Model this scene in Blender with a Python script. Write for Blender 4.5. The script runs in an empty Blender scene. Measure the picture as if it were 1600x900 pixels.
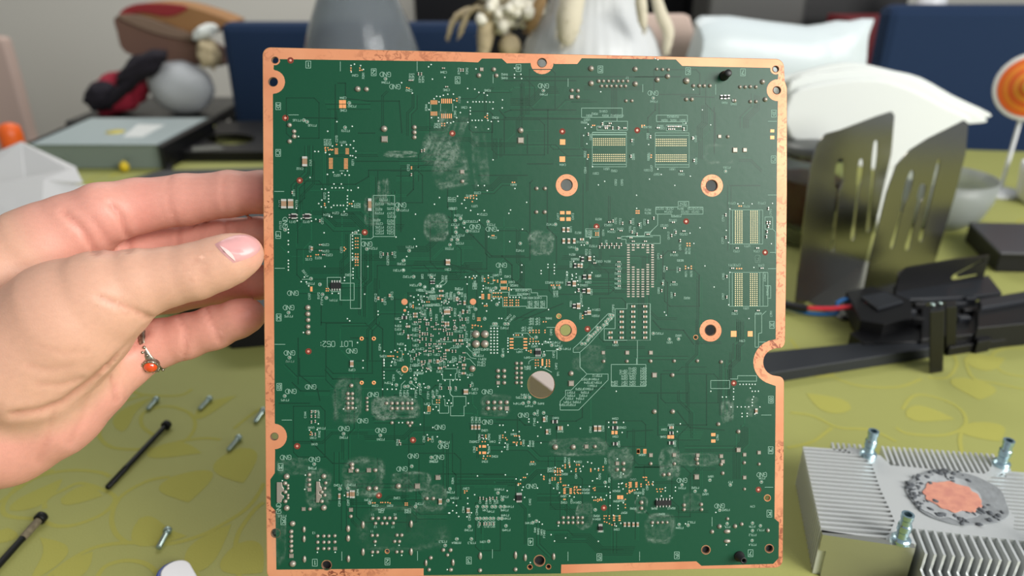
import bpy, bmesh, math, random
import numpy as np
from mathutils import Vector, Matrix, noise
random.seed(7)
rnd = random.Random(11)
S = bpy.context.scene
COL = S.collection

# ---------------- camera ----------------
FPX = 1155.0
PITCH = math.radians(25.0)
CAM = Vector((0, 0, 1.11))
FW = Vector((0, math.cos(PITCH), -math.sin(PITCH)))
UP = Vector((0, math.sin(PITCH), math.cos(PITCH)))
RT = Vector((1, 0, 0))
cd = bpy.data.cameras.new('camera')
cam = bpy.data.objects.new('camera', cd)
COL.objects.link(cam)
cam.location = CAM
cam.rotation_euler = (math.pi / 2 - PITCH, 0, 0)
cd.sensor_width = 36
cd.lens = FPX / 1600 * 36
cd.clip_start = 0.01
cd.dof.use_dof = True
cd.dof.focus_distance = 0.372
cd.dof.aperture_fstop = 26.0 / 4.2
S.camera = cam
# ---------------- world, lights, exposure ----------------
w = bpy.data.worlds.new('world')
S.world = w
w.use_nodes = True
w.node_tree.nodes['Background'].inputs[0].default_value = (0.86, 0.93, 1.0, 1)
w.node_tree.nodes['Background'].inputs[1].default_value = 0.34


def area(name, loc, target, sx, sy, power, col):
    l = bpy.data.lights.new(name, 'AREA')
    l.shape = 'RECTANGLE'
    l.size = sx
    l.size_y = sy
    l.energy = power
    l.color = col
    o = bpy.data.objects.new(name, l)
    COL.objects.link(o)
    o.location = loc
    o.rotation_euler = (Vector(target) - Vector(loc)).to_track_quat('-Z', 'Y').to_euler()
    return o


area('window_light', (1.75, -0.75, 1.85), (0.15, 0.5, 0.8), 1.3, 1.1, 63, (1, 0.985, 0.95))
area('room_light', (1.25, -1.35, 2.5), (0.3, 0.4, 0.9), 1.2, 0.9, 26, (1, 0.97, 0.93))
area('back_wall_fill', (-0.5, 2.2, 2.65), (-0.5, 2.9, 0.6), 1.8, 0.8, 34, (1, 0.96, 0.9))  # added fill, aimed at the back wall to brighten it
vs = S.view_settings
vs.view_transform = 'Standard'
vs.look = 'None'
vs.exposure = 0.0
vs.gamma = 1
S.cycles.max_bounces = 8
S.cycles.use_denoising = True

# ---------------- helpers ----------------


def ray(px, py):
    return FW + RT * ((px - 800) / FPX) + UP * ((450 - py) / FPX)


def PD(px, py, d):
    return CAM + ray(px, py) * d


def PZ(px, py, z):
    r = ray(px, py)
    return CAM + r * ((z - CAM.z) / r.z)


def PY(px, py, y):
    r = ray(px, py)
    return CAM + r * ((y - CAM.y) / r.y)


TZ = 0.75


def s2l(c):
    return tuple(((x / 255) / 12.92 if x / 255 <= 0.04045 else ((x / 255 + 0.055) / 1.055) ** 2.4) for x in c)


def mat(name, rgb, rough=0.6, metal=0.0, spec=0.5, noise_amt=0.0, noise_scale=20, col2=None, bump=0.0,
        bump_scale=60, sss=0.0, trans=0.0, alpha=1.0, coat=0.0, ior=1.45, detail=4):
    m = bpy.data.materials.new(name)
    m.use_nodes = True
    nt = m.node_tree
    b = nt.nodes['Principled BSDF']
    c = s2l(rgb) + (1,)
    b.inputs['Base Color'].default_value = c
    b.inputs['Roughness'].default_value = rough
    b.inputs['Metallic'].default_value = metal
    b.inputs['Specular IOR Level'].default_value = spec
    b.inputs['Transmission Weight'].default_value = trans
    b.inputs['IOR'].default_value = ior
    b.inputs['Alpha'].default_value = alpha
    b.inputs['Coat Weight'].default_value = coat
    if sss:
        b.inputs['Subsurface Weight'].default_value = sss
        b.inputs['Subsurface Radius'].default_value = (0.6, 0.25, 0.15)
        b.inputs['Subsurface Scale'].default_value = 0.006
    if noise_amt or bump:
        tc = nt.nodes.new('ShaderNodeTexCoord')
    if noise_amt:
        n = nt.nodes.new('ShaderNodeTexNoise')
        n.inputs['Scale'].default_value = noise_scale
        n.inputs['Detail'].default_value = detail
        nt.links.new(tc.outputs['Object'], n.inputs['Vector'])
        mr = nt.nodes.new('ShaderNodeMapRange')
        mr.inputs[1].default_value = 0.35
        mr.inputs[2].default_value = 0.68
        nt.links.new(n.outputs['Fac'], mr.inputs[0])
        mx = nt.nodes.new('ShaderNodeMix')
        mx.data_type = 'RGBA'
        mx.inputs[6].default_value = c
        d = s2l(col2) if col2 else tuple(x * (1 - noise_amt) for x in c[:3])
        mx.inputs[7].default_value = d + (1,)
        nt.links.new(mr.outputs[0], mx.inputs[0])
        nt.links.new(mx.outputs[2], b.inputs['Base Color'])
    if bump:
        n2 = nt.nodes.new('ShaderNodeTexNoise')
        n2.inputs['Scale'].default_value = bump_scale
        n2.inputs['Detail'].default_value = 5
        nt.links.new(tc.outputs['Object'], n2.inputs['Vector'])
        bp = nt.nodes.new('ShaderNodeBump')
        bp.inputs['Strength'].default_value = bump
        bp.inputs['Distance'].default_value = 0.001
        nt.links.new(n2.outputs['Fac'], bp.inputs['Height'])
        nt.links.new(bp.outputs[0], b.inputs['Normal'])
    return m


class MB:
    def __init__(s):
        s.v, s.f, s.m, s.s = [], [], [], []

    def add(s, vs, fs, mi=0, smooth=False):
        o = len(s.v)
        s.v += [tuple(v) for v in vs]
        s.f += [tuple(i + o for i in f) for f in fs]
        s.m += [mi] * len(fs)
        s.s += [smooth] * len(fs)

    def box(s, c, d, M=None, mi=0):
        vs = [Vector((c[0] + sx * d[0] / 2, c[1] + sy * d[1] / 2, c[2] + sz * d[2] / 2)) for sx in (-1, 1) for sy in (-1, 1) for sz in (-1, 1)]
        if M is not None:
            vs = [M @ v for v in vs]
        s.add(vs, [(0, 1, 3, 2), (4, 6, 7, 5), (0, 4, 5, 1), (2, 3, 7, 6), (0, 2, 6, 4), (1, 5, 7, 3)], mi)

    def prism(s, pts, off, mi=0):
        """pts: list of 3D points of a face, off: vector extruding it."""
        n = len(pts)
        a = [Vector(p) for p in pts]
        off = Vector(off)
        nn = sum(((a[i] - a[0]).cross(a[(i + 1) % n] - a[0]) for i in range(1, n - 1)), Vector())
        if nn.dot(off) > 0:
            a.reverse()
        b = [p + off for p in a]
        s.add(a + b, [tuple(range(n)), tuple(range(2 * n - 1, n - 1, -1))] + [(i, i + n, (i + 1) % n + n, (i + 1) % n) for i in range(n)], mi)

    def lathe(s, prof, M=None, n=20, mi=0, smooth=True, cap=True):
        """prof: (r, z) pairs along +Z."""
        vs, fs = [], []
        for r, z in prof:
            for k in range(n):
                a = 2 * math.pi * k / n
                v = Vector((r * math.cos(a), r * math.sin(a), z))
                vs.append(M @ v if M is not None else v)
        m = len(prof)
        for i in range(m - 1):
            for k in range(n):
                fs.append((i * n + k, i * n + (k + 1) % n, (i + 1) * n + (k + 1) % n, (i + 1) * n + k))
        s.add(vs, fs, mi, smooth)
        if cap:
            s.add([vs[k] for k in range(n)], [tuple(range(n - 1, -1, -1))], mi)
            s.add([vs[(m - 1) * n + k] for k in range(n)], [tuple(range(n))], mi)

    def tube(s, pts, r, n=8, mi=0):
        pts = [Vector(p) for p in pts]
        rs = r if isinstance(r, (list, tuple)) else [r] * len(pts)
        vs, fs = [], []
        up = Vector((0.123, 0.31, 0.94))
        for i, p in enumerate(pts):
            t = (pts[min(i + 1, len(pts) - 1)] - pts[max(i - 1, 0)]).normalized()
            x = t.cross(up).normalized()
            y = t.cross(x)
            for k in range(n):
                a = 2 * math.pi * k / n
                vs.append(p + (x * math.cos(a) + y * math.sin(a)) * rs[i])
        for i in range(len(pts) - 1):
            for k in range(n):
                fs.append((i * n + k, i * n + (k + 1) % n, (i + 1) * n + (k + 1) % n, (i + 1) * n + k))
        s.add(vs, fs, mi, True)
        s.add(vs[:n], [tuple(range(n))], mi)
        s.add(vs[-n:], [tuple(range(n - 1, -1, -1))], mi)

    def blob(s, c, r, M=None, nu=14, nv=9, mi=0, jit=0.0, fr=3.0, seed=0):
        vs, fs = [], []
        for j in range(nv + 1):
            th = math.pi * j / nv
            for i in range(nu):
                ph = 2 * math.pi * i / nu
                d = Vector((math.sin(th) * math.cos(ph), math.sin(th) * math.sin(ph), math.cos(th)))
                k = 1 + jit * noise.noise(d * fr + Vector((seed, seed * 2, 0)))
                v = Vector((d.x * r[0], d.y * r[1], d.z * r[2])) * k
                if M is not None:
                    v = M @ v
                vs.append(v + Vector(c))
        for j in range(nv):
            for i in range(nu):
                fs.append((j * nu + i, (j + 1) * nu + i, (j + 1) * nu + (i + 1) % nu, j * nu + (i + 1) % nu))
        s.add(vs, fs, mi, True)

    def mesh(s, name, mats):
        me = bpy.data.meshes.new(name)
        me.from_pydata(s.v, [], s.f)
        for m in (mats if isinstance(mats, (list, tuple)) else [mats]):
            me.materials.append(m)
        me.polygons.foreach_set('material_index', s.m)
        me.polygons.foreach_set('use_smooth', s.s)
        me.update()
        return me

    def build(s, name, mats, parent=None, bevel=0.0, kind=None, label=None):
        o = bpy.data.objects.new(name, s.mesh(name, mats))
        COL.objects.link(o)
        if parent is not None:
            o.parent = parent
            # things are rooted by translation only
            if parent.get('root'):
                o.matrix_parent_inverse = Matrix.Translation(-Vector(parent['root']))
        if bevel:
            b = o.modifiers.new('bevel', 'BEVEL')
            b.width = bevel
            b.segments = 2
            b.limit_method = 'ANGLE'
        if kind:
            o['kind'] = kind
        if label:
            o['label'] = label
        return o


def thing(name, label, cat, loc=(0, 0, 0), group=None):
    o = bpy.data.objects.new(name, None)
    o.empty_display_size = 0.02
    COL.objects.link(o)
    o.location = loc
    o['root'] = tuple(loc)
    tag(o, label, cat, group)
    return o


def tag(o, label, cat, group=None):
    o['label'] = label
    o['category'] = cat
    if group:
        o['group'] = group
    return o


def smoothed(pts, n=6, closed=False):
    """Catmull-Rom through pts"""
    P = [Vector(p) for p in pts]
    out = []
    m = len(P)
    rng = m if closed else m - 1
    for i in range(rng):
        p0 = P[(i - 1) % m] if closed or i > 0 else P[0]
        p1, p2 = P[i], P[(i + 1) % m]
        p3 = P[(i + 2) % m] if closed or i + 2 < m else P[-1]
        for k in range(n):
            t = k / n
            out.append(0.5 * ((2 * p1) + (p2 - p0) * t + (2 * p0 - 5 * p1 + 4 * p2 - p3) * t * t + (3 * p1 - p0 - 3 * p2 + p3) * t ** 3))
    if not closed:
        out.append(P[-1])
    return out


def fill_plate(name, outline, holes, z0, z1, m, parent):
    cu = bpy.data.curves.new(name, 'CURVE')
    cu.dimensions = '2D'
    cu.fill_mode = 'BOTH'
    cu.extrude = (z1 - z0) / 2
    for lp in [outline] + holes:
        sp = cu.splines.new('POLY')
        sp.points.add(len(lp) - 1)
        for i, p in enumerate(lp):
            sp.points[i].co = (p[0], p[1], 0, 1)
        sp.use_cyclic_u = True
    t = bpy.data.objects.new(name + '_tmp', cu)
    COL.objects.link(t)
    dg = bpy.context.evaluated_depsgraph_get()
    me = bpy.data.meshes.new_from_object(t.evaluated_get(dg))
    bpy.data.objects.remove(t)
    me.name = name
    me.transform(Matrix.Translation((0, 0, (z0 + z1) / 2)))
    me.materials.clear()
    me.materials.append(m)
    o = bpy.data.objects.new(name, me)
    COL.objects.link(o)
    if parent is not None:
        o.parent = parent
    return o


# ---------------- setting ----------------
M_wall = mat('wall_paint', (188, 187, 180), 0.9, bump=0.15, bump_scale=300)
M_floor = mat('floor_tile', (120, 112, 100), 0.5, noise_amt=0.2, noise_scale=3)


def struct(name, mb, m):
    o = mb.build(name, m)
    o['kind'] = 'structure'
    return o


b = MB(); b.box((0, 0.6, -0.05), (5.6, 5.6, 0.1)); struct('floor', b, M_floor)
b = MB(); b.box((0, 3.25, 1.35), (5.6, 0.1, 2.7)); struct('wall_back', b, M_wall)
b = MB(); b.box((-2.75, 0.6, 1.35), (0.1, 5.2, 2.7)); struct('wall_left', b, M_wall)
b = MB(); b.box((0, 3.19, 0.05), (5.4, 0.02, 0.1)); struct('baseboard_back', b, mat('skirting', (200, 198, 190), 0.6))

# ---------------- table and cloth ----------------
M_cloth = mat('olive_tablecloth', (155, 157, 89), 0.62, spec=0.5, noise_amt=0.06, noise_scale=9, bump=0.25, bump_scale=900)
M_weave = mat('woven_vine', (164, 162, 85), 0.9, spec=0.1, bump=0.25, bump_scale=900)
M_wood = mat('table_wood', (110, 80, 55), 0.5, noise_amt=0.3, noise_scale=8)
TX0, TX1, TY0, TY1 = -0.955, 1.35, -0.35, 1.385
t = thing('dining_table', 'long dining table hidden under the olive green cloth', 'table', (0.05, 0.5, 0))
def FAR(x):
    return 1.517 - 0.1375 * x


b = MB(); b.prism([(TX0 + .005, TY0 + .005, TZ - .03), (TX1 - .005, TY0 + .005, TZ - .03), (TX1 - .005, FAR(TX1) - .005, TZ - .03), (TX0 + .005, FAR(TX0) - .005, TZ - .03)], (0, 0, .027)); b.build('table_top', M_wood, t)
for sx in (TX0 + 0.1, TX1 - 0.1):
    for sy in (TY0 + 0.1, FAR(sx) - 0.1):
        b = MB(); b.box((sx, sy, (TZ - 0.03) / 2), (0.06, 0.06, TZ - 0.03)); b.build('leg', M_wood, t)
cl = thing('tablecloth', 'olive green tablecloth with a woven vine and leaf pattern', 'tablecloth', (0.05, 0.5, TZ))
b = MB()
n1, n2 = 60, 44
vs = []
for j in range(n2 + 1):
    for i in range(n1 + 1):
        x = TX0 - 0.004 + (TX1 - TX0 + 0.008) * i / n1
        y = TY0 - 0.004 + (FAR(x) - TY0 + 0.008) * j / n2
        vs.append((x, y, TZ))
fs = [(j * (n1 + 1) + i, j * (n1 + 1) + i + 1, (j + 1) * (n1 + 1) + i + 1, (j + 1) * (n1 + 1) + i) for j in range(n2) for i in range(n1)]
b.add(vs, fs, 0, True)
# hanging skirt with soft folds
per = []
for i in range(120):
    per.append((TX0 - 0.004 + (TX1 - TX0 + 0.008) * i / 120, TY0 - 0.004))
for i in range(80):
    per.append((TX1 + 0.004, TY0 - 0.004 + (FAR(TX1) - TY0 + 0.008) * i / 80))
for i in range(120):
    xx = TX1 + 0.004 - (TX1 - TX0 + 0.008) * i / 120
    per.append((xx, FAR(xx) + 0.004))
for i in range(80):
    per.append((TX0 - 0.004, FAR(TX0) + 0.004 - (FAR(TX0) - TY0 + 0.008) * i / 80))
vs = []
NP = len(per)
for k in range(6):
    for i, (x, y) in enumerate(per):
        q = 0.012 * k / 5 * (1 + math.sin(i * 0.55))
        nx = -1 if x < TX0 else (1 if x > TX1 else 0)
        ny = -1 if y < TY0 else (1 if y > FAR(x) else 0)
        vs.append((x + nx * q, y + ny * q, TZ - 0.05 * k))
b.add(vs, [(k * NP + i, (k + 1) * NP + i, (k + 1) * NP + (i + 1) % NP, k * NP + (i + 1) % NP) for k in range(5) for i in range(NP)], 0, True)
b.build('cloth', M_cloth, cl)

# woven vines: flat ribbons lying in the weave (world coordinates from photo pixels on the table plane)
VZ = TZ + 0.00012


def ribbon(mb, pts, wd, z, closed=False, mi=0):
    n = len(pts)
    vs = []
    for i, p in enumerate(pts):
        a = Vector(pts[max(i - 1, 0)][:2]); c = Vector(pts[min(i + 1, n - 1)][:2])
        d = (c - a)
        if d.length < 1e-9:
            d = Vector((1, 0))
        d.normalize()
        ww = wd[i] if isinstance(wd, (list, tuple)) else wd
        nx, ny = -d.y * ww / 2, d.x * ww / 2
        vs += [(p[0] + nx, p[1] + ny, z), (p[0] - nx, p[1] - ny, z)]
    mb.add(vs, [(2 * i, 2 * i + 1, 2 * i + 3, 2 * i + 2) for i in range(n - 1)], mi)


def leaf(mb, base, tip, wd, bend=0.2):
    a, c = Vector(base[:2]), Vector(tip[:2])
    VZ = vz()
    d = c - a
    nrm = Vector((-d.y, d.x))
    up, lo = [], []
    for i in range(15):
        t = i / 14
        mid = a + d * t + nrm * (bend * math.sin(math.pi * t))
        h = wd * math.sin(math.pi * t ** 0.7) ** 0.9 if 0 < t < 1 else 0
        un = nrm.normalized()
        up.append(mid + un * h)
        lo.append(mid - un * h)
    vs = []
    for u, l in zip(up, lo):
        vs += [(u.x, u.y, VZ), (l.x, l.y, VZ)]
    mb.add(vs, [(2 * i, 2 * i + 1, 2 * i + 3, 2 * i + 2) for i in range(14)])


VK = [0]


def vz():
    VK[0] += 1
    return TZ + 0.0001 + VK[0] * 3e-6


def T(px, py):
    return PZ(px, py, TZ)


def vline(pp, wpx=0.0032):
    m_ = MB(); ribbon(m_, smoothed([T(*p) for p in pp], 8), wpx, vz()); m_.build('woven_vine', M_weave, cl)


def lf(a, c, wd, bend=0.1):
    m_ = MB(); leaf(m_, T(*a), T(*c), wd, bend); m_.build('woven_leaf', M_weave, cl)


# left part (vines seen in the photograph)
vline([(-20, 800), (20, 770), (60, 745), (110, 735), (155, 738), (172, 745)])
vline([(70, 795), (72, 780), (100, 765), (125, 755), (160, 765), (180, 778), (165, 800), (125, 818), (90, 822), (60, 812), (20, 808), (5, 800), (10, 780), (45, 745), (85, 735)])
vline([(70, 905), (110, 875), (150, 855), (200, 848), (260, 850), (310, 838), (350, 818), (385, 795), (405, 770), (412, 755)])
vline([(200, 850), (180, 832), (175, 805), (190, 775), (230, 752), (265, 745)])
vline([(160, 660), (155, 680), (170, 697), (200, 702), (250, 700), (290, 688), (305, 665), (295, 645), (260, 635), (225, 645), (222, 665), (240, 680)])
vline([(250, 700), (280, 690), (320, 685), (345, 687)])
vline([(205, 610), (225, 617), (280, 618), (300, 608)])
vline([(155, 660), (165, 640), (190, 628), (225, 618)])
vline([(150, 905), (165, 885), (195, 876), (225, 880), (245, 895), (250, 910)])
vline([(310, 905), (303, 880), (308, 860), (330, 840)])
vline([(375, 905), (368, 870), (372, 835), (395, 800), (412, 785)])
vline([(365, 670), (390, 650), (412, 635)])
lf((15, 798), (98, 748), 0.010, -0.1)
lf((95, 780), (160, 775), 0.010, 0.12)
lf((228, 708), (315, 708), 0.010, 0.1)
lf((190, 675), (240, 620), 0.008, 0.2)
lf((268, 745), (295, 785), 0.018, 0.2)
lf((218, 810), (292, 838), 0.011, -0.2)
lf((85, 905), (145, 862), 0.010, -0.1)
lf((302, 895), (362, 818), 0.011, 0.1)
lf((375, 700), (380, 755), 0.016, -0.1)
lf((370, 850), (410, 895), 0.014, -0.1)
lf((-5, 850), (12, 825), 0.012, 0.1)
lf((305, 655), (370, 618), 0.008, 0.1)
lf((55, 905), (62, 840), 0.008, -0.25)
# right part
vline([(1410, 640), (1425, 620), (1450, 618), (1490, 632), (1508, 650), (1505, 668), (1475, 680), (1420, 678), (1400, 668)])
vline([(1555, 570), (1550, 555), (1570, 545), (1610, 545)])
vline([(1555, 570), (1570, 583), (1610, 590)])
vline([(1450, 590), (1480, 590), (1495, 570), (1490, 555)])
vline([(1508, 560), (1520, 590), (1560, 600), (1610, 610)])
vline([(1505, 668), (1500, 690), (1510, 720), (1540, 735)])
vline([(1235, 530), (1270, 570), (1330, 600), (1400, 605), (1440, 592)])
vline([(1400, 690), (1360, 672), (1310, 668), (1270, 650), (1235, 645)])
vline([(1230, 700), (1270, 690), (1300, 668)])
lf((1415, 650), (1492, 655), 0.012, 0.15)
lf((1505, 590), (1530, 625), 0.018, 0.1)
lf((1520, 660), (1560, 690), 0.02, 0.0)
lf((1300, 590), (1250, 560), 0.014, 0.1)
lf((1330, 640), (1260, 615), 0.014, 0.1)
lf((1520, 575), (1570, 560), 0.014, 0.1)
# the rest of the cloth carries the same scroll on a repeat
for k in range(34):
    cx = rnd.uniform(-0.85, 1.25)
    cy = rnd.uniform(0.72, 1.33) if k < 24 else rnd.uniform(-0.3, 0.25)
    a0 = rnd.uniform(0, 6.28)
    rr = rnd.uniform(0.03, 0.055)
    pts = []
    for i in range(26):
        a = a0 + i * 0.3
        r = rr * (1 - i / 34) + 0.002 * i
        pts.append(Vector((cx + r * math.cos(a), cy + r * math.sin(a), VZ)))
    m_ = MB(); ribbon(m_, pts, 0.0036, vz()); m_.build('woven_vine', M_weave, cl)
    e = pts[0]
    ddx = Vector((math.cos(a0 - 1.2), math.sin(a0 - 1.2), 0))
    m_ = MB(); leaf(m_, e, e + ddx * 0.07, 0.012, 0.15); m_.build('woven_leaf', M_weave, cl)
    m_ = MB(); leaf(m_, pts[12], pts[12] + Vector((math.cos(a0), math.sin(a0), 0)) * 0.05, 0.012, -0.15); m_.build('woven_leaf', M_weave, cl)

# =====================================================================
# circuit board: plane solved from its four photographed corners
# =====================================================================
TL, TR, BR, BL = (410.5, 74), (1230, 93), (1222.5, 886), (417.5, 910)
A = np.zeros((3, 3)); rhs = np.zeros(3)
rs_ = [np.array(ray(*p)) for p in (TL, TR, BR, BL)]
# z0*r0 - z1*r1 + z2*r2 - z3*r3 = 0 with z0 = 1
A = np.array([-rs_[1], rs_[2], -rs_[3]]).T
zz = np.linalg.solve(A, -rs_[0])
zs = np.array([1, zz[0], zz[1], zz[2]])
zs = zs / zs.mean() * 0.371
Pc = [CAM + Vector(r) * z for r, z in zip(rs_, zs)]
bo = (Pc[0] + Pc[1] + Pc[2] + Pc[3]) / 4
bx = ((Pc[1] - Pc[0]) + (Pc[2] - Pc[3])).normalized()
by = ((Pc[0] - Pc[3]) + (Pc[1] - Pc[2]))
bn = bx.cross(by).normalized()
by = bn.cross(bx)
if bn.dot(CAM - bo) < 0:
    print('normal flipped!')
BM = Matrix((bx, by, bn)).transposed().to_4x4()
BM.translation = bo
BI = BM.inverted()
ciL = BI @ CAM


def B(px, py, w=0.0):
    """photo pixel -> board-local (u, v) on the plane at height w"""
    r = BI.to_3x3() @ ray(px, py)
    k = (w - ciL.z) / r.z
    p = ciL + r * k
    return (p.x, p.y)


def BV(px, py, w=0.0):
    u, v = B(px, py, w)
    return Vector((u, v, w))


PX = (Vector(B(1100, 480)) - Vector(B(500, 480))).length / 600
print('board px', PX, 'zs', zs, 'bn', bn, 'size', (Pc[1] - Pc[0]).length, (Pc[0] - Pc[3]).length)

board = bpy.data.objects.new('circuit_board', None)
COL.objects.link(board)
board.matrix_world = BM
tag(board, 'large green circuit board with bare copper edges held upright in front of the table', 'circuit board')


def arc(cx, cy, r, a0, a1, n=10):
    """photo-pixel arc; angles in degrees, y down"""
    return [(cx + r * math.cos(math.radians(a0 + (a1 - a0) * i / n)), cy + r * math.sin(math.radians(a0 + (a1 - a0) * i / n))) for i in range(n + 1)]


outline = (arc(422.5, 86, 12, 180, 270, 6) + [(800, 83)] + arc(1212, 105, 13, 270, 360, 6) + [(1226, 126), (1229.5, 137), (1229.5, 300), (1228, 440), (1226.5, 534)]
           + arc(1217, 535, 9, 0, 90, 4) + [(1212, 544)] + arc(1214, 566, 21.5, 262, 98, 14) + arc(1216, 597, 9, 270, 360, 4)
           + [(1224.5, 700)] + arc(1211, 875, 12, 0, 90, 5) + [(1100, 889), (980, 892), (880, 896), (700, 899), (560, 903)] + arc(431, 893, 14, 95, 180, 6)
           + [(415.5, 760), (414.5, 650), (413, 500), (411.5, 300)])
maskline = ([(437, 92.5), (720, 96.4), (747, 97.6), (753, 91.6), (784, 91.6), (792, 99), (829, 98.5)] + arc(847, 98, 18, 178, 2, 12)
            + [(866, 100), (902, 100), (909, 91), (1056, 93), (1066, 103), (1203, 106)] + arc(1212, 108, 8.5, 190, 60, 5) + [(1216, 117), (1215.5, 124)]
            + arc(1215, 141, 17, 272, 88, 12) + [(1215.5, 159), (1214, 240), (1213, 400), (1212, 530), (1202, 532)] + arc(1212, 566, 35, 248, 106, 14)
            + [(1212, 603), (1211, 720), (1210, 810), (1217, 816), (1216.5, 872), (1208, 881), (1096, 884), (1088, 877), (877, 882), (876.5, 896), (662, 899), (662, 888), (432, 890), (430.5, 798),
               (423, 790), (422.5, 749), (429.5, 739), (430, 703)] + arc(428.5, 682, 20, 88, -86, 12) + [(429.5, 660), (428.5, 520), (427, 300), (426.5, 148)] + arc(427, 128, 18.5, 90, -84, 12)
            + [(427.5, 108), (428, 102)] + arc(430, 94, 8, 105, -12, 5))
HOLES = [(430, 94, 5.3), (427, 128, 7.2), (847, 98, 7.3), (1212, 108, 5.3), (1214, 141, 6.4), (885.5, 289, 9.4), (1112, 290, 9.4), (884, 516, 9.4), (1110, 516, 9.0),
         (845.5, 601, 21.3), (429, 682, 6), (431, 833, 7.3), (510.5, 883, 7.3), (605, 861.5, 2.9), (843, 876, 8.2), (828, 886, 3.4), (857, 885.5, 3.4),
         (1103, 859, 6.4), (1202, 857, 6.2), (632.3, 577, 3.2), (873, 494, 3.2), (1087, 527, 3), (1199, 778, 4.6)]


def circ(cx, cy, r, n=28):
    return [(cx + r * math.cos(2 * math.pi * i / n), cy + r * math.sin(2 * math.pi * i / n)) for i in range(n)]


def Bl(pts):
    return [B(*p) for p in pts]


W0, WC, WM, WP, WR, WS = 0.0, 0.00005, 0.00009, 0.00012, 0.00014, 0.00017
M_fr4 = mat('board_substrate', (176, 128, 84), 0.7, noise_amt=0.25, noise_scale=60)
M_mask = mat('green_solder_mask', (9, 71, 46), 0.38, spec=0.45, noise_amt=0.10, noise_scale=7, bump=0.04, bump_scale=260)
M_mask_hi = mat('solder_mask_over_copper', (14, 80, 52), 0.38, spec=0.45)
M_mask_lo = mat('solder_mask_over_laminate', (5, 54, 34), 0.38, spec=0.45)
M_silk = mat('white_silkscreen', (138, 172, 154), 0.7)
M_sold = mat('dull_solder', (158, 150, 138), 0.42, metal=0.5)
M_tin = mat('bright_tin', (190, 206, 196), 0.3, metal=0.4)
M_pad = mat('bare_copper_pad', (232, 158, 104), 0.45, metal=0.3)
M_padg = mat('gold_finish_pad', (226, 206, 160), 0.45, metal=0.3)
M_chip = mat('black_component', (24, 24, 24), 0.45)
M_cap = mat('tan_ceramic_capacitor', (146, 118, 92), 0.5)
M_end = mat('silver_end_cap', (205, 204, 196), 0.35, metal=0.5)
M_ring_red = mat('dark_red_copper_ring', (112, 44, 26), 0.75)
M_pink = mat('pinkish_copper', (226, 160, 140), 0.45, metal=0.3)
M_blackp = mat('black_plastic', (22, 23, 24), 0.45)
M_dark = mat('dark_plated_barrel', (104, 80, 62), 0.5)

# copper with brown tarnish
M_cu = mat('bare_copper', (220, 152, 112), 0.42, metal=0.25, noise_amt=0.2, noise_scale=30, col2=(204, 130, 92))
nt = M_cu.node_tree
bs = nt.nodes['Principled BSDF']
src = bs.inputs['Base Color'].links[0].from_socket
tc = nt.nodes.new('ShaderNodeTexCoord')
n1_ = nt.nodes.new('ShaderNodeTexNoise'); n1_.inputs['Scale'].default_value = 26; n1_.inputs['Detail'].default_value = 2
n2_ = nt.nodes.new('ShaderNodeTexNoise'); n2_.inputs['Scale'].default_value = 330; n2_.inputs['Detail'].default_value = 4
n2_.inputs['Distortion'].default_value = 1.2
nt.links.new(tc.outputs['Object'], n1_.inputs['Vector']); nt.links.new(tc.outputs['Object'], n2_.inputs['Vector'])
ad = nt.nodes.new('ShaderNodeMath'); ad.operation = 'MULTIPLY'
r1 = nt.nodes.new('ShaderNodeMapRange'); r1.inputs[1].default_value = 0.47; r1.inputs[2].default_value = 0.66
r2 = nt.nodes.new('ShaderNodeMapRange'); r2.inputs[1].default_value = 0.5; r2.inputs[2].default_value = 0.6
nt.links.new(n1_.outputs['Fac'], r1.inputs[0]); nt.links.new(n2_.outputs['Fac'], r2.inputs[0])
nt.links.new(r1.outputs[0], ad.inputs[0]); nt.links.new(r2.outputs[0], ad.inputs[1])
mx = nt.nodes.new('ShaderNodeMix'); mx.data_type = 'RGBA'
nt.links.new(ad.outputs[0], mx.inputs[0]); nt.links.new(src, mx.inputs[6])
mx.inputs[7].default_value = s2l((132, 74, 52)) + (1,)
nt.links.new(mx.outputs[2], bs.inputs['Base Color'])

holesB = [Bl(circ(*h)) for h in HOLES]
fill_plate('substrate', Bl(outline), holesB, -0.0016, W0, M_fr4, board)
# copper foil is set back a hair from the milled edge
oc = Bl(outline)
cen = Vector((sum(p[0] for p in oc) / len(oc), sum(p[1] for p in oc) / len(oc)))
foil = [tuple(cen + (Vector(p) - cen) * (1 - 0.0016)) for p in oc]
fill_plate('copper_foil', foil, [Bl(circ(h[0], h[1], h[2] + 0.4)) for h in HOLES], W0, WC, M_cu, board)
RINGS = [(885.5, 289.5, 17.3), (1112.3, 290, 17.3), (884, 516.5, 17.3), (1110, 516.5, 17.3)]
inner = [h for h in HOLES if not (h[0], h[1]) in ((430, 94), (427, 128), (847, 98), (1212, 108), (1214, 141), (429, 682), (431, 833))]
mh = []
for h in inner:
    big = [r for r in RINGS if abs(r[0] - h[0]) < 2 and abs(r[1] - h[1]) < 2]
    if big:
        mh.append(Bl(circ(*big[0], 40)))
    else:
        mh.append(Bl(circ(h[0], h[1], h[2] + (0.9 if h[2] < 20 else 0.3))))
fill_plate('solder_mask', Bl(maskline), mh, WC, WM, M_mask, board)
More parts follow.
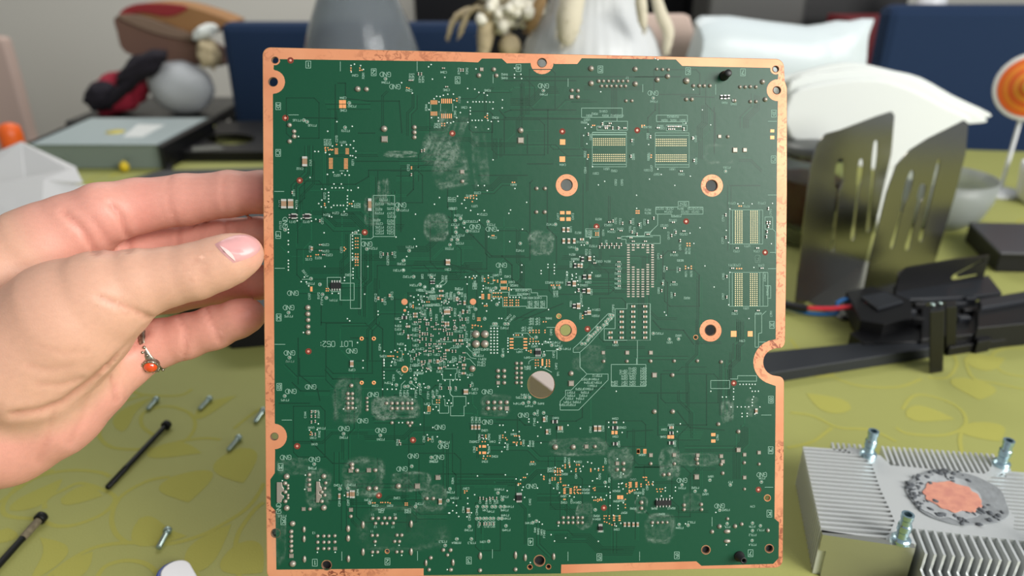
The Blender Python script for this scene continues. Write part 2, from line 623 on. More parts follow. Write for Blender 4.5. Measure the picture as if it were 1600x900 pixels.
# mounting rings
for (x, y, r) in RINGS:
    hr = [h for h in HOLES if abs(h[0] - x) < 2 and abs(h[1] - y) < 2][0]
    o = fill_plate('mounting_ring', Bl(circ(x, y, r - 0.4, 40)), [Bl(circ(hr[0], hr[1], hr[2] + 0.2))], WC, WM + 0.00006, M_cu, board)
    mb = MB()
    for k in range(8):
        a = math.radians(22.5 + 45 * k)
        c = BV(x + 14.3 * math.cos(a), y + 14.3 * math.sin(a), WM + 0.00006)
        mb.lathe([(0.0, 0), (0.00018, 0), (0.0, 0.00004)], Matrix.Translation(c), 8)
    mb.build('ring_via', M_dark, o, kind='stuff')
# plated barrels inside the holes
for (x, y, r) in [h for h in HOLES if 5 < h[2] < 10]:
    c = BV(x, y)
    mb = MB()
    rr = r * PX
    mb.lathe([(rr, -0.00162), (rr, WM + 0.0001), (rr - 0.0002, WM + 0.0001), (rr - 0.0002, -0.00162)], Matrix.Translation(c), 28, cap=False)
    mb.build('hole_lining', M_dark, board)

# ---- stroke font, 4 x 6 cells ----
F = {
 'A': '00 04 26 44 40|02 42', 'B': '00 06 36 45 44 33 03|33 42 41 30 00', 'C': '45 36 16 05 01 10 30 41', 'D': '00 06 26 35 44 42 31 20 00', 'E': '40 00 06 46|03 33',
 'F': '00 06 46|03 33', 'G': '45 36 16 05 01 10 30 41 43 23', 'H': '00 06|40 46|03 43', 'I': '20 26', 'J': '46 41 30 10 01', 'K': '00 06|46 03 40', 'L': '06 00 40',
 'M': '00 06 23 46 40', 'N': '00 06 40 46', 'O': '01 05 16 36 45 41 30 10 01', 'P': '00 06 36 45 44 33 03', 'Q': '01 05 16 36 45 41 30 10 01|22 40', 'R': '00 06 36 45 44 33 03|23 40',
 'S': '45 36 16 05 04 13 33 42 41 30 10 01', 'T': '20 26|06 46', 'U': '06 01 10 30 41 46', 'V': '06 20 46', 'W': '06 10 23 30 46', 'X': '00 46|06 40', 'Y': '06 23 46|20 23', 'Z': '06 46 00 40',
 '0': '01 05 16 36 45 41 30 10 01', '1': '15 26 20', '2': '05 16 36 45 44 00 40', '3': '06 46 23 33 42 41 30 10 01', '4': '30 36 02 42', '5': '46 06 03 33 42 41 30 10 01',
 '6': '36 16 05 01 10 30 41 42 33 03', '7': '06 46 10', '8': '13 04 05 16 36 45 44 33 13 02 01 10 30 41 42 33', '9': '10 30 41 45 36 16 05 04 13 43', ':': '11 12|14 15', '.': '10 11', '-': '03 43'}
F = {k: [[(int(q[0]), int(q[1])) for q in s.split()] for s in v.split('|')] for k, v in F.items()}


def seg(mb, p, q, wd, z):
    d = q - p
    if d.length < 1e-9:
        return
    d.normalize()
    n = Vector((-d.y, d.x)) * wd / 2
    e = d * wd * 0.3
    mb.add([(*(p - e + n), z), (*(p - e - n), z), (*(q + e - n), z), (*(q + e + n), z)], [(0, 1, 2, 3)])


def text(mb, px, py, s, h=3.4, rot=180, thick=0.17, pitch=0.80, z=WS):
    """centred at photo pixel, cap height h px"""
    c = Vector(B(px, py))
    H = h * PX
    u = H / 6
    adv = H * pitch
    a = math.radians(rot)
    ca, sa = math.cos(a), math.sin(a)
    tot = adv * len(s) - (adv - 4 * u * 0.95)
    wd = max(H * thick, 0.00011)
    x0 = -tot / 2
    for ch in s:
        for st in F.get(ch, []):
            P = []
            for (gx, gy) in st:
                lx, ly = x0 + gx * u * 0.95, (gy - 3) * u
                P.append(c + Vector((lx * ca - ly * sa, lx * sa + ly * ca)))
            for i in range(len(P) - 1):
                seg(mb, P[i], P[i + 1], wd, z)
        x0 += adv


CR = {'a': (400, 60, 5), 'b': (700, 60, 5), 'c': (980, 60, 5), 'd': (400, 230, 5), 'e': (700, 230, 5), 'g': (980, 230, 5), 'h': (400, 400, 5), 'i': (700, 400, 5), 'j': (980, 400, 5),
      'k': (400, 560, 5), 'l': (700, 560, 5), 'm': (980, 560, 5), 'n': (400, 720, 5), 'o': (700, 720, 5), 'p': (980, 720, 5), 'q': (590, 420, 10), 'r': (740, 420, 10), 's': (590, 505, 10),
      't': (740, 505, 10), 'u': (590, 590, 10), 'v': (860, 320, 10), 'w': (860, 400, 10), 'x': (840, 700, 10), 'z': (0, 0, 1)}


def cp(c, x, y):
    o = CR[c]
    return (o[0] + x / o[2], o[1] + y / o[2])


def parse(txt):
    out = []
    for line in txt.strip().splitlines():
        line = line.strip()
        if not line:
            continue
        c, rest = line[0], line[1:].split()
        for tok in rest:
            v = [float(q) for q in tok.split(',')]
            out.append((*cp(c, v[0], v[1]), *v[2:]))
    return out


# ---- copper pours and traces under the mask (relief strips) ----
hi, lo = MB(), MB()


def inside(px, py):
    return 434 < px < 1205 and 104 < py < 872 and not (px > 1170 and 525 < py < 608) and not ((px - 845) ** 2 + (py - 601) ** 2 < 30 ** 2) and \
        all((px - r[0]) ** 2 + (py - r[1]) ** 2 > 24 ** 2 for r in RINGS)


def trace(mb, P, wpx, z):
    Q = []
    for p in P:
        if not inside(*p):
            break
        Q.append(Vector(B(*p)))
    for i in range(len(Q) - 1):
        seg(mb, Q[i], Q[i + 1], wpx * PX, z)


tr = random.Random(5)
REG = [(500, 300, 60, 7), (520, 180, 80, 5), (640, 260, 70, 7), (760, 180, 70, 9), (700, 430, 90, 6), (820, 220, 60, 6), (600, 420, 60, 9), (560, 560, 60, 7), (520, 680, 70, 6),
       (760, 400, 60, 8), (900, 440, 60, 10), (1040, 440, 60, 6), (960, 520, 80, 8), (1100, 600, 80, 6), (1000, 700, 90, 7), (700, 700, 80, 8), (600, 760, 80, 6), (780, 780, 80, 8), (900, 800, 80, 7),
       (1080, 760, 80, 7), (1120, 240, 70, 5), (1040, 150, 80, 6), (880, 150, 80, 9), (1150, 520, 50, 4), (650, 620, 80, 8), (820, 680, 80, 7), (480, 420, 40, 5)]
for (cx, cy, sp, nb) in REG:
    for _ in range(nb):
        x, y = cx + tr.uniform(-sp, sp), cy + tr.uniform(-sp, sp)
        d = tr.choice([(1, 0), (0, 1), (-1, 0), (0, -1)])
        k = tr.choice([1, 1, 2, 3, 4, 6])
        L = [tr.uniform(14, 60), tr.uniform(8, 30), tr.uniform(14, 70)]
        t = tr.choice([1, -1])
        dg = (d[0] - d[1] * t, d[1] + d[0] * t)
        s_ = dg if tr.random() < 0.7 else (0, 0)
        for q in range(k):
            off = (-d[1] * 2.6 * q * t, d[0] * 2.6 * q * t)
            e = q * 1.0
            p0 = (x + off[0], y + off[1])
            p1 = (p0[0] + d[0] * (L[0] - e), p0[1] + d[1] * (L[0] - e))
            p2 = (p1[0] + s_[0] * L[1] * .7, p1[1] + s_[1] * L[1] * .7)
            d3 = tr.choice([d]) if q == 0 else d3
            p3 = (p2[0] + d3[0] * L[2], p2[1] + d3[1] * L[2])
            trace(lo if tr.random() < 0.62 else hi, [p0, p1, p2, p3], 1.0 if k > 1 else tr.choice([1.1, 1.6]), WP if q % 2 else WP + 0.000005)
    # a broader pour with a darker gap line around it
    for _ in range(1):
        x, y = cx + tr.uniform(-sp * .6, sp * .6), cy + tr.uniform(-sp * .6, sp * .6)
        a, b2 = tr.uniform(18, 48), tr.uniform(14, 40)
        c2 = min(a, b2) * .3
        P = [(x - a, y - b2), (x + a - c2, y - b2), (x + a, y - b2 + c2), (x + a, y + b2), (x - a + c2, y + b2), (x - a, y + b2 - c2)]
        if all(inside(*p) for p in P):
            for i in range(6):
                trace(lo, [P[i], P[(i + 1) % 6]], 1.3, WP + 0.00001)
lo.build('trace_gap', M_mask_lo, board, kind='stuff')
hi.build('trace', M_mask_hi, board, kind='stuff')
# large zones seen in the photo: dark gaps between copper pours
zone = MB()
for ln in ['a 140,640 300,640', 'a 620,360 620,640', 'a 380,620 640,625', 'a 640,350 700,350 700,470 880,490 1120,490', 'a 1120,490 1140,740', 'a 800,740 930,740', 'a 150,50 360,50',
           'b 440,580 490,560 1000,560', 'b 400,560 450,620 1040,625', 'b 440,620 440,900', 'b 620,750 620,900', 'b 780,560 780,900', 'b 440,300 1700,300', 'b 440,330 1000,330',
           'd 470,290 780,290 880,230 880,180 1200,180', 'd 1230,200 1230,330 1180,380', 'd 780,110 1370,110', 'e 240,220 620,220', 'e 620,130 820,130', 'e 640,880 640,280 660,260 820,260',
           'e 0,540 200,700 340,850 600,850', 'e 840,300 870,380 1020,440', 'h 330,640 330,1000', 'h 940,430 940,530 990,570 990,1100', 'h 510,520 740,520', 'h 510,340 510,540', 'h 740,640 870,640 870,900',
           'i 0,60 220,120 300,200', 'i 420,0 500,70 500,180 620,270 640,400', 'i 580,500 900,370', 'i 520,500 720,400', 'k 540,90 600,160 840,160', 'k 340,0 340,130 480,240 500,330', 'k 180,350 420,350',
           'k 600,820 480,700 430,640', 'k 600,820 800,820', 'k 300,650 500,650', 'l 380,480 560,480 600,520 650,520', 'l 700,0 700,160', 'l 1050,380 1050,460 1000,490 800,490', 'l 1400,620 1400,570 1600,560',
           'm 360,90 1000,100', 'm 240,280 240,600', 'm 620,120 620,520 380,520', 'm 100,270 470,270 470,380', 'm 390,410 490,540 760,560', 'm 60,850 280,850', 'j 200,500 260,570 440,580 520,690 980,690',
           'o 40,180 460,180', 'o 280,110 450,110', 'p 60,50 280,50', 'g 800,300 1040,300', 'c 420,180 420,450 680,460', 'c 680,540 680,900', 'c 60,300 420,300']:
    P = [cp(ln[0], *[float(q) for q in tk.split(',')]) for tk in ln[2:].split()]
    for i in range(len(P) - 1):
        if inside(*P[i]) and inside(*P[i + 1]):
            seg(zone, Vector(B(*P[i])), Vector(B(*P[i + 1])), 1.7 * PX, WP + 0.000015)
zone.build('pour_gap', M_mask_lo, board, kind='stuff')
for q in ['z 690,385 760,385 790,415 760,425 680,425', 'z 940,490 1060,580 1180,600 1180,640 1080,650 1000,600']:
    pass

# ---- silkscreen lines ----
silk = MB()


def sline(c, pts, wpx=0.75, closed=False):
    P = [Vector(B(*cp(c, *p))) for p in pts]
    if closed:
        P.append(P[0])
    for i in range(len(P) - 1):
        seg(silk, P[i], P[i + 1], wpx * PX, WR)


def sbox(c, x0, y0, x1, y1, wpx=0.75):
    sline(c, [(x0, y0), (x1, y0), (x1, y1), (x0, y1)], wpx, True)


def P2(s):
    return [tuple(float(q) for q in tk.split(',')) for tk in s.split()]


for c, s, cl_ in [
    ('a', '659,182 659,256', 0), ('a', '1259,182 1259,256', 0), ('a', '255,598 333,598', 0), ('b', '352,282 352,350', 0), ('b', '938,315 938,378', 0), ('b', '1521,360 1521,420', 0),
    ('c', '690,360 690,440', 0), ('c', '1100,648 1168,648', 0), ('d', '145,346 220,346', 0), ('g', '1100,374 1168,374', 0), ('h', '148,96 225,96', 0), ('h', '148,690 228,690', 0),
    ('k', '202,481 281,481', 0), ('j', '1030,672 1080,672', 0), ('m', '1048,442 1125,442', 0), ('p', '1075,206 1138,206', 0), ('p', '662,440 662,510', 0), ('p', '97,710 97,780', 0),
    ('n', '671,710 671,778', 0), ('n', '1262,705 1262,778', 0), ('o', '347,692 347,760', 0), ('o', '937,710 937,780', 0), ('o', '1496,710 1496,780', 0), ('j', '1100,99 1162,99', 0),
    ('d', '916,377 1083,377 1083,698 916,698', 1), ('d', '918,700 900,716 820,716', 0), ('d', '738,680 820,680 820,1260 738,1260', 1),
    ('h', '557,167 663,167 663,212 767,212 767,345 657,345 657,278 590,278 557,240', 1), ('h', '660,345 660,212', 0),
    ('b', '1043,545 1361,545 1361,617 1043,617', 1), ('b', '1320,617 1320,648', 0), ('b', '1215,648 1402,648 1402,717 1163,717 1163,686 1215,686', 1),
    ('b', '1128,736 1391,736', 0), ('b', '1128,750 1391,750', 0), ('c', '228,600 470,600 470,651 228,651', 1), ('c', '433,651 433,668 458,668', 0), ('c', '305,677 467,677 467,722 305,722', 1),
    ('e', '1075,637 1180,637 1180,702 1075,702', 1), ('e', '1140,655 1180,655', 0), ('e', '1390,700 1600,700', 0),
    ('g', '222,468 398,468 398,424 480,424 480,468 591,468 591,523 420,523 420,545 345,545 345,523 222,523', 1), ('g', '238,523 238,608 180,662 180,690 258,690 258,752 0,752', 0),
    ('g', '180,662 137,662 137,692 0,695', 0), ('g', '1075,545 1135,545 1135,640 1075,640', 1), ('g', '1135,640 1158,662 1158,830', 0), ('g', '1115,822 1160,822', 0),
    ('i', '1220,658 1580,658 1580,372 1398,372 1398,412 1305,412 1305,568 1220,568', 1), ('i', '1479,658 1479,848', 0),
    ('i', '1278,450 1297,470 1100,690 1030,752 978,752 978,722 1020,685 1250,450', 1), ('i', '1030,752 1030,865 1065,900', 0), ('l', '1032,0 1032,70 1085,122', 0),
    ('l', '1085,122 1250,122 1250,168 1020,403 876,403 876,335 918,290 918,248 962,248', 1), ('l', '1275,47 1545,47 1545,218 1275,218', 1),
    ('j', '0,372 178,372 178,658 0,658', 0), ('j', '1062,128 1098,128 1098,392 1062,392', 0), ('j', '1075,232 1120,232 1120,330 1095,330', 0), ('j', '1085,430 1050,462 1050,600 1025,605 1025,712 998,712 998,448 1050,448', 0),
    ('m', '652,172 800,172 800,235 652,235', 1), ('m', '805,160 862,160 862,135 1010,135 1010,178 862,178', 0),
    ('l', '20,448 125,448 125,373 140,373 140,297 38,297 38,373 20,373', 1), ('l', '15,165 15,275 38,297', 0), ('u', '1035,340 1052,340 1052,440 1110,440 1110,555 965,555 965,418 855,418 855,345', 0),
    ('s', '1015,800 1015,878 1215,878 1215,790 1240,780 1240,710 1060,710', 0), ('s', '1135,878 1135,1000', 0), ('s', '350,430 385,430 385,545 345,545', 0), ('s', '1390,460 1460,540 1540,555', 0),
    ('s', '1400,370 1450,430 1470,440', 0), ('s', '1390,555 1440,560 1530,660', 0), ('s', '1020,290 1160,290', 0), ('s', '1130,400 1150,385 1270,385', 0),
    ('r', '560,315 900,315 900,375 1000,375 1000,425 1145,425 1145,615 825,615 825,585 725,585', 0), ('r', '560,315 560,415 755,415 755,465', 0), ('r', '285,365 545,365 545,440', 0), ('r', '285,365 285,455 455,455 455,590 725,590', 0),
    ('r', '260,128 305,128 305,235 260,235', 0), ('r', '415,230 415,280 520,280', 0), ('r', '525,280 525,230', 0), ('t', '620,215 780,215', 0), ('t', '630,408 680,408 700,395 720,408 775,408', 0),
    ('t', '640,155 850,155 890,215 930,225', 0), ('t', '1140,65 1290,65', 0), ('t', '890,540 1060,540 1075,520', 0), ('t', '860,640 865,600 900,570 940,565', 0), ('t', '1080,700 1120,710 1220,765', 0), ('t', '1130,430 1300,430 1300,560', 0),
    ('t', '260,45 395,45', 0), ('v', '555,375 670,375', 0), ('v', '1110,495 1110,560 1110,540 1180,540 1180,605 1330,605 1370,640 1400,605 1600,605', 0), ('v', '1110,495 1470,490 1470,435 1560,435 1600,390', 0),
    ('h', '1430,220 1460,190', 0), ('q', '960,240 1020,190', 0), ('q', '980,255 1035,250 1080,205', 0), ('d', '655,185 690,185', 0), ('a', '1365,515 1365,570', 0), ('a', '1442,510 1442,570', 0), ('a', '1537,510 1537,570', 0),
    ('h', '360,182 418,182', 0), ('u', '1135,30 1135,260 1170,295', 0), ('u', '370,180 370,110 430,50', 0), ('u', '540,95 600,150', 0), ('l', '1472,0 1472,47', 0), ('o', '1290,430 1345,430', 0), ('x', '420,615 490,615', 0), ('x', '440,725 480,725', 0)]:
    sline(c, P2(s), 0.7, bool(cl_))
for (x0, y0, x1, y1) in [(925.4, 206.6, 978.7, 260.7), (1023.7, 207.6, 1076.6, 261.2), (1140, 328, 1191.6, 381.2), (1139.4, 425.6, 1192, 478.6)]:
    sbox('z', x0, y0, x1, y1, 0.6)
sline('z', [(925.4, 210.8), (978.7, 210.8)]); sline('z', [(925.4, 256.8), (978.7, 256.8)]); sline('z', [(1023.7, 211.6), (1076.6, 211.6)]); sline('z', [(1023.7, 257.4), (1076.6, 257.4)])
sline('z', [(1144.3, 328), (1144.3, 381)]); sline('z', [(1186, 328), (1186, 381)]); sline('z', [(1144, 425.6), (1144, 478.6)]); sline('z', [(1187, 425.6), (1187, 478.6)])
# boxed grid letters along the edges
for ch, c, x, y, r in [('1', 'a', 409, 205, 180), ('2', 'a', 920, 265, 180), ('3', 'b', 75, 327, 180), ('4', 'b', 550, 232, 180), ('5', 'b', 1190, 243, 180), ('6', 'c', 475, 257, 180), ('7', 'c', 903, 266, 180),
                       ('1', 'n', 460, 795, 180), ('2', 'n', 1027, 786, 180), ('3', 'o', 163, 778, 180), ('4', 'o', 645, 632, 180), ('5', 'o', 1182, 752, 180), ('6', 'p', 387, 738, 180), ('7', 'p', 963, 721, 180),
                       ('A', 'a', 174, 530, 180), ('C', 'd', 174, 45, 180), ('F', 'd', 174, 686, 90), ('H', 'h', 178, 480, 180), ('B', 'k', 182, 222, 180), ('M', 'k', 193, 848, 180), ('K', 'n', 214, 472, 180),
                       ('A', 'c', 1145, 588, 180), ('C', 'g', 1143, 96, 180), ('F', 'g', 1018, 872, 180), ('H', 'j', 1130, 538, 180), ('B', 'm', 1122, 322, 180), ('M', 'm', 1120, 717, 180), ('K', 'p', 1110, 412, 180), ('F', 'j', 1018, 22, 180)]:
    sbox(c, x - 19, y - 27, x + 19, y + 27, 0.75)
    text(silk, *cp(c, x, y), ch, 6.2, r)
GNDS = [('a', 1010, 282, 180), ('a', 1085, 378, 180), ('b', 745, 372, 180), ('c', 200, 428, 180), ('d', 1130, 452, 180), ('d', 865, 757, 180), ('d', 228, 590, 90), ('h', 288, 290, 180), ('h', 255, 403, 180),
        ('h', 748, 742, 180), ('h', 262, 757, 180), ('e', 210, 622, 180), ('e', 337, 640, 180), ('i', 417, 72, 180), ('k', 272, 257, 180), ('k', 427, 222, 180), ('k', 915, 282, 180), ('k', 833, 487, 180),
        ('k', 687, 548, 180), ('k', 975, 562, 180), ('k', 1436, 537, 180), ('k', 1463, 687, 180), ('k', 1427, 772, 180), ('k', 1228, 762, 180), ('k', 1140, 863, 180), ('k', 232, 773, 180), ('k', 457, 788, 180),
        ('l', 305, 260, 180), ('l', 307, 497, 180), ('l', 588, 443, 180), ('o', 650, 198, 180), ('n', 178, 370, 90), ('p', 427, 152, 180), ('p', 720, 352, 180), ('p', 1050, 108, 180)]
for c, x, y, r in GNDS:
    text(silk, *cp(c, x, y), 'GND', 7.0, r, 0.11, 0.84)
text(silk, 524, 537.3, 'LOT 052:', 8.2, 180, 0.10, 0.80)
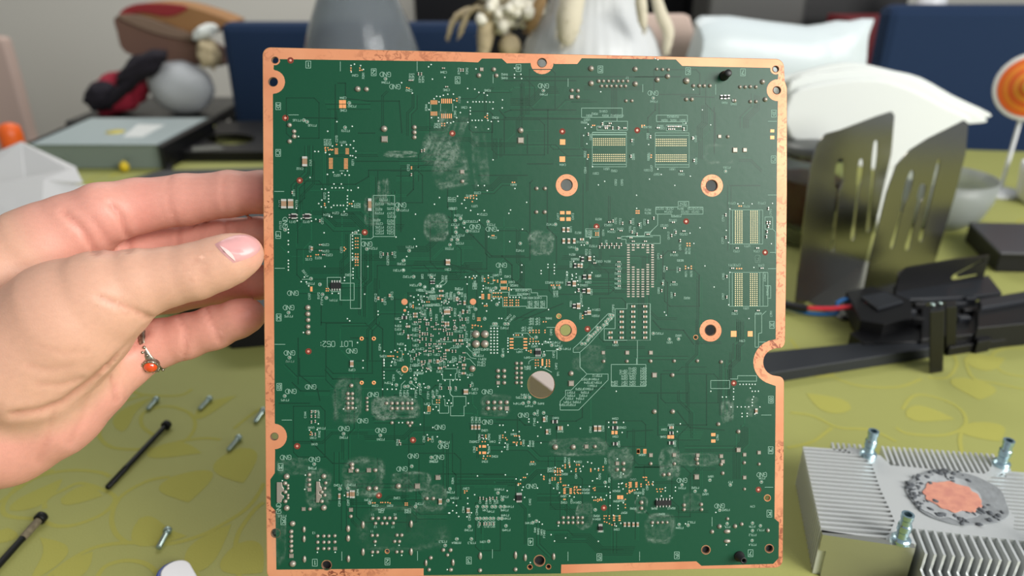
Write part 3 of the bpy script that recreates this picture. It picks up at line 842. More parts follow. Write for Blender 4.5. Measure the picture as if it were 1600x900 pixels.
# reference designators
TX = '''a 772,290,C2N1 1012,345,FT2N4 1195,407,C2N2 680,465,C2N4 683,563,C2N5 750,530,FT2N2 320,640,FT1U5 440,680,FT1U8 700,722,FT2T8 678,812,U2T1 1465,265,C3N4 1488,403,C3N5 1415,670,R3N1 1415,692,R3N3
a 838,290,R2N1,90 558,812,R2T5,90 580,812,R2T4,90 540,812,R2T3,90 630,785,C2T8,90 1205,300,R3P2,90 1228,300,R3P3,90 1280,320,R3P4,90 1305,320,R3P5,90 1330,540,R3N4,90 1555,590,C3N9,90 1590,480,R3N7,90
b 308,407,R3N5 125,540,C3N1 370,620,R3N2 440,282,R4M2 440,310,R4M5 745,438,FT4M1 85,255,R3M3,90 148,255,R3M2,90 1400,308,17 1085,635,U5R7 1062,657,R5R8 1540,693,R6R4
b 1213,570,C5R15 1145,590,R5R2 1100,603,R5R1 1230,603,R5R9 1300,603,C5R12 1345,603,R5R3 1115,770,C5R5,90 1445,810,C6R1,90 1563,765,C6R3,90 90,480,R3N8,90
c 205,493,FT6N1 757,503,R6N1 830,513,C6N3 160,765,C6R3,90 45,810,C6R2,90 535,785,C6R9,90 165,693,R6R1 260,685,U6R3 268,703,C6R2 335,612,R6R2 378,612,R6R8 290,640,R6R4 360,640,R6R5 430,640,R6R1
d 343,168,C1U2 427,120,C1U1,90 757,118,R2T1,90 632,220,U2T2 297,355,R1T1,90 188,440,C1T7,90 318,440,C1T9,90 283,583,Q1T1 393,583,Q1T2 193,610,FT1T3,90 537,380,R2T2,90 790,445,R2T7 790,465,R2T8 552,528,R2T4
d 622,514,C2T4 690,526,C2T9 518,575,C2T1,90 545,762,C2T8 425,795,C1T3,90 545,812,C2T4 572,842,C2T2 487,865,R2T2 412,875,C1T5 667,800,C2T1,90 915,790,FT2T4 1160,492,FT2T7 1190,160,C3T2,90 1530,418,C3T22
d 1200,780,FT2T1 1510,792,FT3T8 1545,478,C3T8 975,840,C2T3,90 1085,840,C2T2,90 1030,870,C2T6,90 1555,605,FT3T7 1580,532,FT3T4 1560,700,FT3T6 995,410,FT2T2 965,443,FT2T3 1050,443,R2T6 960,485,R2T3
d 965,515,FT2T9 1050,515,C2T7 1050,480,C2T5 1050,575,R2T2 965,598,C2T8 1050,598,R2T6 965,625,FT2T5 1050,625,C2T2 965,650,FT2T1 1050,650,C2T9 965,672,FT2T7 1050,672,C2T4 1060,542,FT2T3 945,570,R2T8
e 510,293,R4R1 895,137,C4R4 230,357,C3T8 165,380,C3T5 205,460,U3T1 275,525,C3T21 195,580,FT3T13 205,655,FT3T16 335,605,FT3T4 355,706,C3T4 95,687,FT3T9 90,750,FT3T5 562,807,FT4T2 800,603,FT4T2 860,540,C4T7,90
e 975,540,C4T3,90 960,640,R4T1,90 1175,562,R5T8 1015,668,R5T2 1310,575,C5T5,90 1345,580,C5T2,90 1250,608,C5P63 1345,638,C5T5 1275,660,C5T04 1235,750,C5T8,90 1445,580,C5T8,90 1505,610,C5T4,90 1535,585,C5T2,90
e 1072,180,C5R4,90 1070,55,R5R2,90 1445,75,C6R8,90 1152,205,C5R1 1235,170,U5R1 1297,185,C5R2 1310,275,C5R2,90 1358,275,C5R5,90 1560,490,R6T2 1560,515,R6T4 1565,80,R6R3,90 965,780,FT4T1 970,838,R5T4 985,875,R5T8
e 1080,820,R5T2,90 1108,820,C5T1,90 1133,772,FT5T2 1212,668,C5T4,90 1422,640,C5T6,90 1455,650,C5T9,90 1035,740,C5T18 150,580,FT3T2 30,400,C3T22 30,480,C3T8 1100,655,R5T4 1100,672,R5T6 1100,690,R5T1
g 255,480,C6T23 330,480,C6T30 415,480,R6T4 500,480,C6T22 560,480,C6T21 320,505,C6T24 450,505,C6T22 530,505,C6T21 437,440,C6T4 437,458,C6T14 380,538,C6P50 355,572,C6T32 288,612,C6T23 372,665,C6T3,90 440,680,C6T20
g 323,690,C6T17,90 412,780,C6T6,90 460,810,R6T4,90 485,810,R6T8,90 365,842,C6T18 412,885,R6T8 243,850,C6T1,90 150,180,C6R1 230,212,C6R7 348,172,U6R1 422,212,C6R2 775,158,FT7R1 537,108,C6R8,90 50,75,C6R4,90 170,68,R6R5,90
g 815,437,C7T11 930,462,R7T8 1050,437,C7T12 748,555,C7T8,90 745,730,C7T7,90 852,812,C7T2 935,772,U7T1 1010,812,C7T4 1120,510,C7T9,90 190,165,C6R7,90
h 425,215,FT1R4 418,315,C1R7,90 603,345,FT1P1 385,135,FT1R2,130 490,310,R1P2,90 515,350,FT1P4,90 1100,112,FT2R1 1135,62,FT2R8 1030,45,C2P7,90 1180,162,FT2R2 1232,228,FT2R4 1272,265,U3R1 1370,148,FT3R1 1370,280,U3R4
h 935,325,C2P12,90 1008,350,C2P11,90 1063,310,C2P13,90 1108,490,C3R1 1110,545,R3P4 1110,572,R3P3 1125,607,C3P1 967,712,R2P4,90 1127,687,R3P4 992,782,R3P6 1218,745,R3P4 1127,813,U3P1 1087,830,C3P2,90 722,148,R2R2 255,470,FT1P5
h 265,822,FT1P2 770,20,R2R6 1497,105,C3R1 1350,280,C3R8 1460,310,C3R2 1390,312,C3R22 1375,328,R3R18 1460,175,C3R7,90 1485,175,U3R6,90 1400,380,C3R15 1350,385,R3R11 1300,160,GR3,90 1490,310,C3R6,90 1525,310,C3R12,90 1550,330,R3R4,90
i 410,125,C3R4,90 370,150,Q4R1 465,160,C4R2 495,203,C4R5 515,230,R4R26 320,250,FT4R2 270,175,R4R1,90 200,235,C3R2,90 218,235,R3R6,90 790,207,R4R23 868,207,R4R25 830,295,U4R2,90 852,295,U4R4,90 580,268,C4R4R10R6 590,297,C4R8R7R2
i 655,327,C4R3C4R5C4R1 640,358,C4R 690,358,C4R 738,358,C4R 640,375,R4C 690,375,R4C 738,375,R4C 640,395,C3R 690,395,C3R 738,395,C3R 470,480,C4R12,45 500,490,C4R10,45 85,255,FT3R2 440,562,FT4P2 785,487,R4R6
i 650,490,R4P 700,490,C4P 650,510,R4P 700,510,C4P 650,530,R4P 700,530,C4P 590,560,C4P 640,560,R4P 590,580,C4P 640,580,R4P 805,595,C4P8,90 770,675,R4P2 845,675,FT4P3 860,700,FT4P6 920,725,FT4P11 675,705,U4P2
i 555,748,U4P1 615,793,Q4P1 225,730,UB4P5 290,730,UB4P2 215,752,DB5P1 245,778,FT3P2 265,805,R3P11 260,830,C3P16 260,852,C3P14 825,770,C4P3,90 845,860,C4P2,90 620,865,R4P4 620,880,R4P1 430,745,C4P5,90
i 960,65,R5R3,90 1000,25,R5R8 925,205,R5R2,90 1030,180,C5R8,90 1170,155,U5R1 1095,205,C5R4 1060,228,C5R42 1120,280,C5R1,90 1040,330,C5R4C5R2,90 960,372,R5R1,90 1157,420,C5R14 1150,467,FS5R1 1035,470,C5R8,90 1290,410,FT5P8,90
i 1180,42,C5R3 1245,42,R5T4 1330,65,C5T7 1330,100,C5T1 1325,137,C5R2 1325,178,C5R4 1325,215,C5R4 1325,250,C5R6 1305,695,C5P1 1255,605,C5 930,150,C4R2,90 1045,70,R5R,90
j 290,100,C6R4,90 415,35,R6T8 393,105,R6R1,90 458,138,R6T1,90 500,138,R6T8,90 280,210,C6R6,90 362,222,C6R17 245,270,C6R8,90 347,305,C6R7,90 465,328,R6R2 835,70,C7T3C7T1 750,158,C7R5,90 748,315,C7R7,90 925,408,U7R1 838,450,C7R2
j 1045,72,C7T5 250,605,FT6R2 400,622,U6R2 328,675,U6R1 895,662,C7R1 1123,450,C7R1,90 1022,450,C7R3 1075,160,R7R4C7,90 1095,270,R7R4C2,90
k 265,22,FT1P2 225,325,FT1P1 685,618,FT2N2 972,632,FT2N1 1390,803,FT3N1 1480,655,FT3N3 440,858,FT2N8 455,670,Q1N1 1105,655,R2N4,90 1312,630,C3N2,90 1378,630,C3N4,90 465,412,R1N8 490,440,R1N4,90 385,440,C1N4,90 430,540,U1N1 510,545,FT1N4
k 495,590,R1N2,90 445,620,C1N1 1035,190,FT3P4 1120,110,FT2P1,140 1130,270,R3P4,90 1160,270,R3P1,90 1185,270,U3P4,90 1250,275,FT3P8,90 1285,250,FT3P2,90 1345,285,FT3P1,90 1383,265,R3P,90 1415,265,FT3P,90 1335,355,C3P1 1335,425,C3P1
k 1075,150,C3P4,90 750,90,C2P2 1235,55,C3P12 1270,115,FT3P2 1520,25,C3P2 1440,220,C3P2,90 1520,235,C3P,90 1560,235,C3P,90
l 560,305,FT3P6 600,283,FT4P9 540,352,FT4P4 632,370,FT4P7 725,352,R4P8 840,465,R4N3 875,570,R4N1 700,425,C4N8,90 675,495,FT4N3,90 770,470,R4N2,90 795,570,C4N1,90 190,480,C3N3,90 220,480,C3N2,90 247,480,C3N1,90 285,562,U3N2
l 205,650,C3N5R2 320,612,R3N2,90 245,612,R3N1,90 345,650,C4N1 205,710,C3N2,90 320,710,R3N4,90 365,765,R3N2 285,805,R3N1 405,620,C4N6,90 465,690,R4N8,90 510,592,R4N1 590,660,C4N9,90 640,665,R4N4,90 665,665,R4N7,90 660,825,C4N3
l 1305,470,C5N4 1360,540,C5N20 1305,610,C5N1 1112,555,C5N2,90 1212,545,C5N1,90 1335,668,C5N4,90 1510,753,C5N1 915,790,R5N1,90 945,800,R5N3,90 1020,808,C5N7 1230,800,C5M7,90 210,240,C3P2 195,270,C3P14 860,120,TP1,90 190,200,C3P,90
l 1165,135,FT5P12 1110,162,FT5N14FT5P3 1130,188,FT5P13FT5P4 1125,213,FT5N11 1065,238,FT5N10FT5P9 1068,265,FT5P8 960,265,FT5P7 960,290,FT5P6 1055,290,FT5P2 945,313,FT5P2 1030,313,FT5P4 930,340,FT5P1 1005,340,FT5P8 900,362,FT5P4 965,362,FT5P2
l 1525,78,C5P1 1440,78,C6P18 1370,97,C5P15 1525,97,C5P4 1440,97,C6P11 1370,117,C6P12 1525,117,C5P2 1440,117,C6P10 1378,138,C6P4 1525,138,C5P5 1440,138,C6P8 1378,158,C5P8 1525,158,C5P3 1440,158,C6P6 1300,184,C5P4 1378,184,C5P1 1525,184,C5P6 1440,184,C6P5 1300,205,C5P7 1378,205,C5P3 1525,205,C5P9 1440,205,C6P4
m 705,615,C7N1,90 285,555,C6N1 280,612,C6N6 340,520,C6N2 372,665,C6N3,90 120,752,C6N1
n 640,190,FT2M2 745,187,FT2M3 795,245,R2M4,90 652,330,C2M1,90 720,325,C2M7,90 440,55,FT1M2 205,430,FT1L5 875,305,FT2M1 930,350,C2M4 1045,350,R2M1 1100,290,C2M2 1275,335,FT3M2 1185,382,C3M4 1185,400,R3M2 978,380,R2M4 978,398,C2M
n 1425,135,C3N 1537,155,R3N4,90 1520,245,FT3M8 1550,290,FT3M9 1460,630,FT3L3 1560,640,FT3L4 1385,5,FT3N2 453,562,13 912,420,11 1088,418,15 935,515,12 1070,515,17 905,550,11
o 140,215,C3M7 400,222,FT4M1R 440,280,FT4M2 475,357,FT4M12 440,385,FT4M6 445,425,FT4M4 450,450,FT4M13 455,540,FT4M9 160,540,FT3M8 70,640,FT3L1 185,640,FT3L3 270,632,U3M1 120,380,C3M4,90 168,440,C3M2,90 640,320,C4M2,90 635,425,U4,90
o 250,320,C4,90 300,320,R4M,90 330,310,C4M2,90 365,320,C4M,90 385,320,R4,90 290,385,C4M 335,395,FT4M 225,400,C3M4,90 240,495,U3M4,90 290,495,C4M4,90 315,495,R4M2,90 340,495,C4M8,90 360,495,R4M8,90 630,485,FT4M1 680,540,R4M,90
o 705,550,R4M2,90 730,555,U4M1,90 752,570,FT4M7,90 800,60,C4M5 800,80,R4M2 910,103,R5M3 900,275,U5M1 905,325,C5M2 1010,325,C5M14 965,315,C5M,90 1075,225,R5M26 1075,250,R5M14 1445,145,U5M2 1315,235,R5M24 1315,315,C5M4 1355,310,R5M7
o 1480,250,R5M26 1160,430,R5M2 1160,455,R5M14 1375,405,R5M7 1445,372,R5M8 1315,535,C5M1 1190,550,R5M6 1350,110,R5M4,90 1260,150,R5M,90 1185,120,C5M2,90 1000,120,C5M,90 795,160,R4M,90 855,200,R5M2,90 1525,240,R5M2,90 1555,210,C5M,90
p 425,212,FT6M1 530,210,FT6M2 610,260,U6M3 650,122,U6M1 770,383,FT6M3 805,165,FT7 1052,135,FT7M 978,355,C7M 408,523,FT6M4 500,480,FT6L2 270,415,R6M4 210,372,R6M6 345,370,R6M12 1040,540,FT7L1 975,512,FT7M 978,578,FT7L2 978,655,FT7L4 780,515,FT7L 45,145,U5M2
q 700,338,U3R2 845,365,U3R4 870,425,C3R22 850,468,R3R18 790,570,R3R11 940,565,FT3R6 650,615,C3R15 1080,610,C3R18 690,700,C3R7,90 740,700,C3R12,90 830,690,C3R4,90 920,760,C3R9,90 1015,790,C3R4,90 1210,680,R3R12,90 1290,730,C3R24,90 1410,800,C3R2,90
q 515,570,C3R,90 515,750,C3P1,90 580,860,C3P1 1085,420,C3R8,90 1140,420,C3R6,90 1200,430,R3R1,90 1270,315,FT3R2 1370,430,C3R1,90 1320,400,R3R,90 1435,650,C3R1,90 1500,740,C3R1,90 1445,590,FT3R1 1520,230,C3R6,90 985,640,R3R,90 680,450,R3R,90
s 590,80,C3P1 590,110,C3P4 590,185,C3P2 590,265,C3P1 590,345,C3P1 960,280,C3P1 920,355,C3P17 660,400,C3P19 780,485,C3P11 920,490,C3P1 1240,355,R3P14 1330,65,C3P5 1260,125,C3P28 1470,180,C3P12,90 1390,180,FT3P1,90 1400,260,R3P2
s 530,570,C3P,90 640,590,C3P,90 620,650,C3P20 640,775,FT3P22 890,590,C3P,90 1180,560,C3P1,90 1220,560,R3P,90 1290,550,C3P7,90 515,720,C3P,90 800,640,C3P,90 830,700,R3P,90 970,755,C3P2 980,620,C3P,90 1040,620,C3P,90 1280,780,FT3P1,90 1440,805,C3P4
'''
for line in TX.strip().splitlines():
    c = line[0]
    for tok in line[2:].split():
        v = tok.split(',')
        a = 180 if len(v) < 4 else float(v[3])
        text(silk, *cp(c, float(v[0]), float(v[1])), v[2], 3.1, a, 0.17, 0.82)
silk.build('silkscreen', M_silk, board, kind='stuff', label='white printed reference lettering and boxes')

# ---- vias: small bright tinned dots ----
VI = '''
a 741,212 768,202 816,213 838,243 743,262 1136,347 1220,428 1377,319 1367,205 1347,222 1474,305 1497,437 1541,436 1462,445 1437,455 1410,453 1390,472 1350,505 1350,557 1369,620 1423,620 1423,646 1428,497 1545,484 1560,537 1566,620 1541,652 1520,661 1492,660 631,651 559,726 751,687 763,802 706,831 736,832 668,836 760,858 779,882 596,842 331,767
b 217,239 518,233 568,281 518,283 573,314 518,308 152,392 208,397 240,422 279,427 305,445 40,437 152,498 194,496 218,496 244,496 269,496 297,496 324,498 351,498 424,481 349,550 422,543 173,541 173,566 173,591 95,580 61,540 68,621 307,588 187,641 213,641 238,641 263,641 310,641 337,650 391,648 154,656 216,695 314,708 42,655 20,663 1191,418 1083,824 1058,759 1119,694 1093,672 1070,700
c 515,401 585,559 650,676 456,663 520,780 165,830 216,157 238,167 172,1100
d 736,66 778,81 542,43 573,58 754,68 422,237 487,34 459,34 557,213 603,196 670,205 713,185 695,218 727,219 608,288 666,288 593,318 621,318 651,318 677,318 513,328 541,328 716,336 742,337 797,317 566,354 566,379 566,404 566,428 713,382 713,406 713,432 713,457 759,422 750,462 513,414 489,441 509,466 543,471 587,470 606,455 633,455 659,455 682,455 707,482 688,503 571,540 590,545 315,478 353,558 467,563 321,575 432,577 252,643 252,668 252,731 252,760 252,819 252,885 531,669 799,652 753,668 1092,702 1432,394 1393,446 1245,524 1236,717 1252,775 1176,854 1573,383 753,693 753,718 753,743 753,768 753,793 753,830 753,856 753,882
e 350,99 234,300 283,300 305,340 521,323 613,431 487,491 474,517 282,495 232,524 244,571 176,495 138,475 106,441 127,413 72,384 389,651 126,628 580,641 481,738 1222,267 1173,295 1471,376 1127,153 1472,478 1110,710 1040,765 1062,765 316,700 222,404 1087,93
g 370,299 72,376 491,227 264,214 566,630 519,752 862,443 903,437 973,443 1133,439 800,483 789,745 772,650 1124,755 73,478 237,172 488,672
h 252,35 252,60 252,85 252,110 537,82 872,82 757,98 757,123 757,148 757,173 690,168 690,192 377,165 352,201 392,203 848,298 953,432 953,458 713,490 731,507 370,598 792,677 835,817 835,874 411,234 594,292 644,292 1001,744 1054,750 1085,738 1072,802 1059,831 1054,857 999,816 999,833 999,857 1166,700 1166,735 1188,765 1266,305 1311,316 1232,322 1313,360 1265,344 1228,362 1273,378 1176,399 1189,438 1151,457 1187,457 1126,515 1177,530 1393,178
i 575,71 575,127 779,66 779,90 829,66 829,90 829,114 829,138 726,115 726,138 927,125 927,148 166,165 137,165 148,219 313,153 274,233 274,256 264,279 252,322 339,348 300,375 268,370 784,419 397,487 418,488 493,265 398,362 300,430 971,157 1000,140 1000,168 966,180 993,283 1097,408 1030,392 793,650 735,690 760,668 855,730 780,675 968,145 1010,195 1122,130
j 605,78 677,243 949,489 289,439 303,463 987,90 800,128 791,382 475,92
k 835,15 835,74 1129,155 1208,152 780,387 683,395 988,241 1025,241 1062,241 1094,241 999,40 999,57 999,105 999,130 999,155 1062,25 1055,55 1219,320 1115,502 1143,502 1283,516 1380,540 1415,612 1337,597 1407,379 1382,398 1423,407 1493,350 1505,328 1524,350 1315,424 1465,296 1568,166 1422,173 1450,125 1520,130 1328,103 1365,97 1215,238 1232,238 1320,228 486,511 417,560 477,557 1348,370
l 155,149 158,351 5,330 25,351 389,220 574,218 459,420 630,474 630,496 699,498 724,539 700,608 725,660 441,693 419,728 403,522 428,522 400,660 936,522 1033,546 1254,500 1370,500 1254,538 1359,579 1313,257 1321,785 310,676 277,763 310,740 276,628 298,628 555,572 557,615 445,577 446,662 560,632 535,680 508,562 625,683
m 651,257 742,302 772,302 829,238 829,262 829,300 829,320 879,203 904,203 928,203 952,203 975,203 997,203 960,232 975,257 998,257 1023,257 859,379 889,379 919,379 947,379 975,322 975,345 975,369 1035,379 413,511 390,572 895,430 935,430 895,455 935,452 995,435 650,255 809,380 985,300
n 385,112 380,223 205,155 497,150 618,714 908,740 930,660 1117,660 1137,738 1540,327 1565,350 1535,390 1565,407 1583,435 1505,408 479,715 1493,850 690,270
o 229,118 447,110 530,142 566,149 617,104 461,234 207,265 153,292 153,334 37,326 37,389 65,350 65,406 85,437 147,437 182,406 12,408 597,286 516,303 726,109 698,213 824,215 577,228 861,508 804,577 831,627 917,603 1173,629 545,190 586,205 836,52 895,38 887,76 1120,18 1090,10 961,82 1035,82 1030,62 1054,44 1127,157 1163,139 1255,205 1228,200 1236,270 1265,248 1265,290 949,275 984,283 1103,200 869,250 950,45 1175,60 1368,103 1332,180 1332,205 1353,178 1265,350 1327,350 1327,375 1290,425 1313,510 1348,488 712,478 735,495 642,795
p 375,207 375,235 690,403 195,507 265,275 332,275 349,290 227,297 454,492 773,657 296,210 296,235 200,165 200,190 79,222 84,272
q 398,18 885,155 1375,127 1433,127 1497,112 1543,112 1397,240 635,410 565,445 722,435 630,488 555,523 730,523 650,558 1000,520 455,597 480,673 400,715 477,715 352,830 452,860 640,560 1590,445 690,520 870,315 735,287 930,272 980,275 1200,845 1110,520
r 227,105 148,267 145,315 123,357 100,445 275,497 133,540 397,520 395,475 310,340 408,337 313,470 590,327 748,52 1050,28 1050,78 1263,28 1263,75 1453,48 1453,97 1545,120 1530,158 390,775 440,775 1170,640 430,155 565,445 615,445 655,445 710,445 1585,370 20,140
s 97,437 97,565 97,615 97,662 97,762 97,812 97,858 217,612 205,660 240,555 205,452 268,427 432,347 430,397 340,397 480,477 357,860 515,855 618,813 757,758 1097,660 1187,660 1238,640 1003,797 1143,803 1225,885 1283,885 1413,848 1395,300 1390,365 997,380 940,893 1175,893 830,745 570,815 690,740 620,735
t 620,183 757,183 535,235 535,450 820,422 1187,247 1155,297 1203,297 1075,330 1297,408 1097,447 1048,685 1115,685 965,697 533,270 533,310 533,355 533,405 870,322 925,322 973,322 1020,322
u 75,182 152,182 228,185 288,185 540,340 735,160 618,157 565,172 518,172 1030,292 1107,357 1083,402 1147,402 907,457 860,497 945,517 1417,402 733,548 862,777 668,733 500,750 597,75 720,98 225,110 940,45 1050,45 1283,45
v 1340,50 620,520 480,632 528,632 457,812 680,810 680,860 360,885
w 58,132 58,180 60,232 60,278 253,248 253,295 343,320 330,360 385,570 400,283 400,333 643,265 490,125 490,172 363,92 430,400 430,447 497,780 593,815 680,60
x 53,417 245,630 270,305 388,363 392,272 573,210 783,213 837,237 710,290 673,362 523,360 893,328 853,512 928,480 807,593 667,607 480,582 498,748 570,757 343,700 1058,598 1110,607 1130,700 1130,750 1072,742 855,768 902,768 985,772 1038,803 1265,555 1265,602 1320,548 1332,640 1560,638 1243,168 273,362 275,418 1335,855
'''
vi = MB()


def dome(mb, px, py, rpx, h, z0=WM, n=10, squashy=1.0, mi=0, sx=1.0, sy=1.0):
    c = BV(px, py)
    r = rpx * PX
    M = Matrix.Translation((c.x, c.y, z0)) @ Matrix.Diagonal((sx, sy, 1, 1))
    mb.lathe([(r, 0), (r * 0.92, h * 0.45), (r * 0.6, h * 0.85), (r * 0.12, h)], M, n, mi, cap=False)
    mb.add([M @ Vector((r * 0.12 * math.cos(2 * math.pi * k / n), r * 0.12 * math.sin(2 * math.pi * k / n), h)) for k in range(n)], [tuple(range(n))], mi)


VIAS = parse(VI)
seen = []
for v in VIAS:
    if v[0] > 1215 or v[0] < 430 or v[1] > 895:
        continue
    if any(abs(v[0] - q[0]) < 1.2 and abs(v[1] - q[1]) < 1.2 for q in seen):
        continue
    seen.append(v)
    dome(vi, v[0], v[1], 1.35, 0.00022, n=8)
# regular via fields
for i in range(3):
    for j in range(9):
        dome(vi, 766.8 + i * 5, 513 + j * 4.82, 1.5, 0.00022, n=8)
print('vias', len(seen))
vi.build('via', M_tin, board, kind='stuff')

# ---- test points: silk ring with tinned centre ----
TP = '''a 1012,316 729,505 696,696 375,640 400,652
b 745,408
c 203,466
d 1108,488 866,795 1197,808 1155,885 1563,628 1563,665 1528,722 1573,722 1515,762 228,645 1557,572 779,668
e 98,557 125,592 313,582 62,628 62,663 28,723 75,723 150,655 564,752 839,603 1086,748 1006,797 16,762
g 768,188
h 430,177 500,222 520,300 550,327 255,442 262,793 1152,36 1152,111 1232,162 1282,222 1318,242 1383,258 1417,236 1440,236 1370,165 1583,288 1478,352
i 372,250 383,378 287,490 358,530 375,530 445,530 468,530 688,635 873,725 427,778 207,770 333,272 85,290 828,247 872,247 215,415 163,693 810,697 750,773
i 1265,463 1287,463 1273,488 1250,495 1233,512 1215,540 1240,530 1187,563 1168,580 1150,597 1135,612 1120,628 1103,622 1090,660 1070,685 1045,685 1100,645 1165,560
j 203,605 400,648 328,650
k 225,293 685,588 972,600 1217,842 1370,773 1438,652 455,825 1245,160 1163,220 1188,218 1210,187 1275,205 1347,225 1387,300 1435,300 1097,207
l 637,305 602,305 587,350 630,342 676,345 676,432 747,425
n 655,218 718,215 888,328 1247,357 1515,218 1500,310 1478,660 1570,610
o 390,250 425,303 168,512 453,507 68,610 183,610 318,628 662,482 1228,168 1150,382 228,358 690,470 275,358 300,358 345,358 370,358 410,358 440,358 225,450 250,450 280,450 300,450 330,450 355,450 395,450 420,450
p 427,187 530,237 610,233 645,150 805,188 1048,165 722,385 405,497 475,503 978,486 978,545 975,622 1040,507 780,490
'''
tring, tdot = MB(), MB()
for v in parse(TP):
    c = BV(v[0], v[1])
    r = 2.75 * PX
    tring.lathe([(r, WR - 0.00003), (r, WR + 0.00002), (r * 0.74, WR + 0.00002), (r * 0.74, WR - 0.00003)], Matrix.Translation((c.x, c.y, 0)), 12, cap=False, smooth=False)
    dome(tdot, v[0], v[1], 1.5, 0.0001, n=8)
tring.build('test_point_ring', M_silk, board, kind='stuff')
tdot.build('test_point', M_sold, board, kind='stuff')

# ---- through-hole solder joints: each one a part ----
SJ = '''a 795,396,4.5 863,398,3.8 262,678,3.6 298,727,3.4 298,766,3.6 263,805,3.6 1001,707,5 1238,695,3.6 1238,735,3.6 1238,773,3.4
b 241,290,3.8 358,243,3.6 378,291,3.4 567,719,4.6 967,407,3.2 1014,409,3.2 1014,458,3.4 1117,236,4.6 1462,241,4.2 1117,352,4.6 1462,356,4.4 1176,334,3.2 1213,334,2.8 1251,334,2.8 1289,334,2.8 1327,334,2.8 1364,334,2.8 1402,334,2.8 1198,373,2.8 1236,373,2.8 1273,373,2.8 1311,373,2.8 1349,373,2.8 1386,373,2.8 1390,488,2.8 1436,488,2.8
c 230,240,2.6 275,243,2.8 320,245,2.8 315,297,4.2 234,324,4.2 461,333,5.4 516,371,3.2 562,371,3.2 600,371,3.2 645,371,3.2 460,477,3.4 504,477,3.4 880,380,3 921,380,3 960,378,3 1004,380,3 1056,340,4.2 960,494,3 1005,494,3 1077,478,4 838,487,3.4 785,768,3
e 112,267,3.2 692,323,3.2 757,323,3.2 690,507,3.2 755,507,3.4
h 405,403,4.2 405,453,4 407,500,3.6 407,552,3.6 407,597,4
i 217,611,6.3 288,611,6.3 218,687,6.3 287,687,6.3 535,838,2.8 571,838,2.8 535,877,2.8 571,877,2.8 1215,822,3 1397,822,3 1583,822,3
l 390,96,3.4 438,96,3.4 390,142,3.4 438,142,3.4 439,190,3.2 535,38,2.9 571,38,2.9 535,76,2.9 571,76,2.9 535,114,2.9 571,114,2.9 535,151,2.9 571,151,2.9 535,189,2.9 571,189,2.9 961,117,4.2 312,343,3.4 361,343,3.4 409,343,3.4 458,343,3.6 312,390,3.6 361,390,3.4 409,390,3.4 838,692,4.6 977,692,4.4 1147,688,3.2 1370,820,3.4 1321,868,3.2 1370,868,3.2 190,79,4.6
m 183,822,3 368,822,3 548,820,3 733,827,3.2 913,814,3 181,20,3 366,20,3 547,19,3 733,27,3.2 352,130,3.6 211,415,4 354,415,4 711,513,3.4 867,571,3.6 543,785,3.6 1029,825,2.8 745,895,3
k 868,310,2.4 868,342,2.4 868,373,2.4 868,400,2.6 718,275,3 752,275,3 718,312,3 752,312,3 718,350,3 752,350,3 718,387,3 752,387,3 745,212,3.4 1062,350,3 1102,350,3 1143,350,3 1183,350,3 1217,350,3 1020,350,3 1062,390,3 1102,390,3 1143,390,3 1183,390,3 1217,390,3 1062,502,2.8 1185,502,2.8 1217,502,2.8 1202,525,2.4 750,828,3.8 750,858,3.6
n 240,122,4.6 228,175,3.4 250,192,2.4 250,215,2.4 230,243,3.2 250,268,2.4 250,290,2.4 230,316,3.2 240,368,4.6 530,120,4 515,243,3 515,316,3.2 538,268,2.8 538,215,2.8 545,172,2.8 530,366,4.6 417,108,3 417,148,3 417,186,3 422,376,3 286,490,4.4 276,552,3.4 276,590,3.2 276,628,3.2 276,665,3.2 276,703,3.2 288,803,5 741,433,3 790,75,3.4 933,73,3.4 883,215,3.8 937,215,3.8 1112,197,4.4 1335,293,3 1385,293,3 482,587,2.8 530,587,2.8 569,587,2.8 616,585,2.8 482,635,2.8 530,635,2.8 569,635,2.8 616,633,2.8 482,685,2.8 530,685,2.8 569,685,2.8 910,449,3 955,449,3 1004,447,3 1043,447,3 1088,447,3 985,488,2.8 1021,488,2.8 1072,486,2.8 934,488,2.8 908,582,2.8 947,582,2.8 930,630,2.8 1101,580,2.8 1138,580,3 1083,629,2.8 1120,629,2.8 910,712,2.8 949,712,2.8 1100,711,2.8 1138,709,2.8 1463,696,3.2 1520,696,3.2 1496,735,2.8 1365,757,3.2 1352,850,3 1524,850,3
o 20,697,3.2 20,850,3 899,443,2.8 937,443,2.8 974,443,2.8 1012,443,2.8 1048,443,2.8 862,482,2.8 899,482,2.8 937,482,2.8 974,482,2.8 1012,482,2.8 1048,482,2.8 250,855,3.4 527,848,3.4
p 443,345,3.2 577,340,3.2 443,380,3 580,380,3 720,512,3.8 842,510,3.6 893,494,3.2 783,452,2.8 745,97,3 915,220,2.6 325,104,3.4 285,108,3.2 195,482,3 236,482,2.6 273,480,2.6 310,480,2.6 110,325,3.6 110,370,3.2 1098,543,3.2 662,553,3.4
z 647,215,3
j 783,770,0.1
'''
sj = [v for v in parse(SJ) if v[2] > 1]
SJM = {}


def joint_mesh(r):
    key = round(r, 1)
    if key not in SJM:
        mb = MB()
        R = r * PX
        h = R * 0.85
        mb.lathe([(R, 0), (R * 0.97, h * 0.22), (R * 0.78, h * 0.62), (R * 0.45, h * 0.92), (R * 0.2, h * 1.0)], None, 12, cap=False)
        mb.add([(R * 0.2 * math.cos(2 * math.pi * k / 12), R * 0.2 * math.sin(2 * math.pi * k / 12), h) for k in range(12)], [tuple(range(12))])
        SJM[key] = mb.mesh('solder_joint', M_sold)
    return SJM[key]


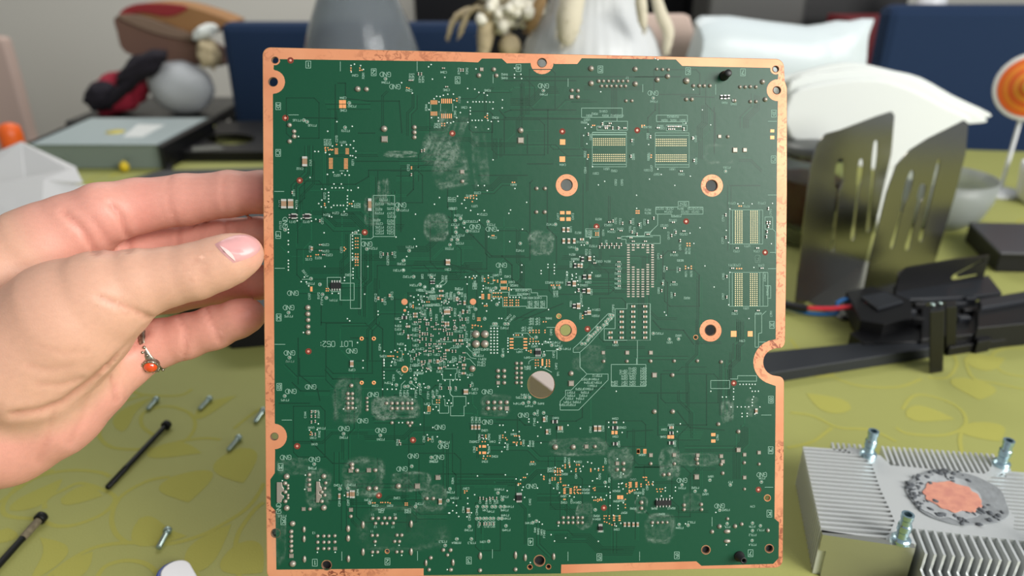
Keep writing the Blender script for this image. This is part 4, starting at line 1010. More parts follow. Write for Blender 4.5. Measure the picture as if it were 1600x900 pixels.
def place(name, me, x, y, z=WM, rz=0.0, sc=(1, 1, 1), label=None):
    o = bpy.data.objects.new(name, me)
    COL.objects.link(o)
    o.parent = board
    u, v = B(x, y)
    o.location = (u, v, z)
    o.rotation_euler = (0, 0, rz)
    o.scale = sc
    if label:
        o['label'] = label
    return o


sj.sort(key=lambda v: -v[2])
big, small = sj[:285], sj[285:]
for v in big:
    place('solder_joint', joint_mesh(v[2]), v[0], v[1], rz=rnd.uniform(0, 6))
mb = MB()
for v in small:
    dome(mb, v[0], v[1], v[2], v[2] * PX * .85)
if small:
    mb.build('solder_joint', M_sold, board, kind='stuff')
print('joints', len(sj))
# oval joints
for v in parse('''n 376,535,2.6,5 376,610,2.6,5.5 379,768,2.8,5.5 720,530,3.2,5.4 720,605,3.2,5.4 722,765,2.8,5.6 836,500,2.8,6 836,712,2.8,6 1212,493,2.8,6 1212,710,2.8,6 1328,797,2.4,5.4 1540,795,2.4,5.4
o 38,793,2.4,5.4 252,742,3,6.2 527,737,2.8,6.4 603,756,2.8,6 825,748,2.8,5.6
p 780,551,5.6,3.6 780,627,5.6,3.4'''):
    place('oval_solder_joint', joint_mesh(1.0), v[0], v[1], sc=(v[2], v[3], 3.2))
# square pin-one pads
mb = MB(); q = 3.1 * PX
mb.add([(-q, -q, 0), (q, -q, 0), (q, q, 0), (-q, q, 0), (-q * .75, -q * .75, q * .5), (q * .75, -q * .75, q * .5), (q * .75, q * .75, q * .5), (-q * .75, q * .75, q * .5)],
       [(0, 1, 5, 4), (1, 2, 6, 5), (2, 3, 7, 6), (3, 0, 4, 7), (4, 5, 6, 7)])
sq = mb.mesh('square_solder_pad', M_sold)
for v in parse('''a 1003,788,5
b 262,243,3 567,798,5 965,458,3.2
c 720,767,3 840,873,4.2 917,873,3.6 
e 110,193,3.4 
g 
i 1212,755,3 1399,755,3.4 1583,755,3.4
l 961,195,4.6 391,190,3 458,390,3.6 1080,688,3.4 1321,820,3.2
m 183,755,3.4 366,753,3.4 549,755,3.2 733,763,3.4 915,751,3.2 211,130,4.2 867,714,4 1028,735,3.2 745,805,3.4
n 372,376,3 417,224,3 741,382,3.2 740,75,3.6 881,73,3.6 1260,197,4.2 618,685,2.8 276,742,3.4 1420,130,4
p 540,125,4.4 915,130,3.2 
'''):
    s_ = v[2] / 3.1
    place('square_solder_pad', sq, v[0], v[1], sc=(s_, s_, s_))
# big plated connector lands at the lower left
for (x0, y0, x1, y1, teeth) in [(432.5, 753, 443, 785, 1), (494, 752, 502, 785, 1)]:
    mb = MB()
    P = [(x0, y0), (x1 - 2, y0), (x1 - 1, y0 + 7), (x1 + 1, y0 + 9), (x1 + 1, y0 + 14), (x1 - 3, y0 + 16), (x1 - 3, y0 + 19), (x1 + 1, y0 + 21), (x1 + 1, y0 + 25), (x1 - 2, y0 + 27), (x1 - 3, y1), (x0, y1)]
    mb.prism([BV(*p) for p in P], (0, 0, 0.0007))
    mb.build('ground_tab_solder', M_sold, board, bevel=0.0003)

# red-ringed copper test dots, bare copper discs
mbr = MB()
mbr.lathe([(4.8 * PX, WM), (4.6 * PX, WM + 0.00004), (1.9 * PX, WM + 0.00004), (1.8 * PX, WM)], None, 20, cap=False, smooth=False)
mbr.lathe([(1.9 * PX, WM), (1.8 * PX, WM + 0.00008), (0.0002, WM + 0.00008)], None, 14, 1, smooth=False)
mring = mbr.mesh('copper_test_dot', [M_ring_red, M_pink])
for v in parse('''a 270,172 230,622
z 706.8,208.5
b 893,727 1478,718
d 342,260 850,665
e 1160,620
g 460,580 1077,822
h 410,745
i 1090,570
m 832,193
k 322,685 1227,638
n 960,270
o 1218,367
p 1025,225'''):
    place('copper_test_dot', mring, v[0], v[1], z=0)
mb = MB(); mb.lathe([(4.9 * PX, WM), (4.7 * PX, WM + 0.00008), (0.0001, WM + 0.00008)], None, 24, smooth=False)
disc = mb.mesh('copper_disc', M_cu)
place('copper_disc', disc, 632, 471.6, z=0); place('copper_disc', disc, 739, 471.5, z=0)
place('copper_disc', disc, 632.5, 485, z=0, sc=(.45, .45, 1))
mb = MB(); mb.lathe([(4.7 * PX, WM), (4.5 * PX, WM + 0.0001), (0.0001, WM + 0.0001)], None, 24, smooth=False)
place('tinned_disc', mb.mesh('tinned_disc', M_pink), 738, 576, z=0)
for (x, y, r0, r1) in [(632.3, 577, 3.3, 5.4), (565, 529, 1.3, 3.2), (584, 529, 1.3, 3.2), (565, 598, 1.0, 3.2), (584, 598, 1.0, 3.2), (873, 494, 3.2, 4), (1087, 527, 3, 3.8), (1199, 778, 4.6, 5.2)]:
    mb = MB(); mb.lathe([(r1 * PX, WM), (r1 * PX * .97, WM + 0.00008), (r0 * PX * 1.05, WM + 0.00008), (r0 * PX, WM)], None, 20, cap=False)
    if r0 < 2:
        mb.lathe([(r0 * PX, WM + 0.00003), (0.00001, WM + 0.00003)], None, 12, 1)
    place('eyelet', mb.mesh('eyelet', [M_pad, M_chip]), x, y, z=0)

# connectors soldered on the far side, dark behind the lower holes
for (x0, y0, x1, y1, dp) in [(424, 800, 470, 880, .012), (486, 862, 640, 894, .014), (816, 858, 872, 892, .012), (1080, 830, 1212, 879, .014), (700, 100, 830, 150, .010), (905, 100, 1190, 150, .012)]:
    mb = MB(); mb.prism([BV(x0, y0, -.0018), BV(x1, y0, -.0018), BV(x1, y1, -.0018), BV(x0, y1, -.0018)], (0, 0, -dp))
    mb.build('rear_connector', M_blackp, board, bevel=.0006)

# ---- bare pads ----
pm = {}


def pad_mesh(kind, m):
    if kind not in pm:
        mb = MB(); mb.box((0, 0, 0.00003), (1, 1, 0.00006)); pm[kind] = mb.mesh(kind, m)
    return pm[kind]


cpad = pad_mesh('copper_pad', M_pad)
for v in parse('''a 663,497,5,5.6 690,497,5,5.6 663,531,5,5.6 691,531,5,5.6
b 895,810,8.4,8.4
c 1133,723,6.4,4.8 1133,774,6.6,5.4
e 893,94,8.8,8.4 893,512,7,5 941,512,7,5 893,562,7,5.4 941,562,7,5.6
j 831,608,9.2,9.4 960,608,8,8.6
l 1487,724,5,7 1537,724,5,7 1287,579,4,5.4 1314,579,4,5.4 737,30,2.8,11
m 86,727,4.8,7 138,727,4.8,7 672,595,7,5 672,645,7,5 326,613,5,5.4 353,613,5,5.4
x 1265,768,4.6,6 1315,768,4.6,6
h 433,258,3.4,7.4'''):
    place('copper_pad', cpad, v[0], v[1], sc=(v[2] * PX, v[3] * PX, 1))
smallpads, goldpads, tinpads = MB(), MB(), MB()


def spad(mb, x, y, w_, h_, z=WM):
    u, v = B(x, y)
    mb.box((u, v, z + 0.00003), (w_ * PX, h_ * PX, 0.00006))


# fine-pitch IC lands seen bare
for (c, xs, y0, y1, ww, hh, ncol) in [('a', (1368, 1412), 500, 500, 6, 32, 5), ('a', (1368, 1412), 588, 588, 6, 32, 5), ('a', (1452, 1526), 490, 490, 8, 36, 6), ('a', (1452, 1526), 607, 607, 8, 36, 6)]:
    for k in range(ncol):
        x = xs[0] + (xs[1] - xs[0]) * k / (ncol - 1)
        spad(smallpads, *cp(c, x, y0), ww / 5, hh / 5)
for (c, x, ys, n, ww, hh) in [('d', 585, (88, 165), 8, 30, 6), ('d', 703, (92, 167), 8, 30, 6), ('d', 628, (12, 52), 5, 26, 5), ('d', 713, (12, 52), 5, 26, 5)]:
    for k in range(n):
        spad(smallpads, *cp(c, x, ys[0] + (ys[1] - ys[0]) * k / (n - 1)), ww / 5, hh / 5)
for y in (243, 292, 340, 388):
    spad(smallpads, *cp('t', 593, y), 6, 2.2); spad(smallpads, *cp('t', 808, y), 6, 2.2)
for y in (400, 422, 444, 466):
    spad(smallpads, *cp('r', 143, y), 4.4, 1.4); spad(smallpads, *cp('r', 240, y), 4, 1.4)
for x in (432, 458, 482, 507):
    spad(smallpads, *cp('r', x, 207), 1.5, 4.4); spad(smallpads, *cp('r', x, 303), 1.5, 4.2)
for x in (250, 275, 290):
    spad(smallpads, *cp('l', x, 687), 3, 4); spad(smallpads, *cp('l', x, 737), 3, 4)
for y in (635, 660, 685, 708):
    spad(smallpads, *cp('x', 420, y), 3.8, 1.6); spad(smallpads, *cp('x', 516, y), 3.8, 1.6)
for y in (537, 560, 583, 606):
    spad(smallpads, *cp('x', 1450, y), 4, 1.6); spad(smallpads, *cp('x', 1542, y), 3.6, 1.6)
for y in (430, 447, 464):
    spad(smallpads, *cp('o', 1297, y), 3.4, 2); spad(smallpads, *cp('o', 1340, y), 3.4, 2)
for (x0, y0, nx, ny, dx, dy) in [(927.5, 216.9, 17, 4, 3.03, 3.23), (927.5, 241.6, 17, 4, 3.03, 3.3), (1025.4, 217.7, 16, 4, 3.08, 3.3), (1025.4, 242.2, 16, 4, 3.08, 3.3),
                                 (1149, 330, 4, 17, 3.35, 3.08), (1173, 330, 4, 17, 3.35, 3.08), (1149, 428, 4, 17, 3.35, 3.08), (1172.5, 428, 4, 17, 3.35, 3.08)]:
    for i in range(nx):
        for j in range(ny):
            spad(goldpads, x0 + dx * i, y0 + dy * j, 1.5, 1.5)
# small orange land pairs
for v in parse('''a 742,232 742,250 812,232 812,250 828,248 1178,385 1195,390 1452,665 1473,665 1452,682 1473,682 543,852 543,873 562,855 582,868 600,870 1570,470 1570,490 630,830
b 68,470 68,488 307,603 307,625 290,615 1515,680 1533,680 1130,680 1145,680 1515,692
d 545,30 568,22 590,22 540,8 690,783 690,808 700,795 405,852 428,852 470,840 487,840 537,440 537,455 730,442 748,442 778,710 796,710 778,735 796,735 778,760 796,760 778,785 796,785 778,835 796,835 778,860 796,860 778,885 796,885 1215,155 1215,168
e 503,275 520,275 135,395 152,395 178,380 200,378 222,378 175,398 200,398 190,425 345,690 358,690 1095,60 1095,78 1155,670 1172,670 1155,686 1172,686 1475,498 1492,498 1475,515 1492,515 1588,62
g 187,62 187,80 873,460 890,460 70,498 88,498 70,515 88,515 468,752 488,752 468,770 488,770
h 778,5 796,5 778,28 796,28 778,50 796,50 778,72 796,72 550,255 565,255 550,272 565,272 1420,332 1440,332 1335,358 1352,358 1228,385 1228,400 1035,782 1055,782 1075,782
i 232,485 248,485 232,500 248,500 190,540 215,540 235,545 260,550 190,560 288,388 305,388 1052,465 1052,485 810,230 850,230 868,230 190,175
j 455,80 478,95 500,80 455,98 500,98 855,98 875,98 892,98 
k 1345,380 1360,380 1345,395 1360,395 1345,410 1360,410 1412,325 1432,325 1412,345 1432,345 1345,620 1345,640 1360,630 425,595 440,595 430,575
l 683,12 703,12 683,35 703,35 770,12 790,12 770,38 790,38 683,55 790,60 268,600 295,600 268,615 295,615 268,650 290,650 225,700 225,715 275,780 295,785 428,600 428,618 450,620 460,635 520,605 535,605 555,605 520,655 540,655 570,655 535,668 570,668 510,655 650,808 668,808 308,762 328,762
o 833,75 855,75 878,75 833,90 855,90 878,90 855,110 878,110 815,135 835,135 880,140 860,170 750,125 750,145 880,165 915,30 915,50 948,15 948,32 1005,30 1022,30 1000,62 1115,62 1115,78 1175,70 1212,45 1212,70 985,210 1005,210 985,228 1010,228 1030,225 985,245 1010,245 905,190 920,190 1135,215 1145,230 550,178 565,178 550,190 590,130 605,130 1390,185 1507,185 1525,128 1545,128 1545,150 1565,165 1420,235 1440,235 1420,250 1400,255 1550,185 1570,185 1385,300 1385,340 1385,365 1220,430 1235,430 1220,450 1260,430 1260,450 1222,475 1240,480 1260,490 1280,500 1300,490 1170,300 1185,300 1200,300 1170,315 130,235 148,235 130,250 905,300 915,300
p 15,170 15,190 15,210 70,170 70,190 108,180 108,200 130,130 150,130 150,150 165,170 195,180 230,220 255,220 275,220 235,240 262,240 15,240 30,240
n 912,328 930,328 975,325 990,325 1010,325 1030,325 1048,330 1167,330 1182,330 1167,345 1182,345
r 170,155 175,195 230,140 230,220 310,180 330,180 375,180 375,205 550,300 550,330 310,380 345,380 385,380 430,380 310,435 345,435 385,435 430,435 485,450 518,450 485,490 518,490 570,490 605,490 665,490 700,490 485,530 518,530 570,530 605,530 665,530 700,530 485,570 518,570 570,570 605,570 665,570 700,570 170,580 205,580 65,770 100,770 65,805 100,805 1090,828 1130,828 1215,255 1250,255 1300,255 1340,255
s 310,450 310,525 400,485 195,512 240,512 160,512
t 880,110 930,110 975,110 1022,110 880,145 930,145 975,145 1022,145 1115,110 1115,145 665,185 700,185 885,245 930,245 885,285 930,285 973,285 1010,285 970,575 1010,575 970,620 1010,620 970,660 1010,660 1140,600 1140,640 1185,600 1185,635 1185,675 1140,670 895,425 895,455 860,435
q 945,468 980,468 770,518 805,518 555,575 555,605 1575,770 1575,800 1485,885 1520,885
x 95,440 95,480 228,465 228,500 270,465 270,495 355,465 355,495 310,320 348,320 310,360 348,360 315,418 350,418 430,270 430,310 500,265 500,300 610,265 650,265 597,335 597,365 830,340 830,365 950,325 950,350 1022,295 1022,345 580,605 612,605 580,650 580,710 635,650 670,650 635,705 670,705 895,620 895,655 435,585 400,585 880,815 910,815 965,815 1000,815 1385,560 1385,600 1430,660 1430,690 1480,655 1515,655'''):
    spad(smallpads, v[0], v[1], 1.95, 1.8)
goldpads.build('memory_pad', M_padg, board, kind='stuff')
smallpads.build('component_pad', M_pad, board, kind='stuff')
# lands under the graphics chip
XS = [981.8, 989.3, 996.8, 1004.3, 1012, 1019.5]
SP = [[(383, 466)], [(383, 392), (415.5, 466)], [(383, 387), (419.5, 466)], [(383, 387), (419.5, 466)], [(383, 395), (412, 462.5)], [(383, 451)]]
k = 0
y = 383
while y < 466:
    for X, R in zip(XS, SP):
        if any(a - .5 <= y <= b_ + .5 for a, b_ in R):
            spad(tinpads, X, y, 4.3, 1.9)
    y += 3.82
tinpads.build('decoupling_pad', M_sold, board, kind='stuff')

# ---- chip components ----
cm = {}


def comp(kind, x, y, lw, lh, rz=0, hmul=0.5):
    """body with two end caps along local X; sizes in px"""
    key = (kind, lw, lh)
    if key not in cm:
        mb = MB()
        L, W_ = lw * PX, lh * PX
        H = min(W_, L) * hmul
        body = {'resistor': M_chip, 'capacitor': M_cap, 'diode': M_chip}[kind]
        mb.box((0, 0, H / 2), (L * 0.56, W_ * .96, H), mi=0)
        for s in (-1, 1):
            mb.box((s * L * 0.39, 0, H / 2), (L * 0.22, W_, H * 1.03), mi=1)
        cm[key] = mb.mesh(kind, [body, M_end])
    return place(kind, cm[key], x, y, rz=rz)


H_ = math.pi / 2
for ln in '''resistor b 1235,690,2.5,6,1 1335,700,3,2,0 1185,695,3,2,0 1380,700,3,2,0
capacitor i 1355,435,6.2,3.4,0 1355,473,6.2,3.4,0 1355,514,6.2,3.4,0 1355,555,6.2,3.4,0 1355,597,6.2,3.4,0 1355,637,6.2,3.4,0 1445,393,6.2,3.4,0 1445,435,6.2,3.4,0 1445,473,6.2,3.4,0 1445,514,6.2,3.4,0 1445,555,6.2,3.4,0 1445,597,6.2,3.4,0 1445,637,6.2,3.4,0 1538,393,6.2,3.4,0 1538,435,6.2,3.4,0 1538,473,6.2,3.4,0 1538,514,6.2,3.4,0 1538,555,6.2,3.4,0 1538,597,6.2,3.4,0 1538,637,6.2,3.4,0 1268,597,6.2,3.4,0 1268,637,6.2,3.4,0 1308,672,6,3.6,0
capacitor d 383,113,15,7,1 220,443,14,7.4,1 273,443,14,7.4,1 437,792,6,3.2,1 1500,885,7,4,0
capacitor d 890,450,19,5,1
capacitor e 903,645,7.6,4,1 937,645,7.6,4,1 903,733,8,4,1 943,733,8,4,1 985,733,8,4,1 1045,720,6.4,3.2,0
capacitor i 1105,20,7.4,4.6,1 1105,163,7.6,4.8,1 985,215,9,5.4,1 1097,272,8.4,5,1 1018,390,9.4,5.6,1 1100,440,7,6,1 1020,75,6,3.6,1 1042,78,6,3,1
resistor i 992,75,7,3.6,1 1065,163,7,4.8,1 945,215,6,4.6,1 1050,25,7,4,1 1060,272,6,4.4,1 985,390,7,4.6,1 1075,445,6,4,1 1020,265,5,3.4,1
capacitor h 1500,50,8.4,6.6,1 957,330,5,3,1 988,345,5,3,1 1045,308,5,3,1 1488,435,8,4,1 1508,435,8,4,1
capacitor l 190,535,7.6,3.6,1 216,535,7.6,3.6,1 243,535,7.6,3.6,1 875,542,8,6,0 1150,545,9.4,5,1 1183,545,9.4,5,1 140,258,8,7,1 750,475,8,3.6,1 773,572,8,3.6,1 1302,498,7,3,0
resistor l 835,492,8.4,5,0 1303,540,9,5,0 1305,665,7.4,4.8,0 268,608,5,3,1 
resistor m 343,580,6.4,4.6,0 343,658,8,5,0
capacitor m 343,538,7,4,0
capacitor n 653,275,8.6,3.2,1 718,262,8.6,3.2,1 1440,315,9,5,1
capacitor n 762,258,12,4,1 742,258,12,3,1
resistor d 300,540,8,7,1 405,540,8,7,1
capacitor h 750,840,10,5,1
capacitor o 158,385,8,5,1 1380,495,7,3.6,1 1412,495,7,3.6,1 1447,495,7,3.6,1 1480,495,7,3.6,1
resistor c 735,460,6,3.4,1 763,460,6.6,3.6,1 790,458,6,3.4,1
capacitor c 835,487,5.4,3,0
capacitor m 1005,410,8,4,1
capacitor q 995,345,7,3,0 995,420,7,3,0 1055,672,7,3.4,1 1110,672,7,3.4,1 1245,470,7,3,1 1360,530,7,3.4,1 1335,670,7,2.8,1 590,700,7,3,0 590,745,7,3,0 1105,860,7,3,1 1065,860,7,3,1
resistor q 840,210,5,3,1 880,210,5,3,1 1290,525,5,3.4,1 420,760,8,5,0
capacitor s 480,210,7,3,1 480,50,6,3.4,0 1300,268,7,3.6,0 1205,268,6,3.4,0 940,595,6.4,3.6,1 975,700,7,3.6,0 1090,420,7,3.2,0 1350,650,6.6,3.6,0 1345,705,4.4,3,0 1345,780,7,3.4,0 690,600,3.4,3,1
resistor t 1010,460,9,5,0
diode o 560,285,6.4,6.2,0
'''.strip().splitlines():
    kind, c, rest = ln.split(' ', 2)
    for tok in rest.split():
        v = [float(q) for q in tok.split(',')]
        comp(kind, *cp(c, v[0], v[1]), v[2], v[3], H_ if v[4] else 0)
# small ICs with legs
for (x, y, wpx, hpx, legs, rz) in [(1036, 785, 25, 7.6, 5, 0), (937, 551.5, 0, 0, 0, 0), (811, 777, 8.6, 8, 4, 0), (840.5, 550.5, 9, 6, 3, 0), (938, 824.5, 6.5, 6, 3, 0), (458.5, 338, 8, 6.5, 2, H_), (480, 338, 8, 6.5, 2, H_), (525, 446, 15, 9, 4, 0)]:
    if not wpx:
        continue
    mb = MB()
    mb.box((0, 0, 0.0006), (wpx * PX, hpx * PX, 0.0010), mi=0)
    for k in range(legs):
        lx = (k - (legs - 1) / 2) * wpx * PX / legs
        for s in (-1, 1):
            mb.box((lx, s * (hpx / 2 + 1.6) * PX, 0.00025), (1.6 * PX, 3.6 * PX, 0.0005), mi=1)
    place('small_chip', mb.mesh('small_chip', [M_chip, M_end]), x, y, rz=rz)
# tiny parts of the dense decoupling field: too small to pick apart
tiny = MB()
tp = random.Random(3)
SM = parse('''q 1160,630,0 1320,785,0 1375,785,0 760,855,0 795,855,0 660,790,1 740,790,1 660,828,1 590,830,1 835,790,0 1200,805,1 1020,830,1 1400,670,0 1230,470,0 825,640,0 915,855,0
s 765,10,0 800,10,0 915,10,0 660,55,0 660,130,0 660,200,0 660,285,0 855,55,1 775,90,0 895,92,1 970,92,1 1030,110,0 1115,92,1 1205,92,1 1015,35,1 700,165,0 740,165,0 778,165,0 835,185,0 1088,165,0 1125,165,0 1165,165,0 700,245,0 757,245,0 835,260,0 1050,240,0 1100,240,0 1285,200,0 1330,200,0 757,335,0 817,322,1 895,322,1 972,322,1 1045,322,1 817,388,1 935,395,1 740,438,1 817,435,1 873,435,0 970,438,1 1050,475,1 1050,515,1 1168,435,0 1220,435,0 1350,460,1 1245,322,1 1320,322,1 990,545,0 1040,555,1 1360,545,0 650,475,0 605,495,0 575,550,0 985,590,1 820,600,1 820,575,1 1285,605,1 740,600,0 1050,680,1 780,700,1 800,715,1 710,640,1 1205,55,1 1340,30,1
v 800,620,0 878,620,0 953,620,0 1028,620,0 1103,620,0 765,660,0 840,660,0 915,660,0 993,660,0 1068,660,0 1290,570,1 1480,570,1 1065,520,1 1255,515,1 1520,460,1 1290,625,1 1450,625,1 920,270,1 975,255,0 960,385,1 1125,290,0 1250,270,0 1385,310,0 1520,270,0 1275,425,0 1350,460,0 1100,405,1
w 1065,90,1 1065,165,1 1070,240,1 1070,315,1 1070,392,1 1070,467,1 690,110,1 440,540,0
u 1000,160,0 1110,160,0 1140,160,0 1225,160,0 1450,125,0
h 1485,575,0 1190,630,0 1180,550,1 1155,590,0 
j 307,97,0 275,215,0 268,270,0 370,300,0 775,160,0 775,320,0 845,428,1 1020,425,1 820,95,1 1050,95,1 408,105,0 362,203,1
g 205,555,0 160,580,0 345,690,0 378,665,0 440,655,1 290,632,1 358,587,1 412,730,0 365,820,1 262,855,0 420,188,1 520,105,0 28,72,0 190,770,0 768,530,0 768,705,0 855,788,1 1015,788,1 1100,480,0 1090,660,0 1085,700,0 1090,590,0 1110,590,0 1100,620,0
b 1265,665,1 1205,670,0 1235,705,1 1285,702,0 1330,702,0 1380,702,1 1435,800,0 1580,770,0 1095,750,0 100,250,0 118,250,0 1255,685,1
a 1465,235,1 1490,380,1 1205,330,1 1218,330,1 1270,280,0 1293,280,0
c 325,690,1 355,690,1 385,690,1 410,690,1 330,710,1 360,710,1 440,710,0 240,700,1 510,780,0
d 285,355,0 500,575,0 505,762,1 505,808,1 530,840,1 1215,215,0 1295,30,0 1315,25,0 995,835,0 1030,835,0 1065,830,0
o 250,290,0 275,290,0 300,300,0 325,290,0 350,290,0 380,290,0 250,490,0 280,490,0 300,490,0 325,490,0 355,490,0 1190,510,0 1190,535,0 1300,495,0
k 435,415,0 465,415,0 435,450,0 465,450,0 435,495,0 465,490,0 440,590,0 465,590,0 1345,625,0 1120,645,0 1130,665,0''')
for v in SM:
    lx, ly = (1.7, 4.2) if not v[2] else (4.2, 1.7)
    u, vv = B(v[0], v[1])
    tiny.box((u, vv, WM + 0.0003), (lx * PX * .72, ly * PX * .72, 0.0006), mi=1)
    if v[2]:
        for s in (-1, 1):
            tiny.box((u + s * 1.6 * PX, vv, WM + 0.00031), (1.3 * PX, 1.8 * PX, 0.00062))
    else:
        for s in (-1, 1):
            tiny.box((u, vv + s * 1.6 * PX, WM + 0.00031), (1.8 * PX, 1.3 * PX, 0.00062))
for k in range(60):
    x, y = tp.uniform(640, 728), tp.uniform(455, 575)
    u, vv = B(x, y)
    if tp.random() < .5:
        tiny.box((u, vv, WM + 0.0002), (1.3 * PX, 2.6 * PX, 0.0004))
    else:
        tiny.box((u, vv, WM + 0.0002), (2.6 * PX, 1.3 * PX, 0.0004))
tiny.build('tiny_component', [M_end, M_cap], board, kind='stuff')

# black plastic pegs through the board
for (x, y, r, hh, hole) in [(1131, 119, 7.6, 0.006, 0), (1155, 869, 6.6, 0.006, 1), (843, 876, 0, 0, 0)]:
    if not r:
        continue
    mb = MB()
    R = r * PX
    if hole:
        mb.lathe([(R * 1.3, 0), (R * 1.2, 0.001), (R * .85, 0.0012), (R * .8, hh), (R * .45, hh), (R * .45, 0.001)], None, 24, cap=False)
        mb.lathe([(R * .45, 0.001), (0.0001, 0.001)], None, 24, cap=False)
    else:
        mb.lathe([(R * 1.0, 0), (R * .98, 0.0012), (R * .85, 0.0015), (R * .78, hh), (R * .6, hh * 1.08), (0.0001, hh * 1.08)], None, 24)
    place('plastic_peg', mb.mesh('plastic_peg', M_blackp), x, y)

# ---- dried flux residue, thin transparent crust ----
M_flux = bpy.data.materials.new('dried_flux_residue')
M_flux.use_nodes = True
nt = M_flux.node_tree
bs = nt.nodes['Principled BSDF']
bs.inputs['Base Color'].default_value = s2l((150, 172, 156)) + (1,)
bs.inputs['Roughness'].default_value = 0.75
at = nt.nodes.new('ShaderNodeAttribute'); at.attribute_name = 'crust'
tc = nt.nodes.new('ShaderNodeTexCoord')
nz = nt.nodes.new('ShaderNodeTexNoise'); nz.inputs['Scale'].default_value = 520; nz.inputs['Detail'].default_value = 5; nz.inputs['Roughness'].default_value = 0.7
nt.links.new(tc.outputs['Object'], nz.inputs['Vector'])
mr = nt.nodes.new('ShaderNodeMapRange'); mr.inputs[1].default_value = 0.36; mr.inputs[2].default_value = 0.82
nt.links.new(nz.outputs['Fac'], mr.inputs[0])
mu = nt.nodes.new('ShaderNodeMath'); mu.operation = 'MULTIPLY'; mu.use_clamp = True
nt.links.new(at.outputs['Fac'], mu.inputs[0]); nt.links.new(mr.outputs[0], mu.inputs[1])
nt.links.new(mu.outputs[0], bs.inputs['Alpha'])


def flux(x0, y0, x1, y1, edge=0.9, core=0.35, seed=0, ang=0.0, streak=False):
    n = 22
    vs, at_ = [], []
    cx, cy = (x0 + x1) / 2, (y0 + y1) / 2
    hw, hh = (x1 - x0) / 2, (y1 - y0) / 2
    for j in range(n + 1):
        for i in range(n + 1):
            a, b_ = -1 + 2 * i / n, -1 + 2 * j / n
            wob = 0.14 * noise.noise(Vector((a * 2.2 + seed * 3.1, b_ * 2.2, seed)))
            d = (abs(a) ** 4 + abs(b_) ** 4) ** 0.25 + wob
            px_, py_ = a * hw * 1.1, b_ * hh * 1.1
            ca, sa = math.cos(ang), math.sin(ang)
            vs.append((*B(cx + px_ * ca - py_ * sa, cy + px_ * sa + py_ * ca), WM + 0.00045 if False else WS + 0.00002))
            patch = max(0, 0.7 + 1.3 * noise.noise(Vector((a * 1.6 - seed, b_ * 1.6 + seed * 2, 5))))
            e = math.exp(-((d - 0.82) / 0.075) ** 2)
            inn = 1.0 if d < 0.82 else max(0.0, 1 - (d - 0.82) / 0.15)
            if streak:
                v_ = core * inn * patch * max(0, noise.noise(Vector((a * 9, b_ * 1.2, seed))) + 0.45) * 2
            else:
                v_ = edge * e * patch + core * inn * patch
            at_.append(min(v_, 1.0) * .8)
    fs = [(j * (n + 1) + i, j * (n + 1) + i + 1, (j + 1) * (n + 1) + i + 1, (j + 1) * (n + 1) + i) for j in range(n) for i in range(n)]
    # keep winding facing the camera
    mb = MB(); mb.add(vs, [f[::-1] for f in fs], 0, False)
    me = mb.mesh('flux_residue', M_flux)
    al = me.attributes.new('crust', 'FLOAT', 'POINT')
    al.data.foreach_set('value', at_)
    o = bpy.data.objects.new('flux_residue', me)
    COL.objects.link(o)
    o.parent = board


for i, a in enumerate([(663, 334, 700, 376, 1.0, .5), (826, 360, 865, 398, .8, .8), (569, 305, 593, 352, .3, .5), (520, 590, 566, 660, .35, .35), (538, 620, 560, 645, .5, .7), (583, 620, 654, 654, 1.0, .75), (583, 620, 612, 656, .9, .8), (537, 715, 600, 775, .7, .3),
                       (612, 737, 672, 768, .8, .35), (660, 757, 698, 798, .6, .35), (478, 734, 518, 792, .5, .4), (432, 715, 485, 742, .3, .35), (752, 616, 797, 650, .25, .35), (860, 684, 948, 712, .6, .3), (950, 700, 988, 748, .6, .5),
                       (1030, 700, 1062, 748, .4, .8), (1055, 708, 1125, 728, .3, .45), (992, 776, 1012, 802, 1.0, .2), (1008, 803, 1054, 848, .8, .3), (900, 785, 926, 826, .6, .3), (1100, 225, 1150, 257, .7, .05), (560, 790, 700, 860, .35, .05),
                       (895, 540, 945, 580, .2, .3), (1068, 770, 1095, 798, .2, .3), (425, 800, 447, 880, .15, .25), (1126, 625, 1146, 660, .2, .8), (1165, 620, 1185, 650, .1, .5), (910, 690, 945, 706, .9, .2)]):
    flux(*a, seed=i + 1)
flux(665, 175, 725, 262, core=.75, seed=41, streak=True, ang=0.3)
flux(672, 235, 735, 290, core=.8, seed=42, streak=True, ang=1.4)
flux(590, 280, 610, 320, core=.6, seed=43, streak=True)
flux(600, 236, 650, 246, core=1.0, seed=44)
flux(700, 235, 800, 260, core=.35, seed=45, streak=True, ang=1.5)

# =====================================================================
# hand (one continuous skin), modelled as a smooth union of tapered limbs
# =====================================================================


def chain(pts):
    """(px, py, depth, r_px) -> [(xyz, r)]"""
    return [(np.array(PD(a, b_, d)), r * d / FPX) for a, b_, d, r in pts]


